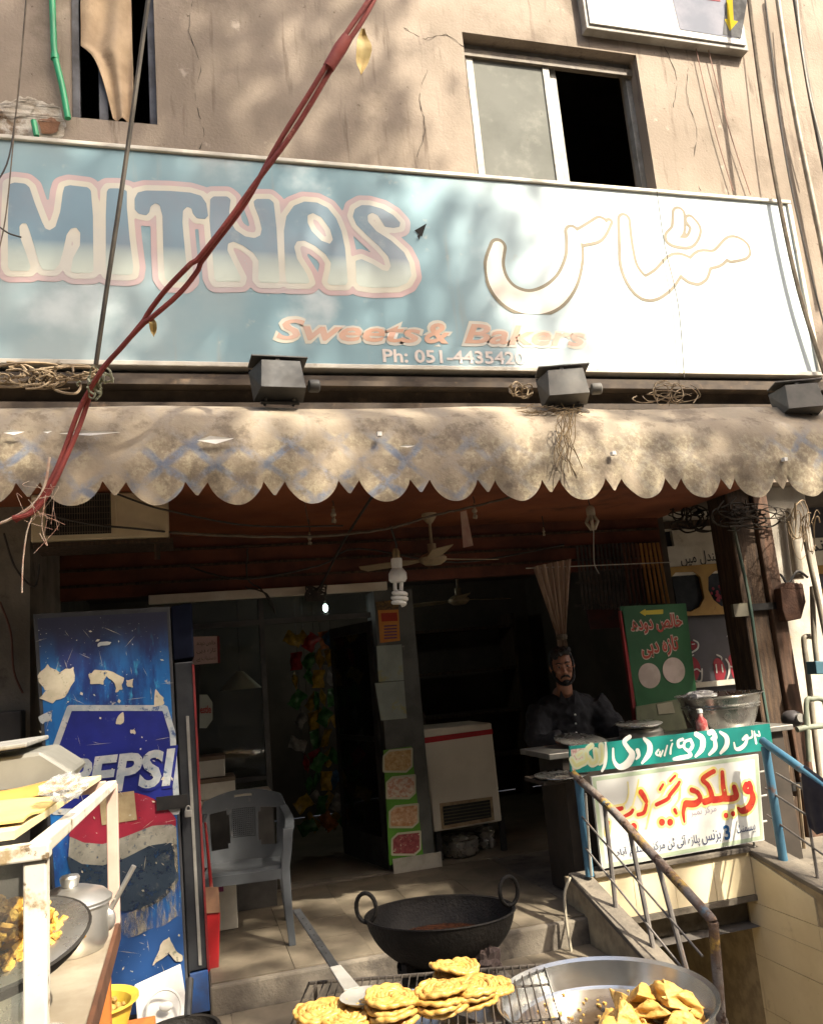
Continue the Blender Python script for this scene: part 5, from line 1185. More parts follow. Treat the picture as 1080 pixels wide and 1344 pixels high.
# ------------------------------------------------------------------ neighbouring shop at the right
nb = thing('neighbour_shop', 'neighbouring shop with yellow window frames at the right', 'shop', (4.6, 6.4, .2))
YN = 6.32
B().bb(3.96, 7.0, YN+.02, YN+.2, 0, 2.86).build('wall', mat('neighbour_dark', (.055, .05, .058), (.04, .036, .04), sc=4, rough=.5), nb)
B().prism(pq([(866, 718), (1090, 705), (1090, 742), (872, 757)], YN-.02), (0, .04, 0)).build('sign_band', M_white, nb)
for a_, c_, s_ in (((893, 735), (948, 730), 'خدمت میں'), ((1040, 722), (1082, 718), 'نمبر')): ptext('lettering', urdu(s_) if s_ != 'خدمت میں' else urdu('سندل میں'), M_ink, nb, a_, c_, YN-.023, .13, off=.012)
for (l, m_) in (([(850, 655), (945, 650), (950, 688), (855, 700)], M_white), ([(880, 690), (955, 684), (958, 714), (885, 718)], M_white)): B().prism(pq(l, YN-.015), (0, .03, 0)).build('upper_panel', m_, nb)
B().prism(pq([(850, 686), (958, 680), (958, 688), (850, 696)], YN-.03), (0, .05, 0)).build('beam', M_wood, nb)
M_yel = mat('frame_yellow', (.42, .25, .05), (.33, .18, .035), sc=5, rough=.6, stain=((.15, .08, .03), .6, .75, 8))
def ring(px0, px1, pt, pb, Yd, w, cutc):
    """yellow frame with eight-sided openings"""
    return
# frame: rails, post with chamfered brackets
fy_ = [('p', [[(P(x_, y_, Y=YN).x, P(x_, y_, Y=YN).z) for x_, y_ in r] for r in (
    [(866, 746), (962, 738), (968, 800), (962, 806), (896, 809), (880, 808)],
    [(876, 762), (884, 752), (908, 751), (917, 758), (922, 785), (916, 797), (905, 803), (888, 803), (880, 795)],
    [(927, 758), (936, 750), (956, 748), (964, 800), (944, 796), (934, 788), (927, 775)])])]
iso(field(fy_, .006, .03), 0, at(YN-.012)).build('window_frame', M_yel, nb, solid=.03)
B().prism(pq([(880, 750), (962, 744), (968, 800), (890, 804)], YN+.004), (0, .008, 0)).build('window_pane', mat('dim_pane', (.03, .035, .04), (.05, .055, .06), sc=5, rough=.15), nb)
b = B()
for k in range(26): q = P(945+rq.uniform(-13, 13), 778+rq.uniform(-11, 11), Y=YN); b.ball((q.x, YN-.016, q.z), (.014, .004, .014), 4)
b.build('flower_print', mat('print_crimson', (.28, .02, .04), (.18, .015, .03)), nb)
B().prism(pq([(1040, 745), (1090, 741), (1090, 752), (1042, 756)], YN-.03), (0, .04, 0)).build('window_frame', M_yel, nb)
B().prism(pq([(1046, 756), (1056, 755), (1066, 800), (1057, 801)], YN-.03), (0, .04, 0)).build('window_frame', M_yel, nb)
B().prism(pq([(1052, 775), (1090, 772), (1090, 800), (1056, 803)], YN-.032), (0, .04, 0)).build('window_frame', M_yel, nb)
bd = (800, 780, 5.4)
RR = [[(592,360,30),(605,370,30)], [(600,480,36),(610,520,50),(605,580,36)], [(775,490,40),(790,540,50),(790,585,40)], [(880,460,38),(895,520,42),(905,570,36)]]
iso(field(strokes(RR, bd, YN, 165), .008, .04), 0, at(YN+.016)).build('red_lettering', mat('neighbour_red', (.28, .012, .025), (.2, .01, .02), sc=6), nb)
RWt = [[(600,325,5),(632,345,6),(628,385,7),(585,415,6)], [(588,355,4),(608,352,4)], [(580,440,5),(600,430,5)], [(598,540,6),(625,530,6),(648,548,6)], [(660,530,6),(655,612,7),(620,615,5)], [(765,430,6),(795,445,7),(800,465,5)], [(760,500,6),(765,555,6)], [(800,500,6),(808,550,6)], [(830,460,6),(852,500,8),(852,560,8),(838,605,6)], [(855,510,5),(890,520,6),(915,530,6)], [(905,450,6),(918,500,7),(915,600,7),(890,605,5)], [(925,505,5),(945,525,5)],
       [(845,240,5),(856,275,6),(838,300,5)], [(868,290,4),(872,325,5)], [(905,300,5),(900,330,6),(862,345,6)], [(870,355,5),(890,372,6),(920,372,5)]]
parts(iso(field(strokes(RWt, bd, YN, 165), .006, .03), 0, at(YN+.011)), 'white_lettering', mat('neighbour_white', (.5, .48, .44), (.42, .4, .36)), nb)
B().prism(pq([(905, 897), (980, 890), (980, 897), (905, 904)], YN-.02), (0, .03, 0)).build('sill', M_white, nb)
wp = thing('wooden_pillar', 'dark weathered wooden pillar under the right end of awning', 'pillar', (4.17, 5.4, 0))
B().bb(4.035, 4.25, 5.30, 5.55, 0, 2.84).build('timber', M_wood, wp, bevel=.015)
B().bb(4.255, 4.385, 5.27, 5.5, 0, 2.84).build('timber', mat('brown_plank', (.12, .065, .04), (.06, .035, .022), sc=5, rough=.85, bump=.4, bsc=30, stretch=(8, 8, .8)), wp, bevel=.012)
B().tube(curve([P(962, 690, Y=5.25), P(982, 780, Y=5.25), P(995, 870, Y=5.25), P(1008, 950, Y=5.25)], 4), .012, 8).build('conduit', mat('green_conduit', (.05, .10, .08), (.10, .11, .08), sc=6), wp, smooth=True)
for z in (.6, 1.9): B().bb(4.025, 4.39, 5.262, 5.29, z, z+.05).build('band', M_black, wp)
B().prism(pq([(962, 793), (985, 791), (987, 808), (964, 810)], 5.255), (0, .03, 0)).build('junction_box', mat('box_dull', (.12, .11, .07), (.08, .07, .05)), wp)
wq = thing('white_pillar', 'sunlit white painted pillar at the right edge', 'pillar', (4.5, 5.4, 0))
B().bb(4.395, 4.82, 5.36, 5.7, 0, 2.86).build('shaft', mat('pillar_white', (.46, .43, .36), (.37, .33, .27), sc=4, rough=.8, bump=.3, bsc=40, stain=[((.30, .2, .12), .6, .78, 4), ((.12, .09, .06), .68, .78, 9)], streak=((.3, .2, .13), .64, .85)), wq, bevel=.01)
t = thing('blue_bracket', 'blue steel bracket on the white pillar holding the rusty box', 'bracket', P(1018, 780, Y=5.33))
B().prism(pq([(1008, 746), (1016, 745), (1024, 800), (1016, 802)], 5.33), (0, .028, 0)).build('bar', mat('bracket_blue', (.03, .075, .25), (.04, .09, .2), sc=9), t)
B().tube(curve([P(1018, 764, Y=5.30), P(1024, 754, Y=5.28), P(1034, 766, Y=5.26), P(1046, 750, Y=5.25), P(1060, 758, Y=5.25)], 5), .010, 6).build('hook', M_black, t, smooth=True)
t = thing('rusty_metal_box', 'rusty brown metal box hanging on the white pillar', 'metal box', P(1040, 810, Y=5.25))
B().prism(pq([(1024, 772), (1034, 764), (1054, 766), (1058, 790), (1052, 812), (1032, 816), (1027, 800)], 5.20), (0, .10, 0)).build('casing', mat('rust_box', (.08, .038, .022), (.05, .024, .015), sc=10, rough=.9, bump=.5), t, bevel=.008)
for k in range(5): B().prism(pq([(1028+k*5, 772), (1031+k*5, 764), (1034+k*5, 772)], 5.197), (0, .003, 0)).build('torn_edge', MC['rust_box'], t)
t = tag(B().prism(pq([(1012, 806), (1026, 800), (1034, 830), (1040, 838), (1020, 832)], 5.335), (0, .004, 0)).build('torn_paper', mat('torn_paper', (.58, .48, .28), (.45, .36, .2), sc=9)), 'torn yellowed paper on the white pillar', 'paper')
M_pipe = mat('galvanised_pipe', (.30, .27, .21), (.20, .17, .13), sc=7, rough=.6, metal=.3, stain=((.14, .08, .05), .6, .75, 9))
def pipe(label, pts, r, m=None): return tag(B().tube(curve(pts, 4), r, 10).build('pipe', m or M_pipe, smooth=True), label, 'pipe', 'pipes at the right edge')
pipe('thick vertical pipe behind the white pillar top', [P(1037, 668, Y=5.3), P(1043, 720, Y=5.3), P(1048, 760, Y=5.3)], .04)
pipe('slanted grey pipe in front of the neighbour window frame', [P(1053, 690, Y=5.1), P(1063, 740, Y=5.1), P(1074, 790, Y=5.1), P(1086, 850, Y=5.1)], .018)
pipe('straight pale pipe at the right edge beside rusty box', [P(1066, 770, Y=5.15), P(1068, 830, Y=5.15), P(1072, 870, Y=5.15)], .02)
pipe('bent pipe with elbow low on the white pillar', [P(1066, 836, Y=5.2), P(1057, 836, Y=5.2), P(1055, 845, Y=5.2), P(1062, 900, Y=5.2), P(1072, 990, Y=5.2), P(1080, 1050, Y=5.2)], .02)
pipe('looped gas pipe with valve near the right edge', [P(1062, 1000, Y=5.0), P(1058, 925, Y=5.0), P(1066, 918, Y=5.0), P(1078, 918, Y=5.0), P(1084, 930, Y=5.0), P(1092, 1000, Y=5.0)], .018, mat('pipe_green', (.20, .22, .16), (.14, .15, .11), sc=8))
pipe('horizontal pipe joint beside the blue railing post', [P(1046, 958, Y=5.0), P(1060, 955, Y=5.0), P(1090, 952, Y=5.0)], .02, MC['pipe_green'])
t = thing('gas_meter', 'dark round gas meter beside the white pillar foot', 'meter', P(1048, 945, Y=5.05)); q = P(1046, 944, Y=5.05)
B().ball((q.x, 5.1, q.z), (.075, .08, .06), 9).build('body', mat('meter_dark', (.035, .032, .035), (.05, .045, .045), sc=7, rough=.5), t, smooth=True); B().lathe([(.03, 0), (.03, .02), (0, .02)], (q.x, 5.03, q.z+.01), 14, RX(rad(90))).build('dial', M_alu, t)
t = tag(B().prism(pq([(1070, 868), (1095, 868), (1095, 885), (1072, 885)], 5.05), (0, .1, 0)).build('blue_box', mat('box_teal', (.04, .11, .15), (.03, .08, .1)), bevel=.006), 'small teal box at the right edge by the pipes', 'box')
rk = random.Random(9)
b = B()
for k in range(9): q = P(1030+rk.uniform(-14, 30), 1000+rk.uniform(-10, 80), Y=4.95); B_ = q+Vector((rk.uniform(-.1, .1), .1, rk.uniform(-.5, -.2))); b.tube([q, B_], .012, 6)
tag(b.build('scrap_sticks', mat('scrap_wood', (.20, .15, .09), (.12, .09, .06), sc=9, rough=.9), smooth=True), 'leaning bundle of scrap sticks behind the right railing', 'scrap sticks')

# ------------------------------------------------------------------ the man
man = thing('person', 'man in dark shirt with short beard leaning behind the counter', 'person', (2.62, 5.5, FL))
MY = 5.42; hc = P(738, 876, Y=MY)             # head centre
skin = mat('skin', (.36, .17, .10), (.30, .135, .08), sc=12, rough=.5)
cloth = mat('dark_kameez', (.022, .022, .025), (.015, .015, .018), sc=8, rough=.9, bump=.3, bsc=25)
def remesh(pieces, name, m, par, vox, sm=6, folds=None):
    b = B()
    for p in pieces: b.add(p.v, p.f)
    o = b.build(name, m, par); md = o.modifiers.new('remesh', 'REMESH'); md.mode = 'VOXEL'; md.voxel_size = vox; md.use_smooth_shade = True
    md = o.modifiers.new('smooth', 'SMOOTH'); md.iterations = sm; md.factor = .5
    if folds:
        tx = bpy.data.textures.new('folds', 'CLOUDS'); tx.noise_scale = folds[1]; tx.noise_depth = 3; md = o.modifiers.new('folds', 'DISPLACE'); md.texture = tx; md.strength = folds[0]; md.texture_coords = 'LOCAL'; md.mid_level = .5
    return o
hx, hy, hz = hc
sh = Vector((hx+.06, MY+.12, hz-.36))          # chest centre
L_sh, R_sh = Vector((hx-.13, MY+.14, hz-.27)), Vector((hx+.25, MY+.13, hz-.27))
L_el, R_el = Vector((hx-.22, MY+.06, hz-.50)), Vector((hx+.38, MY+.04, hz-.48))
L_ha, R_ha = Vector((hx-.16, MY-.22, 1.155)), Vector((hx+.33, MY-.22, 1.155))
nk = Vector((hx+.02, MY+.05, hz-.16))
MH = RZ(rad(-20)) @ RX(rad(10)) @ RY(rad(-5))
def head_parts():
    def h(x, y, z): return Vector(hc)+MH @ Vector((x, y, z))
    b = B(); b.ball(h(0, .012, .03), (.076, .098, .095), 12, MH); b.ball(h(0, -.03, -.045), (.056, .062, .07), 10, MH); b.ball(h(0, -.062, -.088), (.028, .024, .022), 8, MH)
    b.ball(h(0, -.098, -.012), (.014, .02, .018), 8, MH); b.ball(h(0, -.086, .012), (.010, .014, .032), 8, MH)
    for s_ in (-1, 1):
        b.ball(h(s_*.030, -.078, .038), (.024, .012, .010), 8, MH); b.ball(h(s_*.042, -.070, -.012), (.020, .016, .018), 8, MH)
        b.ball(h(s_*.080, .015, .0), (.010, .020, .032), 8, MH); b.ball(h(s_*.012, -.099, -.020), (.008, .010, .008), 6, MH)
    b.ball(h(0, -.086, -.052), (.022, .010, .006), 8, MH); b.ball(h(0, -.084, -.062), (.019, .010, .006), 8, MH)
    return b, h
hb, hh = head_parts()
body = [hb, B().tube([Vector(hc)+MH @ Vector((0, .03, -.05)), nk, sh+Vector((-.02, .02, .16))], [.055, .056, .075], 14)]
def limb(a, m_, c, r): return B().tube(curve([a, m_, c], 5), [r[0]+(r[1]-r[0])*i/5 for i in range(5)]+[r[1]+(r[2]-r[1])*i/5 for i in range(6)], 12)
tor = [(hz-.20, .10, .075), (hz-.25, .17, .10), (hz-.32, .205, .12), (hz-.46, .19, .125), (hz-.65, .17, .12), (hz-.85, .18, .12), (hz-1.0, .17, .12)]
def torso(g):
    b = B(); n_ = 20; vs_ = []
    for z, rx_, ry_ in tor:
        lean = (hz-.2-z)*.12
        for k in range(n_): q = 2*math.pi*k/n_; vs_.append((hx+.06+(rx_+g)*math.cos(q), MY+.12+lean+(ry_+g)*math.sin(q), z))
    b.add(vs_, [(i*n_+k, i*n_+(k+1) % n_, (i+1)*n_+(k+1) % n_, (i+1)*n_+k) for i in range(len(tor)-1) for k in range(n_)]+[tuple(range(n_)), tuple(range((len(tor)-1)*n_, len(tor)*n_))]); return b
body += [torso(-.012), limb(L_sh, L_el, L_ha, (.055, .045, .03)), limb(R_sh, R_el, R_ha, (.055, .045, .03))]
for s_ in (-1, 1): body.append(B().tube([(hx+.06+s_*.09, MY+.22, hz-.95), (hx+.06+s_*.10, MY+.20, .75), (hx+.06+s_*.10, MY+.23, FL+.05), (hx+.06+s_*.10, MY+.12, FL+.04)], [.09, .06, .045, .04], 12))
for s_, ha in ((-1, L_ha), (1, R_ha)):
    palm = ha+Vector((0, -.05, -.005)); body.append(B().ball(palm, (.040, .05, .016), 8))
    for k, (fx, ln) in enumerate(((-.032, .062), (-.011, .074), (.011, .070), (.031, .055))):
        a_ = palm+Vector((fx, -.035, 0)); body.append(B().tube([a_, a_+Vector((fx*.2, -ln*.55, .008)), a_+Vector((fx*.25, -ln, -.008))], [.010, .0095, .008], 8))
    a_ = palm+Vector((-s_*.034, .015, 0)); body.append(B().tube([a_, a_+Vector((-s_*.028, -.03, .0)), a_+Vector((-s_*.036, -.058, -.006))], [.012, .011, .009], 8))
remesh(body, 'body', skin, man, .0065, 4)
remesh([torso(.012), limb(L_sh, L_el, L_ha+Vector((0, .05, 0)), (.10, .085, .055)), limb(R_sh, R_el, R_ha+Vector((0, .05, 0)), (.105, .09, .055)), B().ball(sh+Vector((0, .02, .09)), (.225, .115, .10), 10)], 'kameez', cloth, man, .010, 14, (.045, .09))
b = B(); b.prism([nk+Vector((-.055, -.055, .0)), nk+Vector((-.02, -.085, -.10)), nk+Vector((-.075, -.06, -.075))], (.0, .012, 0)); b.prism([nk+Vector((.055, -.055, .0)), nk+Vector((.02, -.085, -.10)), nk+Vector((.08, -.06, -.075))], (.0, .012, 0)); b.build('collar', cloth, man)
for k in range(3): B().ball(sh+Vector((-.02-.004*k, -.150, .03-.06*k)), .007, 6).build('button', MC['sign_white'], man)
hair = mat('black_hair', (.010, .009, .008), (.018, .015, .013), sc=60, rough=.6, bump=.8, bsc=90)
hp = B(); hp.ball(hh(0, .034, .062), (.083, .092, .080), 12, MH); hp.ball(hh(-.018, -.045, .112), (.05, .045, .026), 10, MH, ); hp.ball(hh(.028, -.03, .118), (.05, .05, .030), 10, MH); hp.ball(hh(-.045, -.055, .088), (.022, .022, .018), 8, MH)
for s_ in (-1, 1): hp.ball(hh(s_*.074, -.012, .035), (.012, .026, .042), 8, MH)
hp.ball(hh(0, .075, .0), (.068, .045, .065), 10, MH)
remesh([hp], 'hair', hair, man, .005, 2, (.022, .018))
bp_ = B()
for s_ in (-1, 1):
    bp_.tube(curve([hh(s_*.075, -.018, -.01), hh(s_*.066, -.040, -.055), hh(s_*.040, -.074, -.092), hh(0, -.088, -.104)], 5), [.008]*6+[.012]*5+[.013]*5, 8)
    bp_.tube([hh(0, -.100, -.040), hh(s_*.022, -.097, -.046), hh(s_*.032, -.088, -.060)], [.007, .007, .005], 8)
bp_.ball(hh(0, -.084, -.088), (.024, .016, .016), 8, MH)
bp_.build('beard', hair, man, smooth=True)
for s_ in (-1, 1):
    e_ = B().ball(hh(s_*.030, -.080, .020), (.0115, .007, .0062), 8, MH).build('eye', mat('eye_white', (.34, .30, .26)), man, smooth=True)
    B().ball(hh(s_*.030, -.0865, .020), (.0052, .003, .0055), 6, MH).build('iris', hair, e_, smooth=True)
    B().tube([hh(s_*.012, -.092, .042), hh(s_*.030, -.092, .050), hh(s_*.050, -.076, .043)], [.004, .005, .003], 6).build('eyebrow', hair, man, smooth=True)
# ------------------------------------------------------------------ frying pan, stove, food table in front
M_iron = mat('black_iron', (.008, .007, .006), (.014, .012, .010), sc=12, rough=.62, metal=0, spec=.16, bump=.6, bsc=70, stain=((.035, .026, .02), .62, .75, 14))
kx, ky, kz = .955, 3.42, .725
kd = thing('iron_wok', 'large blackened iron wok with ring handles on the stove', 'wok', (kx, ky, .52))
def bowlprof(r, h, n=14, th=.008):
    out = [(r*math.sin(q), h*(1-math.cos(q))) for q in [i/n*math.pi/2*.93 for i in range(n+1)]]
    k = h/out[-1][1]; ro = r/out[-1][0]; out = [(a*ro, z*k) for a, z in out]
    inn = [(max(a-th, 0), z+th*(1-i/n)) for i, (a, z) in enumerate(out)]
    return out+[(r+.006, h+.002), (r+.004, h+.007), (r-th, h+.004)]+inn[::-1]
MT = RX(rad(-3)) @ RY(rad(2))
B().lathe(bowlprof(.300, .205), (kx, ky, kz-.205), 48, MT).build('bowl', M_iron, kd, smooth=True)
B().lathe([(.215, 0), (.22, .003), (0, .004)], (kx, ky, kz-.105), 40).build('oil', mat('dark_oil', (.035, .012, .005), (.06, .02, .008), sc=8, rough=.12, stain=((.16, .06, .02), .6, .7, 14)), kd, smooth=True)
for s_, (px, py) in ((-1, (497, 1166)), (1, (661, 1191))):
    a_ = rad(180-8) if s_ < 0 else rad(-12); base = Vector((kx+.290*math.cos(a_), ky+.290*math.sin(a_), kz+.005))
    tng = Vector((-math.sin(a_), math.cos(a_), 0)); tng = (tng*.35+Vector((1, -.2, 0))*.9).normalized()
    B().tube([base+tng*.042*math.cos(q)+Vector((0, 0, .05+.055*math.sin(q))) for q in [i*2*math.pi/20 for i in range(20)]], .0085, 8, closed=True).build('handle', M_iron, kd, smooth=True)
st = thing('gas_stove', 'sooty iron stove ring under the black wok', 'stove', (kx, ky, 0))
B().lathe([(.17, 0), (.17, .5), (.185, .52), (.185, .545), (.15, .545), (.14, .5), (.14, .02)], (kx, ky, .002), 28).build('drum', M_iron, st, smooth=True)
for k in range(3): q = rad(90+120*k); B().box((kx+.19*math.cos(q), ky+.19*math.sin(q), .56), (.05, .03, .07), RZ(q)).build('pan_support', M_iron, st)
q = P(640, 1258, Y=3.2); crumple('oily_rag', 'oily brown rag bundled beside the wok stove', 'rag', (q.x, 3.2, q.z-.01), (.05, .04, .055), mat('rag_brown', (.09, .06, .055), (.05, .035, .03), sc=15, rough=.95), 8)
tag(B().bb(q.x-.07, q.x+.07, 3.14, 3.3, .0, q.z-.055).build('stove_block', M_conc, bevel=.01), 'soot stained block supporting the oily rag', 'block')

# food table
TZ = .80
tb = thing('food_table', 'steel topped street food table at the bottom of view', 'table', (.8, 2.0, 0))
B().bb(.22, 1.10, 1.45, 2.30, TZ-.025, TZ).build('top', mat('table_steel', (.36, .35, .32), (.25, .24, .21), sc=5, rough=.4, metal=.7), tb, bevel=.004)
for x in (.27, 1.05):
    for y in (1.5, 2.25): B().bb(x-.02, x+.02, y-.02, y+.02, 0, TZ-.026).build('leg', M_black, tb)
M_tray = mat('tray_steel', (.62, .62, .60), (.5, .5, .48), sc=4, rough=.22, metal=.95, stain=((.35, .28, .2), .62, .8, 7))
tr_ = thing('steel_tray', 'round steel tray under the wire rack of fried sweets', 'tray', (.47, 2.12, TZ))
B().lathe([(0, .001), (.235, .001), (.25, .03), (.262, .046), (.266, .050), (.258, .050), (.244, .032), (.23, .006), (0, .006)], (.47, 2.12, TZ), 48).build('dish', M_tray, tr_, smooth=True)
RZc = .868
rk_ = thing('wire_rack', 'black wire cooling rack holding stacks of fried sweets', 'rack', (.55, 2.1, TZ))
e0, e1 = P(392, 1322, Z=RZc), P(722, 1297, Z=RZc)
ux = Vector((e1.x-e0.x, e1.y-e0.y, 0)); Lr = ux.length; ux.normalize(); uy = Vector((-ux.y, ux.x, 0)); org = Vector((e0.x, e0.y, RZc))
M_rw = mat('rack_wire', (.05, .042, .035), (.09, .075, .06), sc=20, rough=.5, metal=.5)
WD = .16
def rp(u, v, dz=0): return org+ux*u+uy*v+Vector((0, 0, dz))
B().tube([rp(0, WD), rp(Lr, WD), rp(Lr, -.30), rp(0, -.30)], .005, 8, closed=True).build('rim', M_rw, rk_, smooth=True)
n_ = 30
for i in range(1, n_): B().tube([rp(Lr*i/n_, WD, .003), rp(Lr*i/n_, -.30, .003)], .0022, 5).build('wire', M_rw, rk_)
for v in (-.18, .03): B().tube([rp(0, v, -.003), rp(Lr, v, -.003)], .003, 6).build('cross_wire', M_rw, rk_)
for u in (.02, Lr-.02):
    for v in (WD-.02, -.28): B().tube([rp(u, v), rp(u, v, TZ-RZc+.001)], .006, 6).build('leg', M_rw, rk_)
# fried sweets
M_jal = mat('fried_sweet', (.40, .215, .045), (.47, .29, .085), sc=26, rough=.38, bump=.15, bsc=80, stain=[((.26, .09, .012), .54, .70, 30), ((.48, .31, .10), .62, .72, 40)])
def jal_mesh(seed):
    r = random.Random(seed); b = B(); R = .059; ph = [r.uniform(0, 6.28) for _ in range(10)]
    for li, (rr, nn_, tr2) in enumerate(((R*1.0, 13, .0062), (R*.86, 12, .0062), (R*.71, 10, .0065), (R*.56, 8, .0065), (R*.41, 6, .0065), (R*.26, 5, .0065), (R*.10, 3, .0075))):
        pts = []; rd = []; N_ = nn_*9
        for i in range(N_):
            q = 2*math.pi*i/N_; k = 1+.030*math.sin(nn_*q+ph[li])+.035*math.sin(3*q+ph[li+1]); pts.append((rr*k*math.cos(q)+.003*math.sin(ph[li]), rr*k*math.sin(q)+.003*math.cos(ph[li]), .0010*math.sin(nn_*q+ph[li+2])+.0026*math.sin(2*q+ph[0])+.0015*math.sin(5*q+ph[3]))); rd.append(tr2*(1+.12*math.sin(5*q+ph[li+1])))
        b.tube(pts, rd, 8, closed=True)
    return b.mesh('fried_sweet', M_jal, True, 120)
jms = [jal_mesh(k) for k in range(5)]
rj = random.Random(3)
stacks = [((424, 1331), 2, 'in the leftmost low stack on the rack'), ((455, 1338), 2, 'in the second low stack, below the ladle tip'), ((517, 1334), 4, 'in the tall front stack at the middle'), ((578, 1322), 4, 'in the tall stack right of the middle'), ((618, 1309), 3, 'in the rightmost front stack'), ((600, 1283), 3, 'in the tilted rear stack near the wok'), ((642, 1293), 1, 'lying alone at the right rear of the rack')]
lv = {1: ['single flower shaped fried sweet'], 2: ['bottom flower shaped fried sweet', 'top flower shaped fried sweet'], 3: ['bottom flower shaped fried sweet', 'middle flower shaped fried sweet', 'top flower shaped fried sweet'], 4: ['bottom flower shaped fried sweet', 'second lowest fried sweet', 'third fried sweet from below', 'top flower shaped fried sweet']}
for (px, py), n_, where in stacks:
    c = P(px, py, Z=RZc+.014)
    for k in range(n_):
        o = bpy.data.objects.new('fried_sweet', rj.choice(jms)); col.objects.link(o); o.location = (c.x+rj.uniform(-.008, .008), c.y+rj.uniform(-.008, .008), RZc+.011+k*.0145); s_ = rj.uniform(.92, 1.06); o.scale = (s_, s_, 1)
        o.rotation_euler = (rj.uniform(-.10, .10)+(.22 if 'tilted' in where else 0), rj.uniform(-.10, .10)-(.18 if 'tilted' in where else 0), rj.uniform(0, 6)); tag(o, f'{lv[n_][k]} {where}', 'fried sweet', 'fried sweets on the wire rack')
# ladle with a long flat handle
ld = thing('skimmer_ladle', 'long handled steel skimmer lying across the wire rack', 'skimmer', (.38, 2.4, .9))
h0, h1, h2 = P(389, 1196, Y=2.88), P(440, 1272, Y=2.42), P(462, 1302, Y=2.25)
b = B(); w_ = .013
dirv = (h1-h0).normalized(); sd = dirv.cross(Vector((0, 0, 1))).normalized()*w_
pts = [h0, h0.lerp(h1, .5), h1]
b.add([p+s_*sd+Vector((0, 0, dz)) for p in pts for s_ in (-1, 1) for dz in (0, .005)], [])
b = B(); b.prism([h0-sd, h0+sd, h1+sd, h1-sd], (0, 0, .006)); b.build('handle', mat('handle_dark', (.10, .10, .10), (.06, .06, .06), sc=14, rough=.4, metal=.8), ld, bevel=.002)
for k in range(7): p = h0.lerp(h1, .2+k*.1)+Vector((0, 0, .0065)); B().ball(p, (.003, .003, .0012), 5).build('stamped_dot', M_black, ld)
B().prism([h1-sd*1.2, h1+sd*1.2, h2+sd*1.6, h2-sd*1.6], (0, 0, .008)).build('neck', M_alu, ld, bevel=.002)
B().lathe([(0, 0), (.045, .002), (.06, .012), (.061, .014), (.045, .005), (0, .003)], (h2.x+.02, h2.y-.055, h2.z-.008), 24).build('scoop', M_alu, ld, smooth=True)
# big steel pan with samosas
pc = Vector((.965, 2.015, .80)); pr_ = .262
pn = thing('steel_pan', 'wide shallow steel pan of samosas at the bottom right', 'pan', tuple(pc))
B().lathe([(0, .001), (pr_*.90, .001), (pr_*.93, .01), (pr_*.985, .066), (pr_*1.02, .072), (pr_*1.02, .076), (pr_*.975, .070), (pr_*.915, .012), (pr_*.88, .006), (0, .006)], pc, 64).build('dish', M_tray, pn, smooth=True)
B().lathe([(pr_*.86, 0), (pr_*.862, .001), (0, .0015)], pc+Vector((0, 0, .0075)), 40).build('oil', mat('pan_oil', (.07, .045, .025), (.14, .11, .075), sc=7, rough=.15, metal=.2), pn, smooth=True)
M_sam = mat('samosa_crust', (.43, .23, .045), (.49, .30, .08), sc=14, rough=.5, bump=.5, bsc=45, stain=[((.26, .085, .015), .54, .70, 16), ((.52, .33, .11), .60, .74, 24)])
from mathutils import noise as mn
def samosa_mesh(seed):
    r = random.Random(seed); b = B(); A = [Vector((-.066, -.034, 0)), Vector((.064, -.040, 0)), Vector((r.uniform(-.02, .02), .056, 0))]; ap = Vector((r.uniform(-.025, .025), r.uniform(-.01, .01), .085)); cen = Vector((0, 0, .03))
    def disp(m_):
        d = m_-cen; ln = d.length; n1 = mn.noise(m_*28+Vector((seed*7, 0, 0))); n2 = mn.noise(m_*75+Vector((0, seed*5, 0)))
        return m_+d.normalized()*(n1*.014+n2*.005+.012*max(0, 1-ln/.062))
    for i in range(3):
        p, q = A[i], A[(i+1) % 3]; b.sheet(lambda u, v: disp((p.lerp(q, u)).lerp(ap, v)), 16, 16)
    b.sheet(lambda u, v: disp(A[0].lerp(A[1], u).lerp(A[2], v)), 16, 16)
    bm = bmesh.new(); me = b.mesh('samosa', M_sam, True, 75); bm.from_mesh(me); bmesh.ops.remove_doubles(bm, verts=bm.verts, dist=.0006); bmesh.ops.recalc_face_normals(bm, faces=bm.faces)
    for f in bm.faces: f.smooth = True
    bm.to_mesh(me); bm.free(); return me
sms = [samosa_mesh(k) for k in range(4)]
rs = random.Random(12)
spots = [(868, 1308, .0, 'upright samosa with a tall peak'), (895, 1316, .0, 'samosa at the right rim of the pan'), (838, 1330, 0, 'samosa in the front middle of the heap'), (805, 1328, 0, 'samosa with a left pointing corner'), (880, 1335, 0, 'samosa low at the front right'), (850, 1345, 0, 'samosa cut by the lower picture edge'), (800, 1345, 0, 'leftmost low samosa in the pan'), (905, 1332, .0, 'samosa pressed against the right wall of pan'), (848, 1322, .045, 'samosa lying on top of the heap'), (880, 1322, .045, 'topmost samosa at the back of the heap'), (825, 1318, .012, 'flat samosa at the left rear of the heap'), (860, 1332, .03, 'broken samosa in the middle of the heap'), (900, 1322, .03, 'samosa leaning over the right side of heap'), (820, 1338, .03, 'samosa lying over its neighbours at front left')]
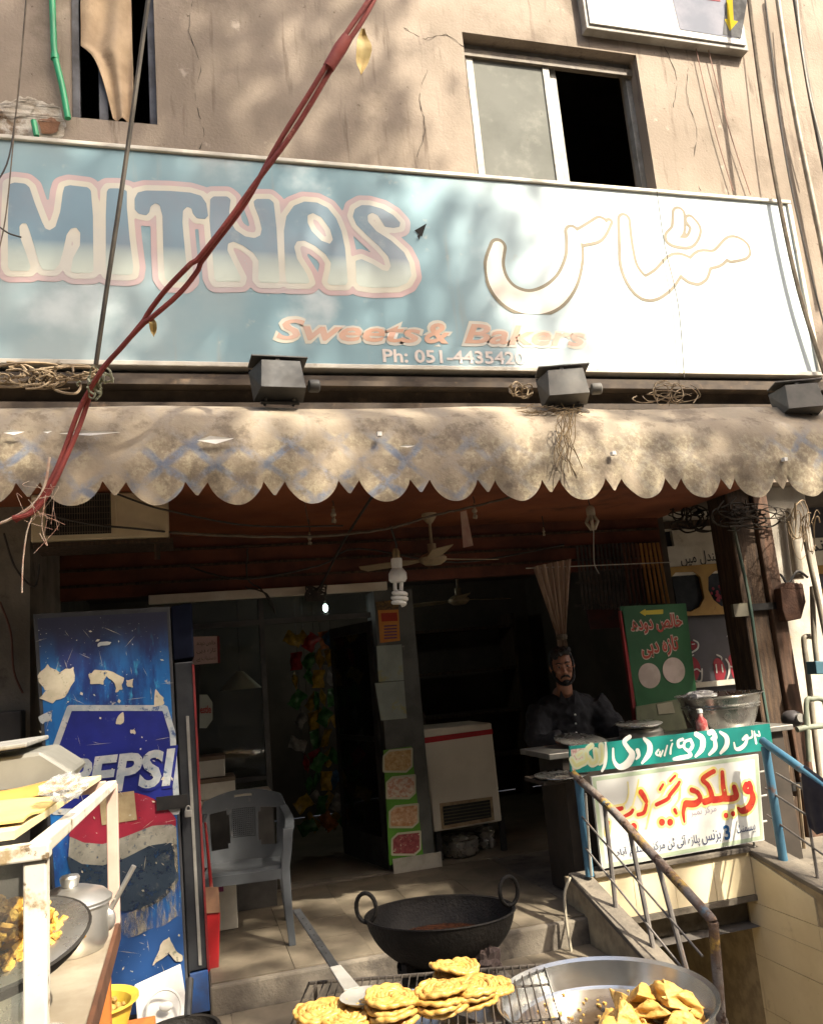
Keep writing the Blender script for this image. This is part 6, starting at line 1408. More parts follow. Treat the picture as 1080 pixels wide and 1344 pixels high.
for px, py, dz, lab in spots:
    c = P(px, py, Z=.845); o = bpy.data.objects.new('samosa', rs.choice(sms)); col.objects.link(o)
    dv = Vector((c.x, c.y))-Vector((pc.x, pc.y)); 
    if dv.length > .185: dv = dv.normalized()*.185
    o.location = (pc.x+dv.x, pc.y+dv.y, .812+dz); s_ = rs.uniform(.78, .98); o.scale = (s_*1.15, s_*1.05, s_*.58)
    o.rotation_euler = (rs.uniform(-.5, .5), rs.uniform(-.6, .6), rs.uniform(0, 6.3)); tag(o, lab, 'samosa', 'samosas in the steel pan')
b = B()
for k in range(70):
    q = rs.uniform(0, 6.28); d = pr_*.85*math.sqrt(rs.random()); s_ = rs.uniform(.002, .005); b.box((pc.x+d*math.cos(q), pc.y+d*math.sin(q), .811), (s_*2, s_*1.4, s_), RZ(rs.uniform(0, 3)))
o = tag(b.build('crumbs', M_sam), kind='stuff'); attach(o, pn)

# ------------------------------------------------------------------ glass food cart at the left
cz = 1.045
M_cw = mat('cart_white', (.58, .55, .47), (.46, .42, .34), sc=5, rough=.55, stain=[((.26, .19, .10), .56, .66, 12), ((.13, .09, .05), .60, .66, 28), ((.3, .12, .05), .66, .70, 9)])
M_cp = mat('cart_pink', (.46, .31, .25), (.38, .25, .2), sc=6, rough=.6, stain=((.25, .15, .1), .6, .75, 12))
cart = thing('food_cart', 'white framed glass food cart at the lower left', 'cart', (-.7, 2.0, 0))
fx = P(48, 1122, Y=1.4); X1 = fx.x; zr = 1.47; YR = 2.72
B().bb(X1-.016, X1+.016, 1.384, 1.416, .98, zr).build('front_post', M_cw, cart, bevel=.003)
B().bb(X1-1.0, X1+.02, 1.378, 1.412, zr+.001, zr+.024).build('front_rail', M_cw, cart, bevel=.003)
rr0, rr1 = Vector((X1, 1.413, zr+.013)), Vector((P(147, 1030, Y=YR).x, YR, P(147, 1030, Y=YR).z))
b = B(); b.prism([rr0+Vector((-.013, 0, -.011)), rr0+Vector((.013, 0, -.011)), rr0+Vector((.013, 0, .011)), rr0+Vector((-.013, 0, .011))], rr1-rr0); b.build('side_rail', M_cw, cart, bevel=.003)
B().bb(rr1.x-.016, rr1.x+.016, YR-.015, YR+.015, cz, rr1.z).build('rear_post', M_cp, cart, bevel=.003)
B().bb(X1-1.0, rr1.x-.016, YR-.012, YR+.012, rr1.z-.02, rr1.z+.012).build('rear_rail', M_cp, cart, bevel=.003)
B().bb(X1-1.0, X1+.005, 1.42, YR+.02, cz-.03, cz).build('counter_top', mat('cart_tin', (.42, .37, .28), (.3, .25, .18), sc=5, rough=.45, metal=.4, stain=((.2, .14, .08), .56, .75, 6)), cart)
B().bb(X1+.006, X1+.017, 1.42, YR+.02, cz-.045, cz+.006).build('edge_board', mat('edge_brown', (.10, .04, .018), (.06, .025, .012), sc=7, rough=.7), cart)
gp = glass('cart_glass', (.86, .90, .87), .06, .10)
B().bb(X1-.98, X1-.02, 1.398, 1.402, cz+.002, zr).build('front_pane', gp, cart)
b = B(); b.prism([(X1-.98, 1.40, zr+.032), (X1-.03, 1.40, zr+.032), (rr1.x-.03, YR, rr1.z+.018), (X1-.98, YR, rr1.z+.018)], (0, 0, .012)); b.build('roof_sheet', mat('cart_board', (.60, .50, .28), (.52, .42, .22), sc=4, rough=.8, stain=((.35, .22, .08), .6, .72, 7)), cart)
for (x, y) in ((X1-.03, 1.46), (X1-.03, 2.68), (X1-.95, 1.46), (X1-.95, 2.68)): B().bb(x-.022, x+.022, y-.022, y+.022, 0, cz-.046).build('leg', mat('cart_wood', (.38, .12, .025), (.28, .08, .02), sc=7, rough=.6, stretch=(6, 6, .7)), cart)
B().bb(X1-.9, X1-.055, 2.66, 2.70, .5, cz-.05).build('rear_board', MC['cart_wood'], cart)
B().bb(X1-.95, X1+.0, 1.5, 2.64, .62, .645).build('lower_shelf', MC['cart_tin'], cart)
worn(mat('clear_bag', (.50, .49, .46), (.40, .40, .40), sc=14, rough=.2), 12, .35, .75)
# things on the roof
def rz_(y): return zr+.045+(rr1.z+.031-zr-.045)*(y-1.4)/(YR-1.4)
t = thing('cardboard_sheet', 'creased yellow cardboard sheet on the cart roof', 'cardboard', (-.4, 1.7, rz_(1.7)))
def crd(u, v):
    x = X1-.55+u*.52; y = 1.47+v*.42; return (x, y, rz_(y)+.006+.006*math.sin(u*9+v*4)*math.sin(v*5)+.02*max(0, u-.8)*math.sin(v*7))
B().sheet(crd, 16, 12).build('sheet', mat('cardboard', (.62, .46, .17), (.54, .38, .13), sc=5, rough=.8, stain=((.40, .24, .06), .6, .72, 9)), t, smooth=True, solid=.004)
sc_ = thing('weighing_scale', 'grey tilted weighing scale on top of the cart', 'scale', (-.42, 2.15, rz_(2.15)))
q0 = rz_(2.15)
def sq(l): return [Vector(v) for v in l]
M_scg = mat('scale_grey', (.17, .165, .14), (.13, .125, .105), sc=6, rough=.5, stain=((.4, .38, .32), .62, .75, 8))
b = B(); b.prism([(-.72, 1.98, q0+.012), (-.27, 1.98, q0+.012), (-.235, 1.98, q0+.055), (-.30, 1.98, q0+.105), (-.72, 1.98, q0+.085)], (0, .26, 0)); b.build('body', M_scg, sc_, bevel=.008)
b = B(); b.prism([(-.70, 1.96, q0+.100), (-.325, 1.96, q0+.118), (-.325, 1.96, q0+.128), (-.70, 1.96, q0+.110)], (0, .30, 0)); b.build('pan', M_alu, sc_, bevel=.003)
b = B(); b.prism([(-.72, 1.973, q0+.015), (-.29, 1.973, q0+.015), (-.29, 1.973, q0+.035), (-.72, 1.973, q0+.035)], (0, .006, 0)); b.build('dark_base', M_black, sc_)
t = thing('brown_paper', 'folded glossy brown wrapping paper under the scale', 'paper', (-.35, 1.93, rz_(1.93)))
B().sheet(lambda u, v: (-.62+u*.40, 1.90+v*.07, rz_(1.93)+.012+.022*math.sin(v*math.pi)+.01*u*math.sin(u*8)), 14, 6).build('sheet', mat('wrapping_brown', (.40, .22, .05), (.3, .15, .03), sc=8, rough=.4), t, smooth=True, solid=.003)
q = P(98, 1065, Y=1.75); crumple('clear_plastic_bag', 'crumpled clear plastic bag at the cart roof corner', 'bag', (X1+.0, 1.72, rz_(1.72)+.035), (.04, .06, .022), mat('clear_bag', (.40, .39, .37), (.42, .42, .42), sc=14, rough=.2), 6, 6)
# fry pan with pakora
wx, wy, wz = -.40, 2.03, cz
t = thing('frying_pan', 'dark round pan of pakora inside the glass cart', 'pan', (wx, wy, wz)); MW = RX(rad(12)) @ RY(rad(-5))
B().lathe(bowlprof(.195, .07, 10, .006), (wx, wy, wz+.095), 44, MW).build('bowl', mat('pan_dark', (.022, .02, .018), (.03, .028, .025), sc=9, rough=.8, spec=.12), t, smooth=True)
B().lathe([(.193, .067), (.199, .072), (.193, .077)], (wx, wy, wz+.095), 44, MW).build('rim', M_steel, t, smooth=True)
B().lathe([(.10, 0), (.10, .10), (.09, .10)], (wx, wy, wz+.001), 24).build('stand_ring', M_steel, t)
b = B(); rs = random.Random(31)
for k in range(560):
    q = rs.uniform(0, 6.28); d = .155*math.sqrt(rs.random()); h = .150+(.10)*(1-(d/.16)**2)*rs.random()**.4; c = Vector((wx-.01+d*math.cos(q), wy+d*math.sin(q)*.9, wz+h))
    pts = [c]; dr_ = Vector((rs.uniform(-1, 1), rs.uniform(-1, 1), rs.uniform(-.6, .6)))
    for j in range(3): pts.append(pts[-1]+dr_.normalized()*.014); dr_ = dr_+Vector((rs.uniform(-1, 1), rs.uniform(-1, 1), rs.uniform(-1, 1)))*.9
    b.tube(pts, [rs.uniform(.004, .008), .008, .008, .004], 5)
o = tag(b.build('pakora_heap', mat('pakora', (.50, .26, .04), (.62, .38, .08), sc=22, rough=.6, bump=.5, bsc=60, stain=((.2, .07, .015), .56, .72, 20)), smooth=True), 'heap of golden pakora fritters in the dark pan', 'pakora', kind='stuff')
# small pile near the lower edge inside
b = B()
for k in range(60):
    c = Vector((-.42+rs.uniform(-.09, .09), 1.58+rs.uniform(-.06, .06), cz+.02+rs.random()*.03)); b.ball(c, (rs.uniform(.008, .02), rs.uniform(.008, .016), .01), 5, RZ(rs.uniform(0, 3)))
tag(b.build('fritter_pile', MC['pakora'], smooth=True), 'low pile of pale fritters at the cart front corner', 'fritters', kind='stuff')
crumple('scrap_plastic', 'scrap of clear plastic on the cart counter', 'plastic scrap', (-.285, 1.88, cz+.02), (.04, .05, .018), MC['clear_bag'], 15, 5)
# aluminium pot with lid
px_, py_ = -.312, 2.52; t = thing('aluminium_pot', 'dull aluminium pot with knobbed lid in the cart', 'pot', (px_, py_, cz)); r = .098; h = .115
M_al = mat('aluminium', (.52, .51, .48), (.42, .41, .38), sc=5, rough=.35, metal=.85, stain=((.3, .24, .15), .6, .8, 7))
B().lathe([(0, .001), (r*.86, .001), (r*.97, .02), (r, .05), (r, h*.93), (r*1.08, h), (r*1.07, h+.004), (r*.96, h*.94), (0, h*.94)], (px_, py_, cz), 44).build('body', M_al, t, smooth=True)
lid = B().lathe([(r*1.09, h+.006), (r*1.10, h+.010), (r*.9, h+.028), (r*.5, h+.042), (0, h+.046)], (px_, py_, cz), 44).build('lid', M_al, t, smooth=True)
B().lathe([(.018, h+.044), (.022, h+.048), (.026, h+.068), (.022, h+.074), (0, h+.075)], (px_, py_, cz), 18).build('knob', M_al, lid, smooth=True)
t = thing('spoon', 'steel spoon handle sticking out of the aluminium pot', 'spoon', (px_+.1, py_, cz+h)); B().tube([(px_+.10, py_+.0, cz+h-.03), P(176, 1137, Y=2.5)], .007, 8).build('handle', M_al, t, smooth=True); B().ball((px_+.095, py_, cz+h-.05), (.02, .014, .03), 8).build('bowl', M_al, t, smooth=True)
# yellow tub, white foam lid, black pan near the chiller
yb = P(122, 1322, Z=.80); t = thing('yellow_tub', 'yellow plastic tub of batter below the cart edge', 'tub', (yb.x, yb.y, .70))
B().lathe([(0, .001), (.085, .001), (.115, .10), (.13, .108), (.13, .115), (.108, .104), (.08, .012), (0, .012)], (yb.x, yb.y, .70), 36).build('tub', mat('tub_yellow', (.58, .42, .06), (.5, .34, .04), sc=5, rough=.35), t, smooth=True)
b = B()
for k in range(80): q = rs.uniform(0, 6.28); d = .09*math.sqrt(rs.random()); b.ball((yb.x+d*math.cos(q), yb.y+d*math.sin(q), .77+rs.random()*.02), rs.uniform(.006, .012), 4)
o = tag(b.build('batter_lumps', mat('batter', (.35, .22, .05), (.25, .14, .03), sc=20)), kind='stuff'); attach(o, t)
t = thing('side_stool', 'low wooden stool carrying the yellow tub', 'stool', (yb.x, yb.y, 0)); B().bb(yb.x-.14, yb.x+.17, yb.y-.14, yb.y+.14, .67, .699).build('seat', MC['cart_wood'], t, bevel=.004)
for sx_ in (-.12, .15):
    for sy_ in (-.12, .12): B().bb(yb.x+sx_-.015, yb.x+sx_+.015, yb.y+sy_-.015, yb.y+sy_+.015, 0, .669).build('leg', MC['cart_wood'], t)
t = thing('foam_tray', 'white moulded foam tray leaning against the chiller', 'tray', P(215, 1340, Y=4.2))
fo = [P(176, 1294, Y=4.28), P(237, 1266, Y=4.33), P(247, 1330, Y=4.28), P(250, 1400, Y=4.22), P(187, 1420, Y=4.2)]
B().prism(fo, (0, .012, 0)).build('sheet', mat('foam_white', (.70, .69, .65), (.62, .6, .55), sc=5, rough=.6), t, bevel=.006)
cf = sum((Vector(v) for v in (P(215, 1305, Y=4.26), P(215, 1345, Y=4.24))), Vector())/2
B().tube([cf+Vector((.075*math.cos(q), -.012, .085*math.sin(q))) for q in [i*2*math.pi/24 for i in range(24)]], .006, 6, closed=True).build('moulded_ring', MC['foam_white'], t, smooth=True)
B().ball(cf+Vector((.01, -.008, .01)), (.03, .01, .02), 8).build('moulded_boss', MC['foam_white'], t, smooth=True)
bpz = P(238, 1340, Z=.62); t = thing('black_skillet', 'black iron skillet rim at the bottom edge beside the chiller', 'skillet', (bpz.x, bpz.y-.08, .5))
B().lathe(bowlprof(.12, .07, 10, .006), (bpz.x, bpz.y-.1, .55), 36).build('bowl', M_iron, t, smooth=True)
B().tube([(bpz.x+.02, bpz.y+.015, .62), P(249, 1287, Y=bpz.y+.15)], [.012, .014], 8).build('handle', M_black, t, smooth=True)
t = thing('skillet_stand', 'small iron stand under the black skillet', 'stand', (bpz.x, bpz.y-.1, 0))
B().lathe([(.06, .0), (.06, .545), (.05, .545), (.05, 0)], (bpz.x, bpz.y-.1, .002), 16).build('post', M_iron, t)

# ------------------------------------------------------------------ cables in front of the facade
M_red = mat('red_cable', (.235, .040, .030), (.17, .030, .024), sc=8, rough=.7, bump=.4, bsc=60, stain=((.32, .11, .08), .6, .72, 12))
path = [(505, -30, 3.0), (475, 20, 3.02), (447, 62, 3.05), (400, 140, 3.12), (352, 215, 3.2), (318, 268, 3.27), (285, 312, 3.33), (245, 362, 3.42), (200, 410, 3.52), (160, 455, 3.62), (132, 488, 3.70), (112, 528, 3.78), (92, 580, 3.80), (70, 630, 3.80), (45, 668, 3.80), (18, 682, 3.80)]
cp = curve([P(x, y, Y=d) for x, y, d in path], 8)
rc_ = thing('red_cable', 'thick twisted red cable running down across the sign', 'cable', cp[-1])
for ph in (0, math.pi):
    pts = []
    for i, p in enumerate(cp):
        u = i/len(cp); wob = .014 if u < .44 else (.026 if u < .54 else .013); a_ = ph+i*.085+1.2+.5*math.sin(i*.21); t_ = (cp[min(i+1, len(cp)-1)]-cp[max(i-1, 0)]).normalized(); s_ = t_.cross(Vector((0, 1, 0))).normalized(); v_ = t_.cross(s_)
        pts.append(p+s_*wob*math.cos(a_)+v_*wob*math.sin(a_)*.8)
    B().tube(pts, .0115, 8).build('strand', M_red, rc_, smooth=True)
sl_ = cp[16]; B().tube([cp[14], cp[16], cp[19]], [.026, .030, .026], 10).build('sleeve', M_red, rc_, smooth=True)
b = B(); rs = random.Random(2)
for k in range(14):
    a_ = P(50+rs.uniform(-22, 22), 655+rs.uniform(-25, 25), Y=3.78); b.tube(curve([a_, a_+Vector((rs.uniform(-.06, .06), rs.uniform(-.02, .02), rs.uniform(-.08, .03))), a_+Vector((rs.uniform(-.10, .10), 0, rs.uniform(-.16, .02)))], 4), .0011, 4)
b.tube(curve([P(42, 680, Y=3.78), P(35, 700, Y=3.78), P(30, 740, Y=3.78), P(29, 778, Y=3.78)], 5), .003, 5)
b.tube(curve([P(60, 650, Y=3.78), P(55, 690, Y=3.78), P(62, 716, Y=3.78), P(52, 700, Y=3.78)], 5), .002, 5)
b.build('frayed_wires', mat('frayed_pale', (.5, .42, .32), (.4, .2, .14), sc=12, rough=.8), rc_)
wire('pale cable end curling at the left edge under the awning', [P(-10, 690, Y=3.8), P(12, 682, Y=3.8), P(40, 665, Y=3.8), P(58, 640, Y=3.8), P(65, 600, Y=3.8)], .006, mat('frayed_pale', (.5, .42, .32)))
wire('thick black cable hanging straight over the letters M and I', [P(200, -30, Y=3.55), P(193, 10, Y=3.56), P(178, 120, Y=3.6), P(158, 260, Y=3.65), P(140, 380, Y=3.68), P(126, 478, Y=3.72)], .0115, mat('cable_black', (.035, .028, .018), (.06, .048, .03), sc=12, rough=.6))
wire('thin dark wire looping down at the far left over the sign', [P(35, -10, Y=4.9), P(24, 120, Y=4.9), P(12, 205, Y=4.9), P(-5, 240, Y=4.9)], .005)
wire('thin grey wire hanging vertically at the far left edge', [P(36, -10, Y=4.85), P(18, 180, Y=4.85), P(8, 280, Y=4.85), P(-2, 330, Y=4.85)], .004, M_rope)
wire('short bent wire end over the letter M', [P(0, 298, Y=4.85), P(12, 306, Y=4.85), P(28, 311, Y=4.85)], .005)
t = thing('green_pipe', 'green plastic pipe bent on the wall beside the left window', 'pipe', P(85, 150, Y=5.1))
B().tube(curve([P(68, -20, Y=5.15), P(70, 40, Y=5.15), P(72, 72, Y=5.15), P(82, 115, Y=5.15), P(89, 155, Y=5.15)], 4), .021, 10).build('tube', mat('pipe_bright_green', (.02, .30, .12), (.02, .24, .10), sc=6, rough=.4), t, smooth=True)
B().lathe([(.026, -.02), (.026, .02)], P(72, 74, Y=5.15), 12).build('coupling', MC['pipe_bright_green'], t, smooth=True)
tag(B().tube([P(44, 158, Y=5.16), P(48, 178, Y=5.16)], .018, 8).build('pipe_stub', MC['pipe_bright_green'], smooth=True), 'short green pipe stub in the broken plaster', 'pipe stub')
# torn cloth in the left window
t = thing('torn_curtain', 'torn brown sackcloth hanging in the left upper window', 'curtain', P(150, 150, Y=5.27))
wl_, wr_ = P(106, 0, Y=5.28).x, P(172, 0, Y=5.28).x
def tc_(u, v):
    z = 7.2-(7.2-winL[2]-.06)*v; zz = P(120, 68, Y=5.28).z; x0_ = wl_
    zb_ = winL[2]
    if z < zz: x0_ = wl_+(wr_-wl_)*.62*min(1, ((zz-z)/(zz-zb_))**.45)
    x = x0_+(wr_-x0_)*u; return (x, 5.272+.022*math.sin(u*11+v*6)+.01*math.sin(v*23+u*3), z)
B().sheet(tc_, 24, 50).build('cloth', mat('sackcloth', (.42, .31, .20), (.33, .24, .15), sc=6, rough=.95, bump=.3, bsc=40, stain=((.2, .14, .09), .58, .75, 4)), t, smooth=True, solid=.004)
# tangles
def tangle(label, boxpx, Yd, n, r, m, seed, L=5, flat=.05):
    rs = random.Random(seed); b = B(); cx, cy = (boxpx[0]+boxpx[2])/2, (boxpx[1]+boxpx[3])/2; hx_, hy_ = (boxpx[2]-boxpx[0])/2, (boxpx[3]-boxpx[1])/2
    for k in range(n):
        a_ = rs.uniform(0, 6.28); ox, oy = cx+rs.gauss(0, .38)*hx_, cy+rs.gauss(0, .25)*hy_; rx_, ry_ = hx_*rs.uniform(.12, .55), hy_*rs.uniform(.25, .75); pts = []; sp_ = rs.choice((-1, 1))*rs.uniform(.6, 1.2)
        for j in range(L+rs.randint(-1, 3)):
            q = rs.uniform(.75, 1.2); pts.append(P(ox+rx_*q*math.cos(a_), oy+ry_*q*math.sin(a_), Y=Yd+rs.uniform(-flat, flat))); a_ += sp_; ox += rs.uniform(-.06, .06)*hx_
        b.tube(curve(pts, 6), r*rs.uniform(.6, 1.3), 5)
    return tag(b.build('wire_tangle', m, smooth=True), label, 'wire tangle')
M_tw = mat('twine_pale', (.34, .26, .16), (.22, .16, .10), sc=10, rough=.9)
tangle('tangle of pale wires on the awning at the far left', (-20, 478, 125, 512), 4.0, 26, .0055, M_tw, 1)
tangle('pale wire wrapping where black and red cables meet', (105, 480, 150, 522), 3.74, 16, .006, mat('twine_green', (.30, .30, .20), (.2, .2, .13), sc=10), 2, 4, .03)
tangle('loop of thin wires left of the middle floodlight', (662, 497, 706, 528), 4.15, 10, .003, M_tw, 3)
tangle('thin pale wires strewn on the awning right of middle floodlight', (830, 500, 930, 535), 4.25, 16, .003, M_tw, 4)
tangle('dark clump of wires at the top of the wooden pillar', (915, 655, 1035, 700), 5.2, 22, .006, mat('dusty_wire', (.03, .024, .018), (.055, .045, .032), sc=9, rough=.9), 5)
tangle('brown tangle of wires under the right end of the soffit', (860, 655, 950, 700), 5.7, 14, .007, mat('dusty_wire', (.07, .055, .04)), 6)
tangle('pale bunch of loose connector wires at the right edge', (1030, 655, 1085, 735), 5.0, 12, .004, M_tw, 7)
# straw nest and hanging threads under the middle floodlight
b = B(); rs = random.Random(77)
for k in range(90):
    a_ = P(735+rs.uniform(-45, 28), 538+rs.uniform(-4, 5), Y=4.02); b.tube([a_, a_+Vector((rs.uniform(-.07, .07), rs.uniform(-.03, .03), rs.uniform(-.015, .02)))], .002, 4)
for k in range(12):
    x_ = 735+rs.uniform(-3, 22); y_ = 540; pts = []
    for j in range(6): pts.append(P(x_, y_, Y=3.865)); x_ += rs.uniform(-9, 10); y_ += rs.uniform(10, 20)
    b.tube(curve(pts, 5), .0028, 4)
tag(b.build('straw_nest', mat('straw', (.24, .17, .09), (.14, .10, .06), sc=12, rough=.95)), 'straw and threads hanging under the middle floodlight', 'straw nest')
# dry leaves caught on the red cable
def leaf(label, pts, Yd, w):
    b = B(); a_, c_, d_ = [P(*q, Y=Yd) for q in pts]
    def fn(u, v):
        p = a_.lerp(c_, min(1, v*2)) if v < .5 else c_.lerp(d_, v*2-1); k = w*math.sin(math.pi*min(1, v*.92+.06)); return (p.x+(u-.5)*2*k, p.y-.02*abs(u-.5)+.01*math.sin(v*11), p.z)
    b.sheet(fn, 6, 10); return tag(b.build('dry_leaf', mat('dry_leaf', (.50, .38, .16), (.36, .25, .09), sc=14, rough=.7), smooth=True, solid=.0015), label, 'dry leaf', 'dry leaves on the red cable')
leaf('large curled dry leaf hanging from the red cable near the top', [(476, 38), (477, 68), (473, 100)], 3.05, .034)
leaf('small dry leaf hanging under the red cable over the sign', [(199, 415), (201, 428), (202, 443)], 3.53, .016)
# pipes and cables on the right end of the facade
wire('thick dark cable running down the right end of the sign', [P(978, -40, Y=4.93), P(1000, 130, Y=4.93), P(1022, 260, Y=4.93), P(1048, 380, Y=4.93), P(1082, 490, Y=4.93)], .017, M_rope)
wire('thin dark wire beside the right sign edge', [P(1003, -10, Y=5.0), P(1030, 200, Y=5.0), P(1062, 350, Y=5.0), P(1085, 440, Y=5.0)], .007)
pipe('grey conduit down the wall near the right picture edge', [P(1018, -20, Y=5.1), P(1040, 130, Y=5.1), P(1066, 260, Y=5.1), P(1090, 380, Y=5.1)], .022)
pipe('second conduit at the right picture edge', [P(1040, -20, Y=5.08), P(1062, 120, Y=5.08), P(1090, 260, Y=5.08)], .018, mat('conduit_dark', (.10, .09, .07), (.07, .06, .05)))
wire('white twisted wire at the top right corner', [P(1045, -10, Y=5.0), P(1052, 60, Y=5.0), P(1064, 130, Y=5.0), P(1082, 200, Y=5.0)], .006, mat('wire_white', (.55, .52, .45), (.4, .38, .32)))
for k, (a_, c_) in enumerate((((918, 80), (962, 250)), ((935, 85), (985, 255)))):
    wire(('left', 'right')[k]+' thin reddish wire hanging below the box sign', [P(a_[0]-6, a_[1]-22, Y=5.17), P((a_[0]+c_[0])/2-3, (a_[1]+c_[1])/2, Y=5.17), P(*c_, Y=5.17)], .004, mat('wire_reddish', (.30, .17, .12), (.22, .13, .1)))
wire('thin wire sagging across the right part of the sign', [P(862, 250, Y=4.97), P(872, 320, Y=4.97), P(890, 400, Y=4.96), P(898, 495, Y=4.95)], .003)
wire('brown wire on the grey pier at the left edge', [P(0, 790, Y=4.9), P(14, 830, Y=4.9), P(18, 880, Y=4.9), P(30, 910, Y=4.9)], .006, mat('wire_brown', (.13, .05, .03), (.09, .035, .02)))
wire('black wire loop on the grey pier below the air conditioner', [P(5, 700, Y=4.88), P(20, 745, Y=4.88), P(45, 770, Y=4.88), P(52, 740, Y=4.88)], .006)
wire('pale cable curling from the porch edge beside railing', [P(748, 1152, Y=4.45), P(741, 1175, Y=4.43), P(744, 1215, Y=4.42), P(752, 1262, Y=4.4)], .008, mat('cable_cream', (.36, .32, .24), (.28, .25, .18)))
t = tag(B().bb(-1.02, -.82, 4.80, 4.918, 1.33, 1.66).build('meter_box', mat('box_dark', (.03, .028, .027), (.05, .045, .04), sc=6), bevel=.01), 'dark box on the grey pier at the left edge', 'box')

# ------------------------------------------------------------------ street tree that shades the left of the facade (stands behind the viewer, to the right)
tree = thing('street_tree', 'tall leafy street tree outside the picture shading the shop', 'tree', (8.2, -5.2, 0))
M_bark = mat('bark', (.10, .075, .05), (.06, .045, .03), sc=8, rough=.95, bump=.8, bsc=30)
M_leaf = mat('leaf_green', (.055, .10, .025), (.08, .12, .03), sc=3, rough=.5)
T = 12.0
targets = []    # (x, y, z, radius, leaves per square metre factor)
rt = random.Random(40)
for x, z, r, d in ((-1.6, 6.6, .9, 1.6), (-.5, 6.8, .9, 1.5), (.5, 6.5, .8, 1.5), (1.2, 7.2, .8, 1.2), (-1.4, 5.4, .9, 1.8), (-.4, 5.5, .8, 1.7), (.55, 5.5, .75, 1.5), (1.25, 5.6, .6, .9), (-1.2, 4.4, .85, 1.8), (-.2, 4.45, .75, 1.8), (.7, 4.4, .7, 1.7), (1.55, 4.55, .7, 1.2), (2.1, 4.2, .6, 1.0), (1.5, 3.7, .6, 1.3), (.4, 3.6, .6, 1.6), (-.7, 3.6, .7, 1.7), (2.3, 3.6, .5, .9), (1.75, 6.0, .5, .5)):
    targets.append((x, 5.0, z, r, d))
for x, y, z, r, d in ((-.9, 3.9, 2.9, .55, 1.3), (-.2, 3.9, 2.8, .5, 1.1), (.6, 3.9, 2.8, .5, 1.0), (1.3, 3.9, 2.8, .45, .9), (2.0, 3.9, 2.75, .4, .5),
                      (-.8, 4.4, 1.9, .6, 2), (-.3, 4.4, 1.3, .6, 2), (-.2, 4.4, .6, .5, 1.6), (.4, 5.0, .6, .6, 2), (1.0, 5.1, .3, .35, .5), (1.9, 5.3, .4, .5, 1.8), (1.9, 5.9, .9, .6, 2), (2.6, 5.4, 1.5, .6, 2.2), (3.1, 5.4, 1.3, .5, 2.0), (3.2, 5.6, 1.9, .5, 2.0),
                      (.95, 3.4, .7, .55, 2.0), (.4, 4.0, .3, .5, 1.6), (1.4, 4.2, .2, .5, 1.6), (3.0, 4.6, .8, .35, .9), (2.7, 4.4, .3, .35, .8), (4.5, 6.2, 2.2, .6, 2), (4.1, 5.4, 1.8, .4, 1.6), (1.2, 5.9, 1.2, .5, 1.5)):
    targets.append((x, y, z, r, d))
first_n = len(targets)
for x, y, r in ((-3.5, 3.0, 1.2), (-2.6, 1.2, 1.1), (-4.8, 1.0, 1.5), (-3.2, -1.2, 1.5), (-1.0, -1.0, 1.2), (1.0, -1.6, 1.3), (3.2, -1.4, 1.3), (2.6, .6, .9), (4.2, 1.2, 1.1), (4.8, 3.0, 1.0), (3.9, 2.6, .7), (5.6, -.6, 1.3), (-5.6, 3.6, 1.4), (6.2, 2.0, 1.2), (1.0, .2, .7)): targets.append((x, y, 0, r, 1.5))  # unseen second crown, added to shade the road and cut its bounce light
lv_, lf_ = [], []; crowns = []
R3 = np.random.default_rng(5)
for ti, (x, y, z, r, d) in enumerate(targets):
    if ti == first_n: crowns.append((lv_, lf_)); lv_, lf_ = [], []
    c = np.array([x, y, z])+np.array(S)*(T+rt.uniform(-.8, .8)); A = .0118; n_ = int(d*math.pi*r*r/A*1.3)
    q = R3.normal(size=(n_, 3)); q /= np.linalg.norm(q, axis=1)[:, None]; q *= (R3.random(n_)**.45)[:, None]*r*1.06
    cc = c+q
    ax = R3.normal(size=(n_, 3)); ax /= np.linalg.norm(ax, axis=1)[:, None]; bx_ = np.cross(ax, R3.normal(size=(n_, 3))); bx_ /= np.linalg.norm(bx_, axis=1)[:, None]
    Ls = R3.uniform(.07, .12, n_)[:, None]; Ws = Ls*.55
    base = len(lv_)
    P4 = np.stack([cc-ax*Ls, cc+bx_*Ws, cc+ax*Ls, cc-bx_*Ws], 1).reshape(-1, 3)
    lv_ += [tuple(v) for v in P4]; lf_ += [(base+4*k, base+4*k+1, base+4*k+2, base+4*k+3) for k in range(n_)]
crowns.append((lv_, lf_))
tree2 = thing('street_tree', 'second unseen tree added outside the picture to shade the road', 'tree', (5.2, -9.0, 0), 0, 'street trees')
tree['group'] = 'street trees'
for tr2, (v_, f_) in zip((tree, tree2), crowns):
    me = bpy.data.meshes.new('crown'); me.from_pydata(v_, [], f_); me.materials.append(M_leaf)
    o = bpy.data.objects.new('crown', me); col.objects.link(o); attach(o, tr2); o['kind'] = 'stuff'
B().tube(curve([(5.2, -9.0, 0), (5.1, -8.8, 3), (4.8, -8.2, 6), (4.4, -7.4, 8.6), (4.0, -6.8, 10)], 6), [.28-.2*i/24 for i in range(25)], 14).build('trunk', M_bark, tree2, smooth=True)
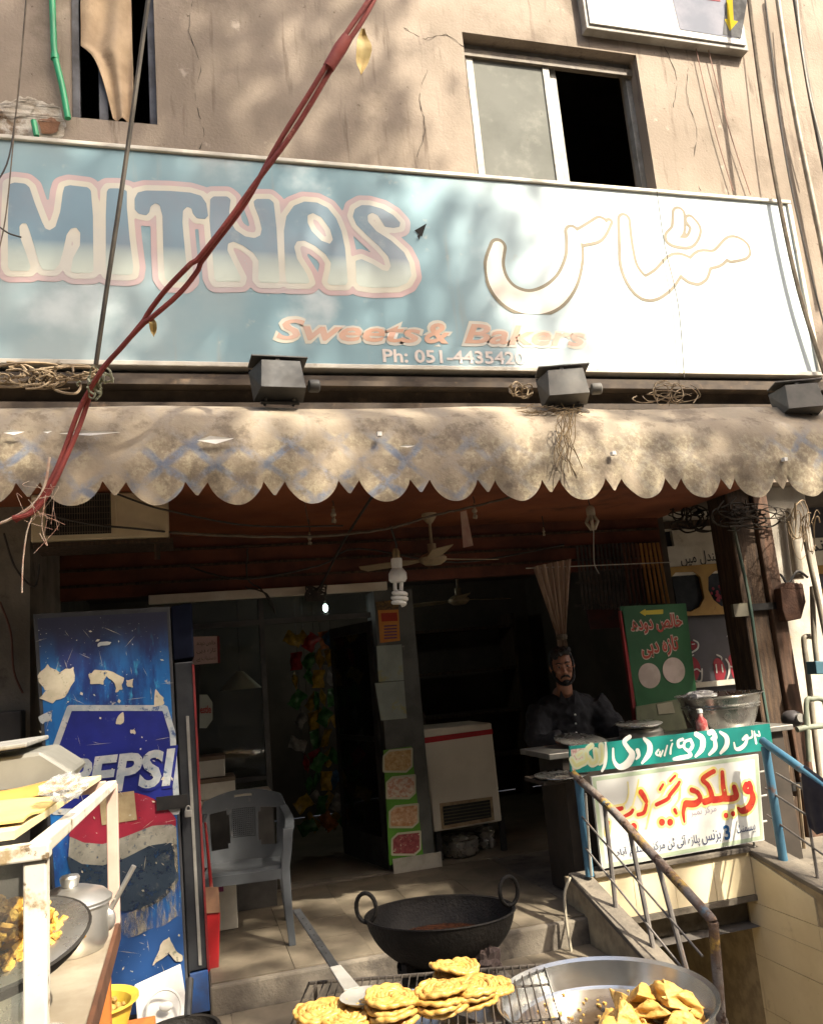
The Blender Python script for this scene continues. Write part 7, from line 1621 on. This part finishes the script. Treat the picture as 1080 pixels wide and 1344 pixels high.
for a_, c_ in (((4.8, -8.2, 6), (.2, -5.6, 8.6)), ((4.6, -7.8, 7), (9.4, -6.0, 8.8)), ((4.7, -8.0, 6.5), (1.5, -8.0, 8.8)), ((4.6, -7.8, 7), (8.2, -4.4, 8.8))):
    a_, c_ = Vector(a_), Vector(c_); B().tube(curve([a_, a_.lerp(c_, .5)+Vector((0, 0, .4)), c_], 5), [.12-.1*i/10 for i in range(11)], 8).build('limb', M_bark, tree2, smooth=True)
B().tube(curve([(8.2, -5.2, 0), (8.1, -5.0, 3), (7.6, -4.5, 6.5), (6.8, -3.5, 9.5), (5.8, -2.6, 12), (4.8, -1.9, 15)], 6), [.30-.24*i/30 for i in range(31)], 14).build('trunk', M_bark, tree, smooth=True)
for a_, c_ in (((7.6, -4.5, 6.5), (8.2, -1.8, 10.0)), ((7.2, -4.0, 8.0), (4.6, -2.6, 9.6)), ((6.3, -3.0, 10.8), (3.4, -2.0, 13)), ((6.8, -3.5, 9.5), (6.6, -1.8, 10.4)), ((5.6, -2.4, 12.5), (6.4, -1.8, 14.5))):
    a_, c_ = Vector(a_), Vector(c_); B().tube(curve([a_, a_.lerp(c_, .5)+Vector((0, 0, .3)), c_], 5), [.10-.085*i/10 for i in range(11)], 8).build('limb', M_bark, tree, smooth=True)

# far side of the street, unseen, added and made tall to block low sky
op = thing('street_building', 'plain shaded building across the street, outside the picture', 'building', (0, -12, 0))
b = B(); hl = [(-22+i*3.2, -22+i*3.2+1.4, 1.2+j*3.2, 2.7+j*3.2) for i in range(14) for j in range(4)]
wall_holes(b, -24, 24, 0, 13.5, -11.0, -11.3, hl); b.build('wall', mat('opposite_wall', (.15, .12, .095), (.12, .095, .075), sc=1.5, rough=.95), op)
B().bb(-24, 24, -15, -11.31, 0, 13.4).build('interior', M_dark, op)
for n_, x in enumerate((-13, 15.5)):
    o2 = thing('side_building', ('left', 'right')[n_]+' neighbouring building beyond the picture edge along the street', 'building', (x, 4, 0))
    b = B(); b.bb(min(x, x+math.copysign(5, x)), max(x, x+math.copysign(5, x)), 3.5, 9, 0, 9); b.build('wall', MC['opposite_wall'], o2)
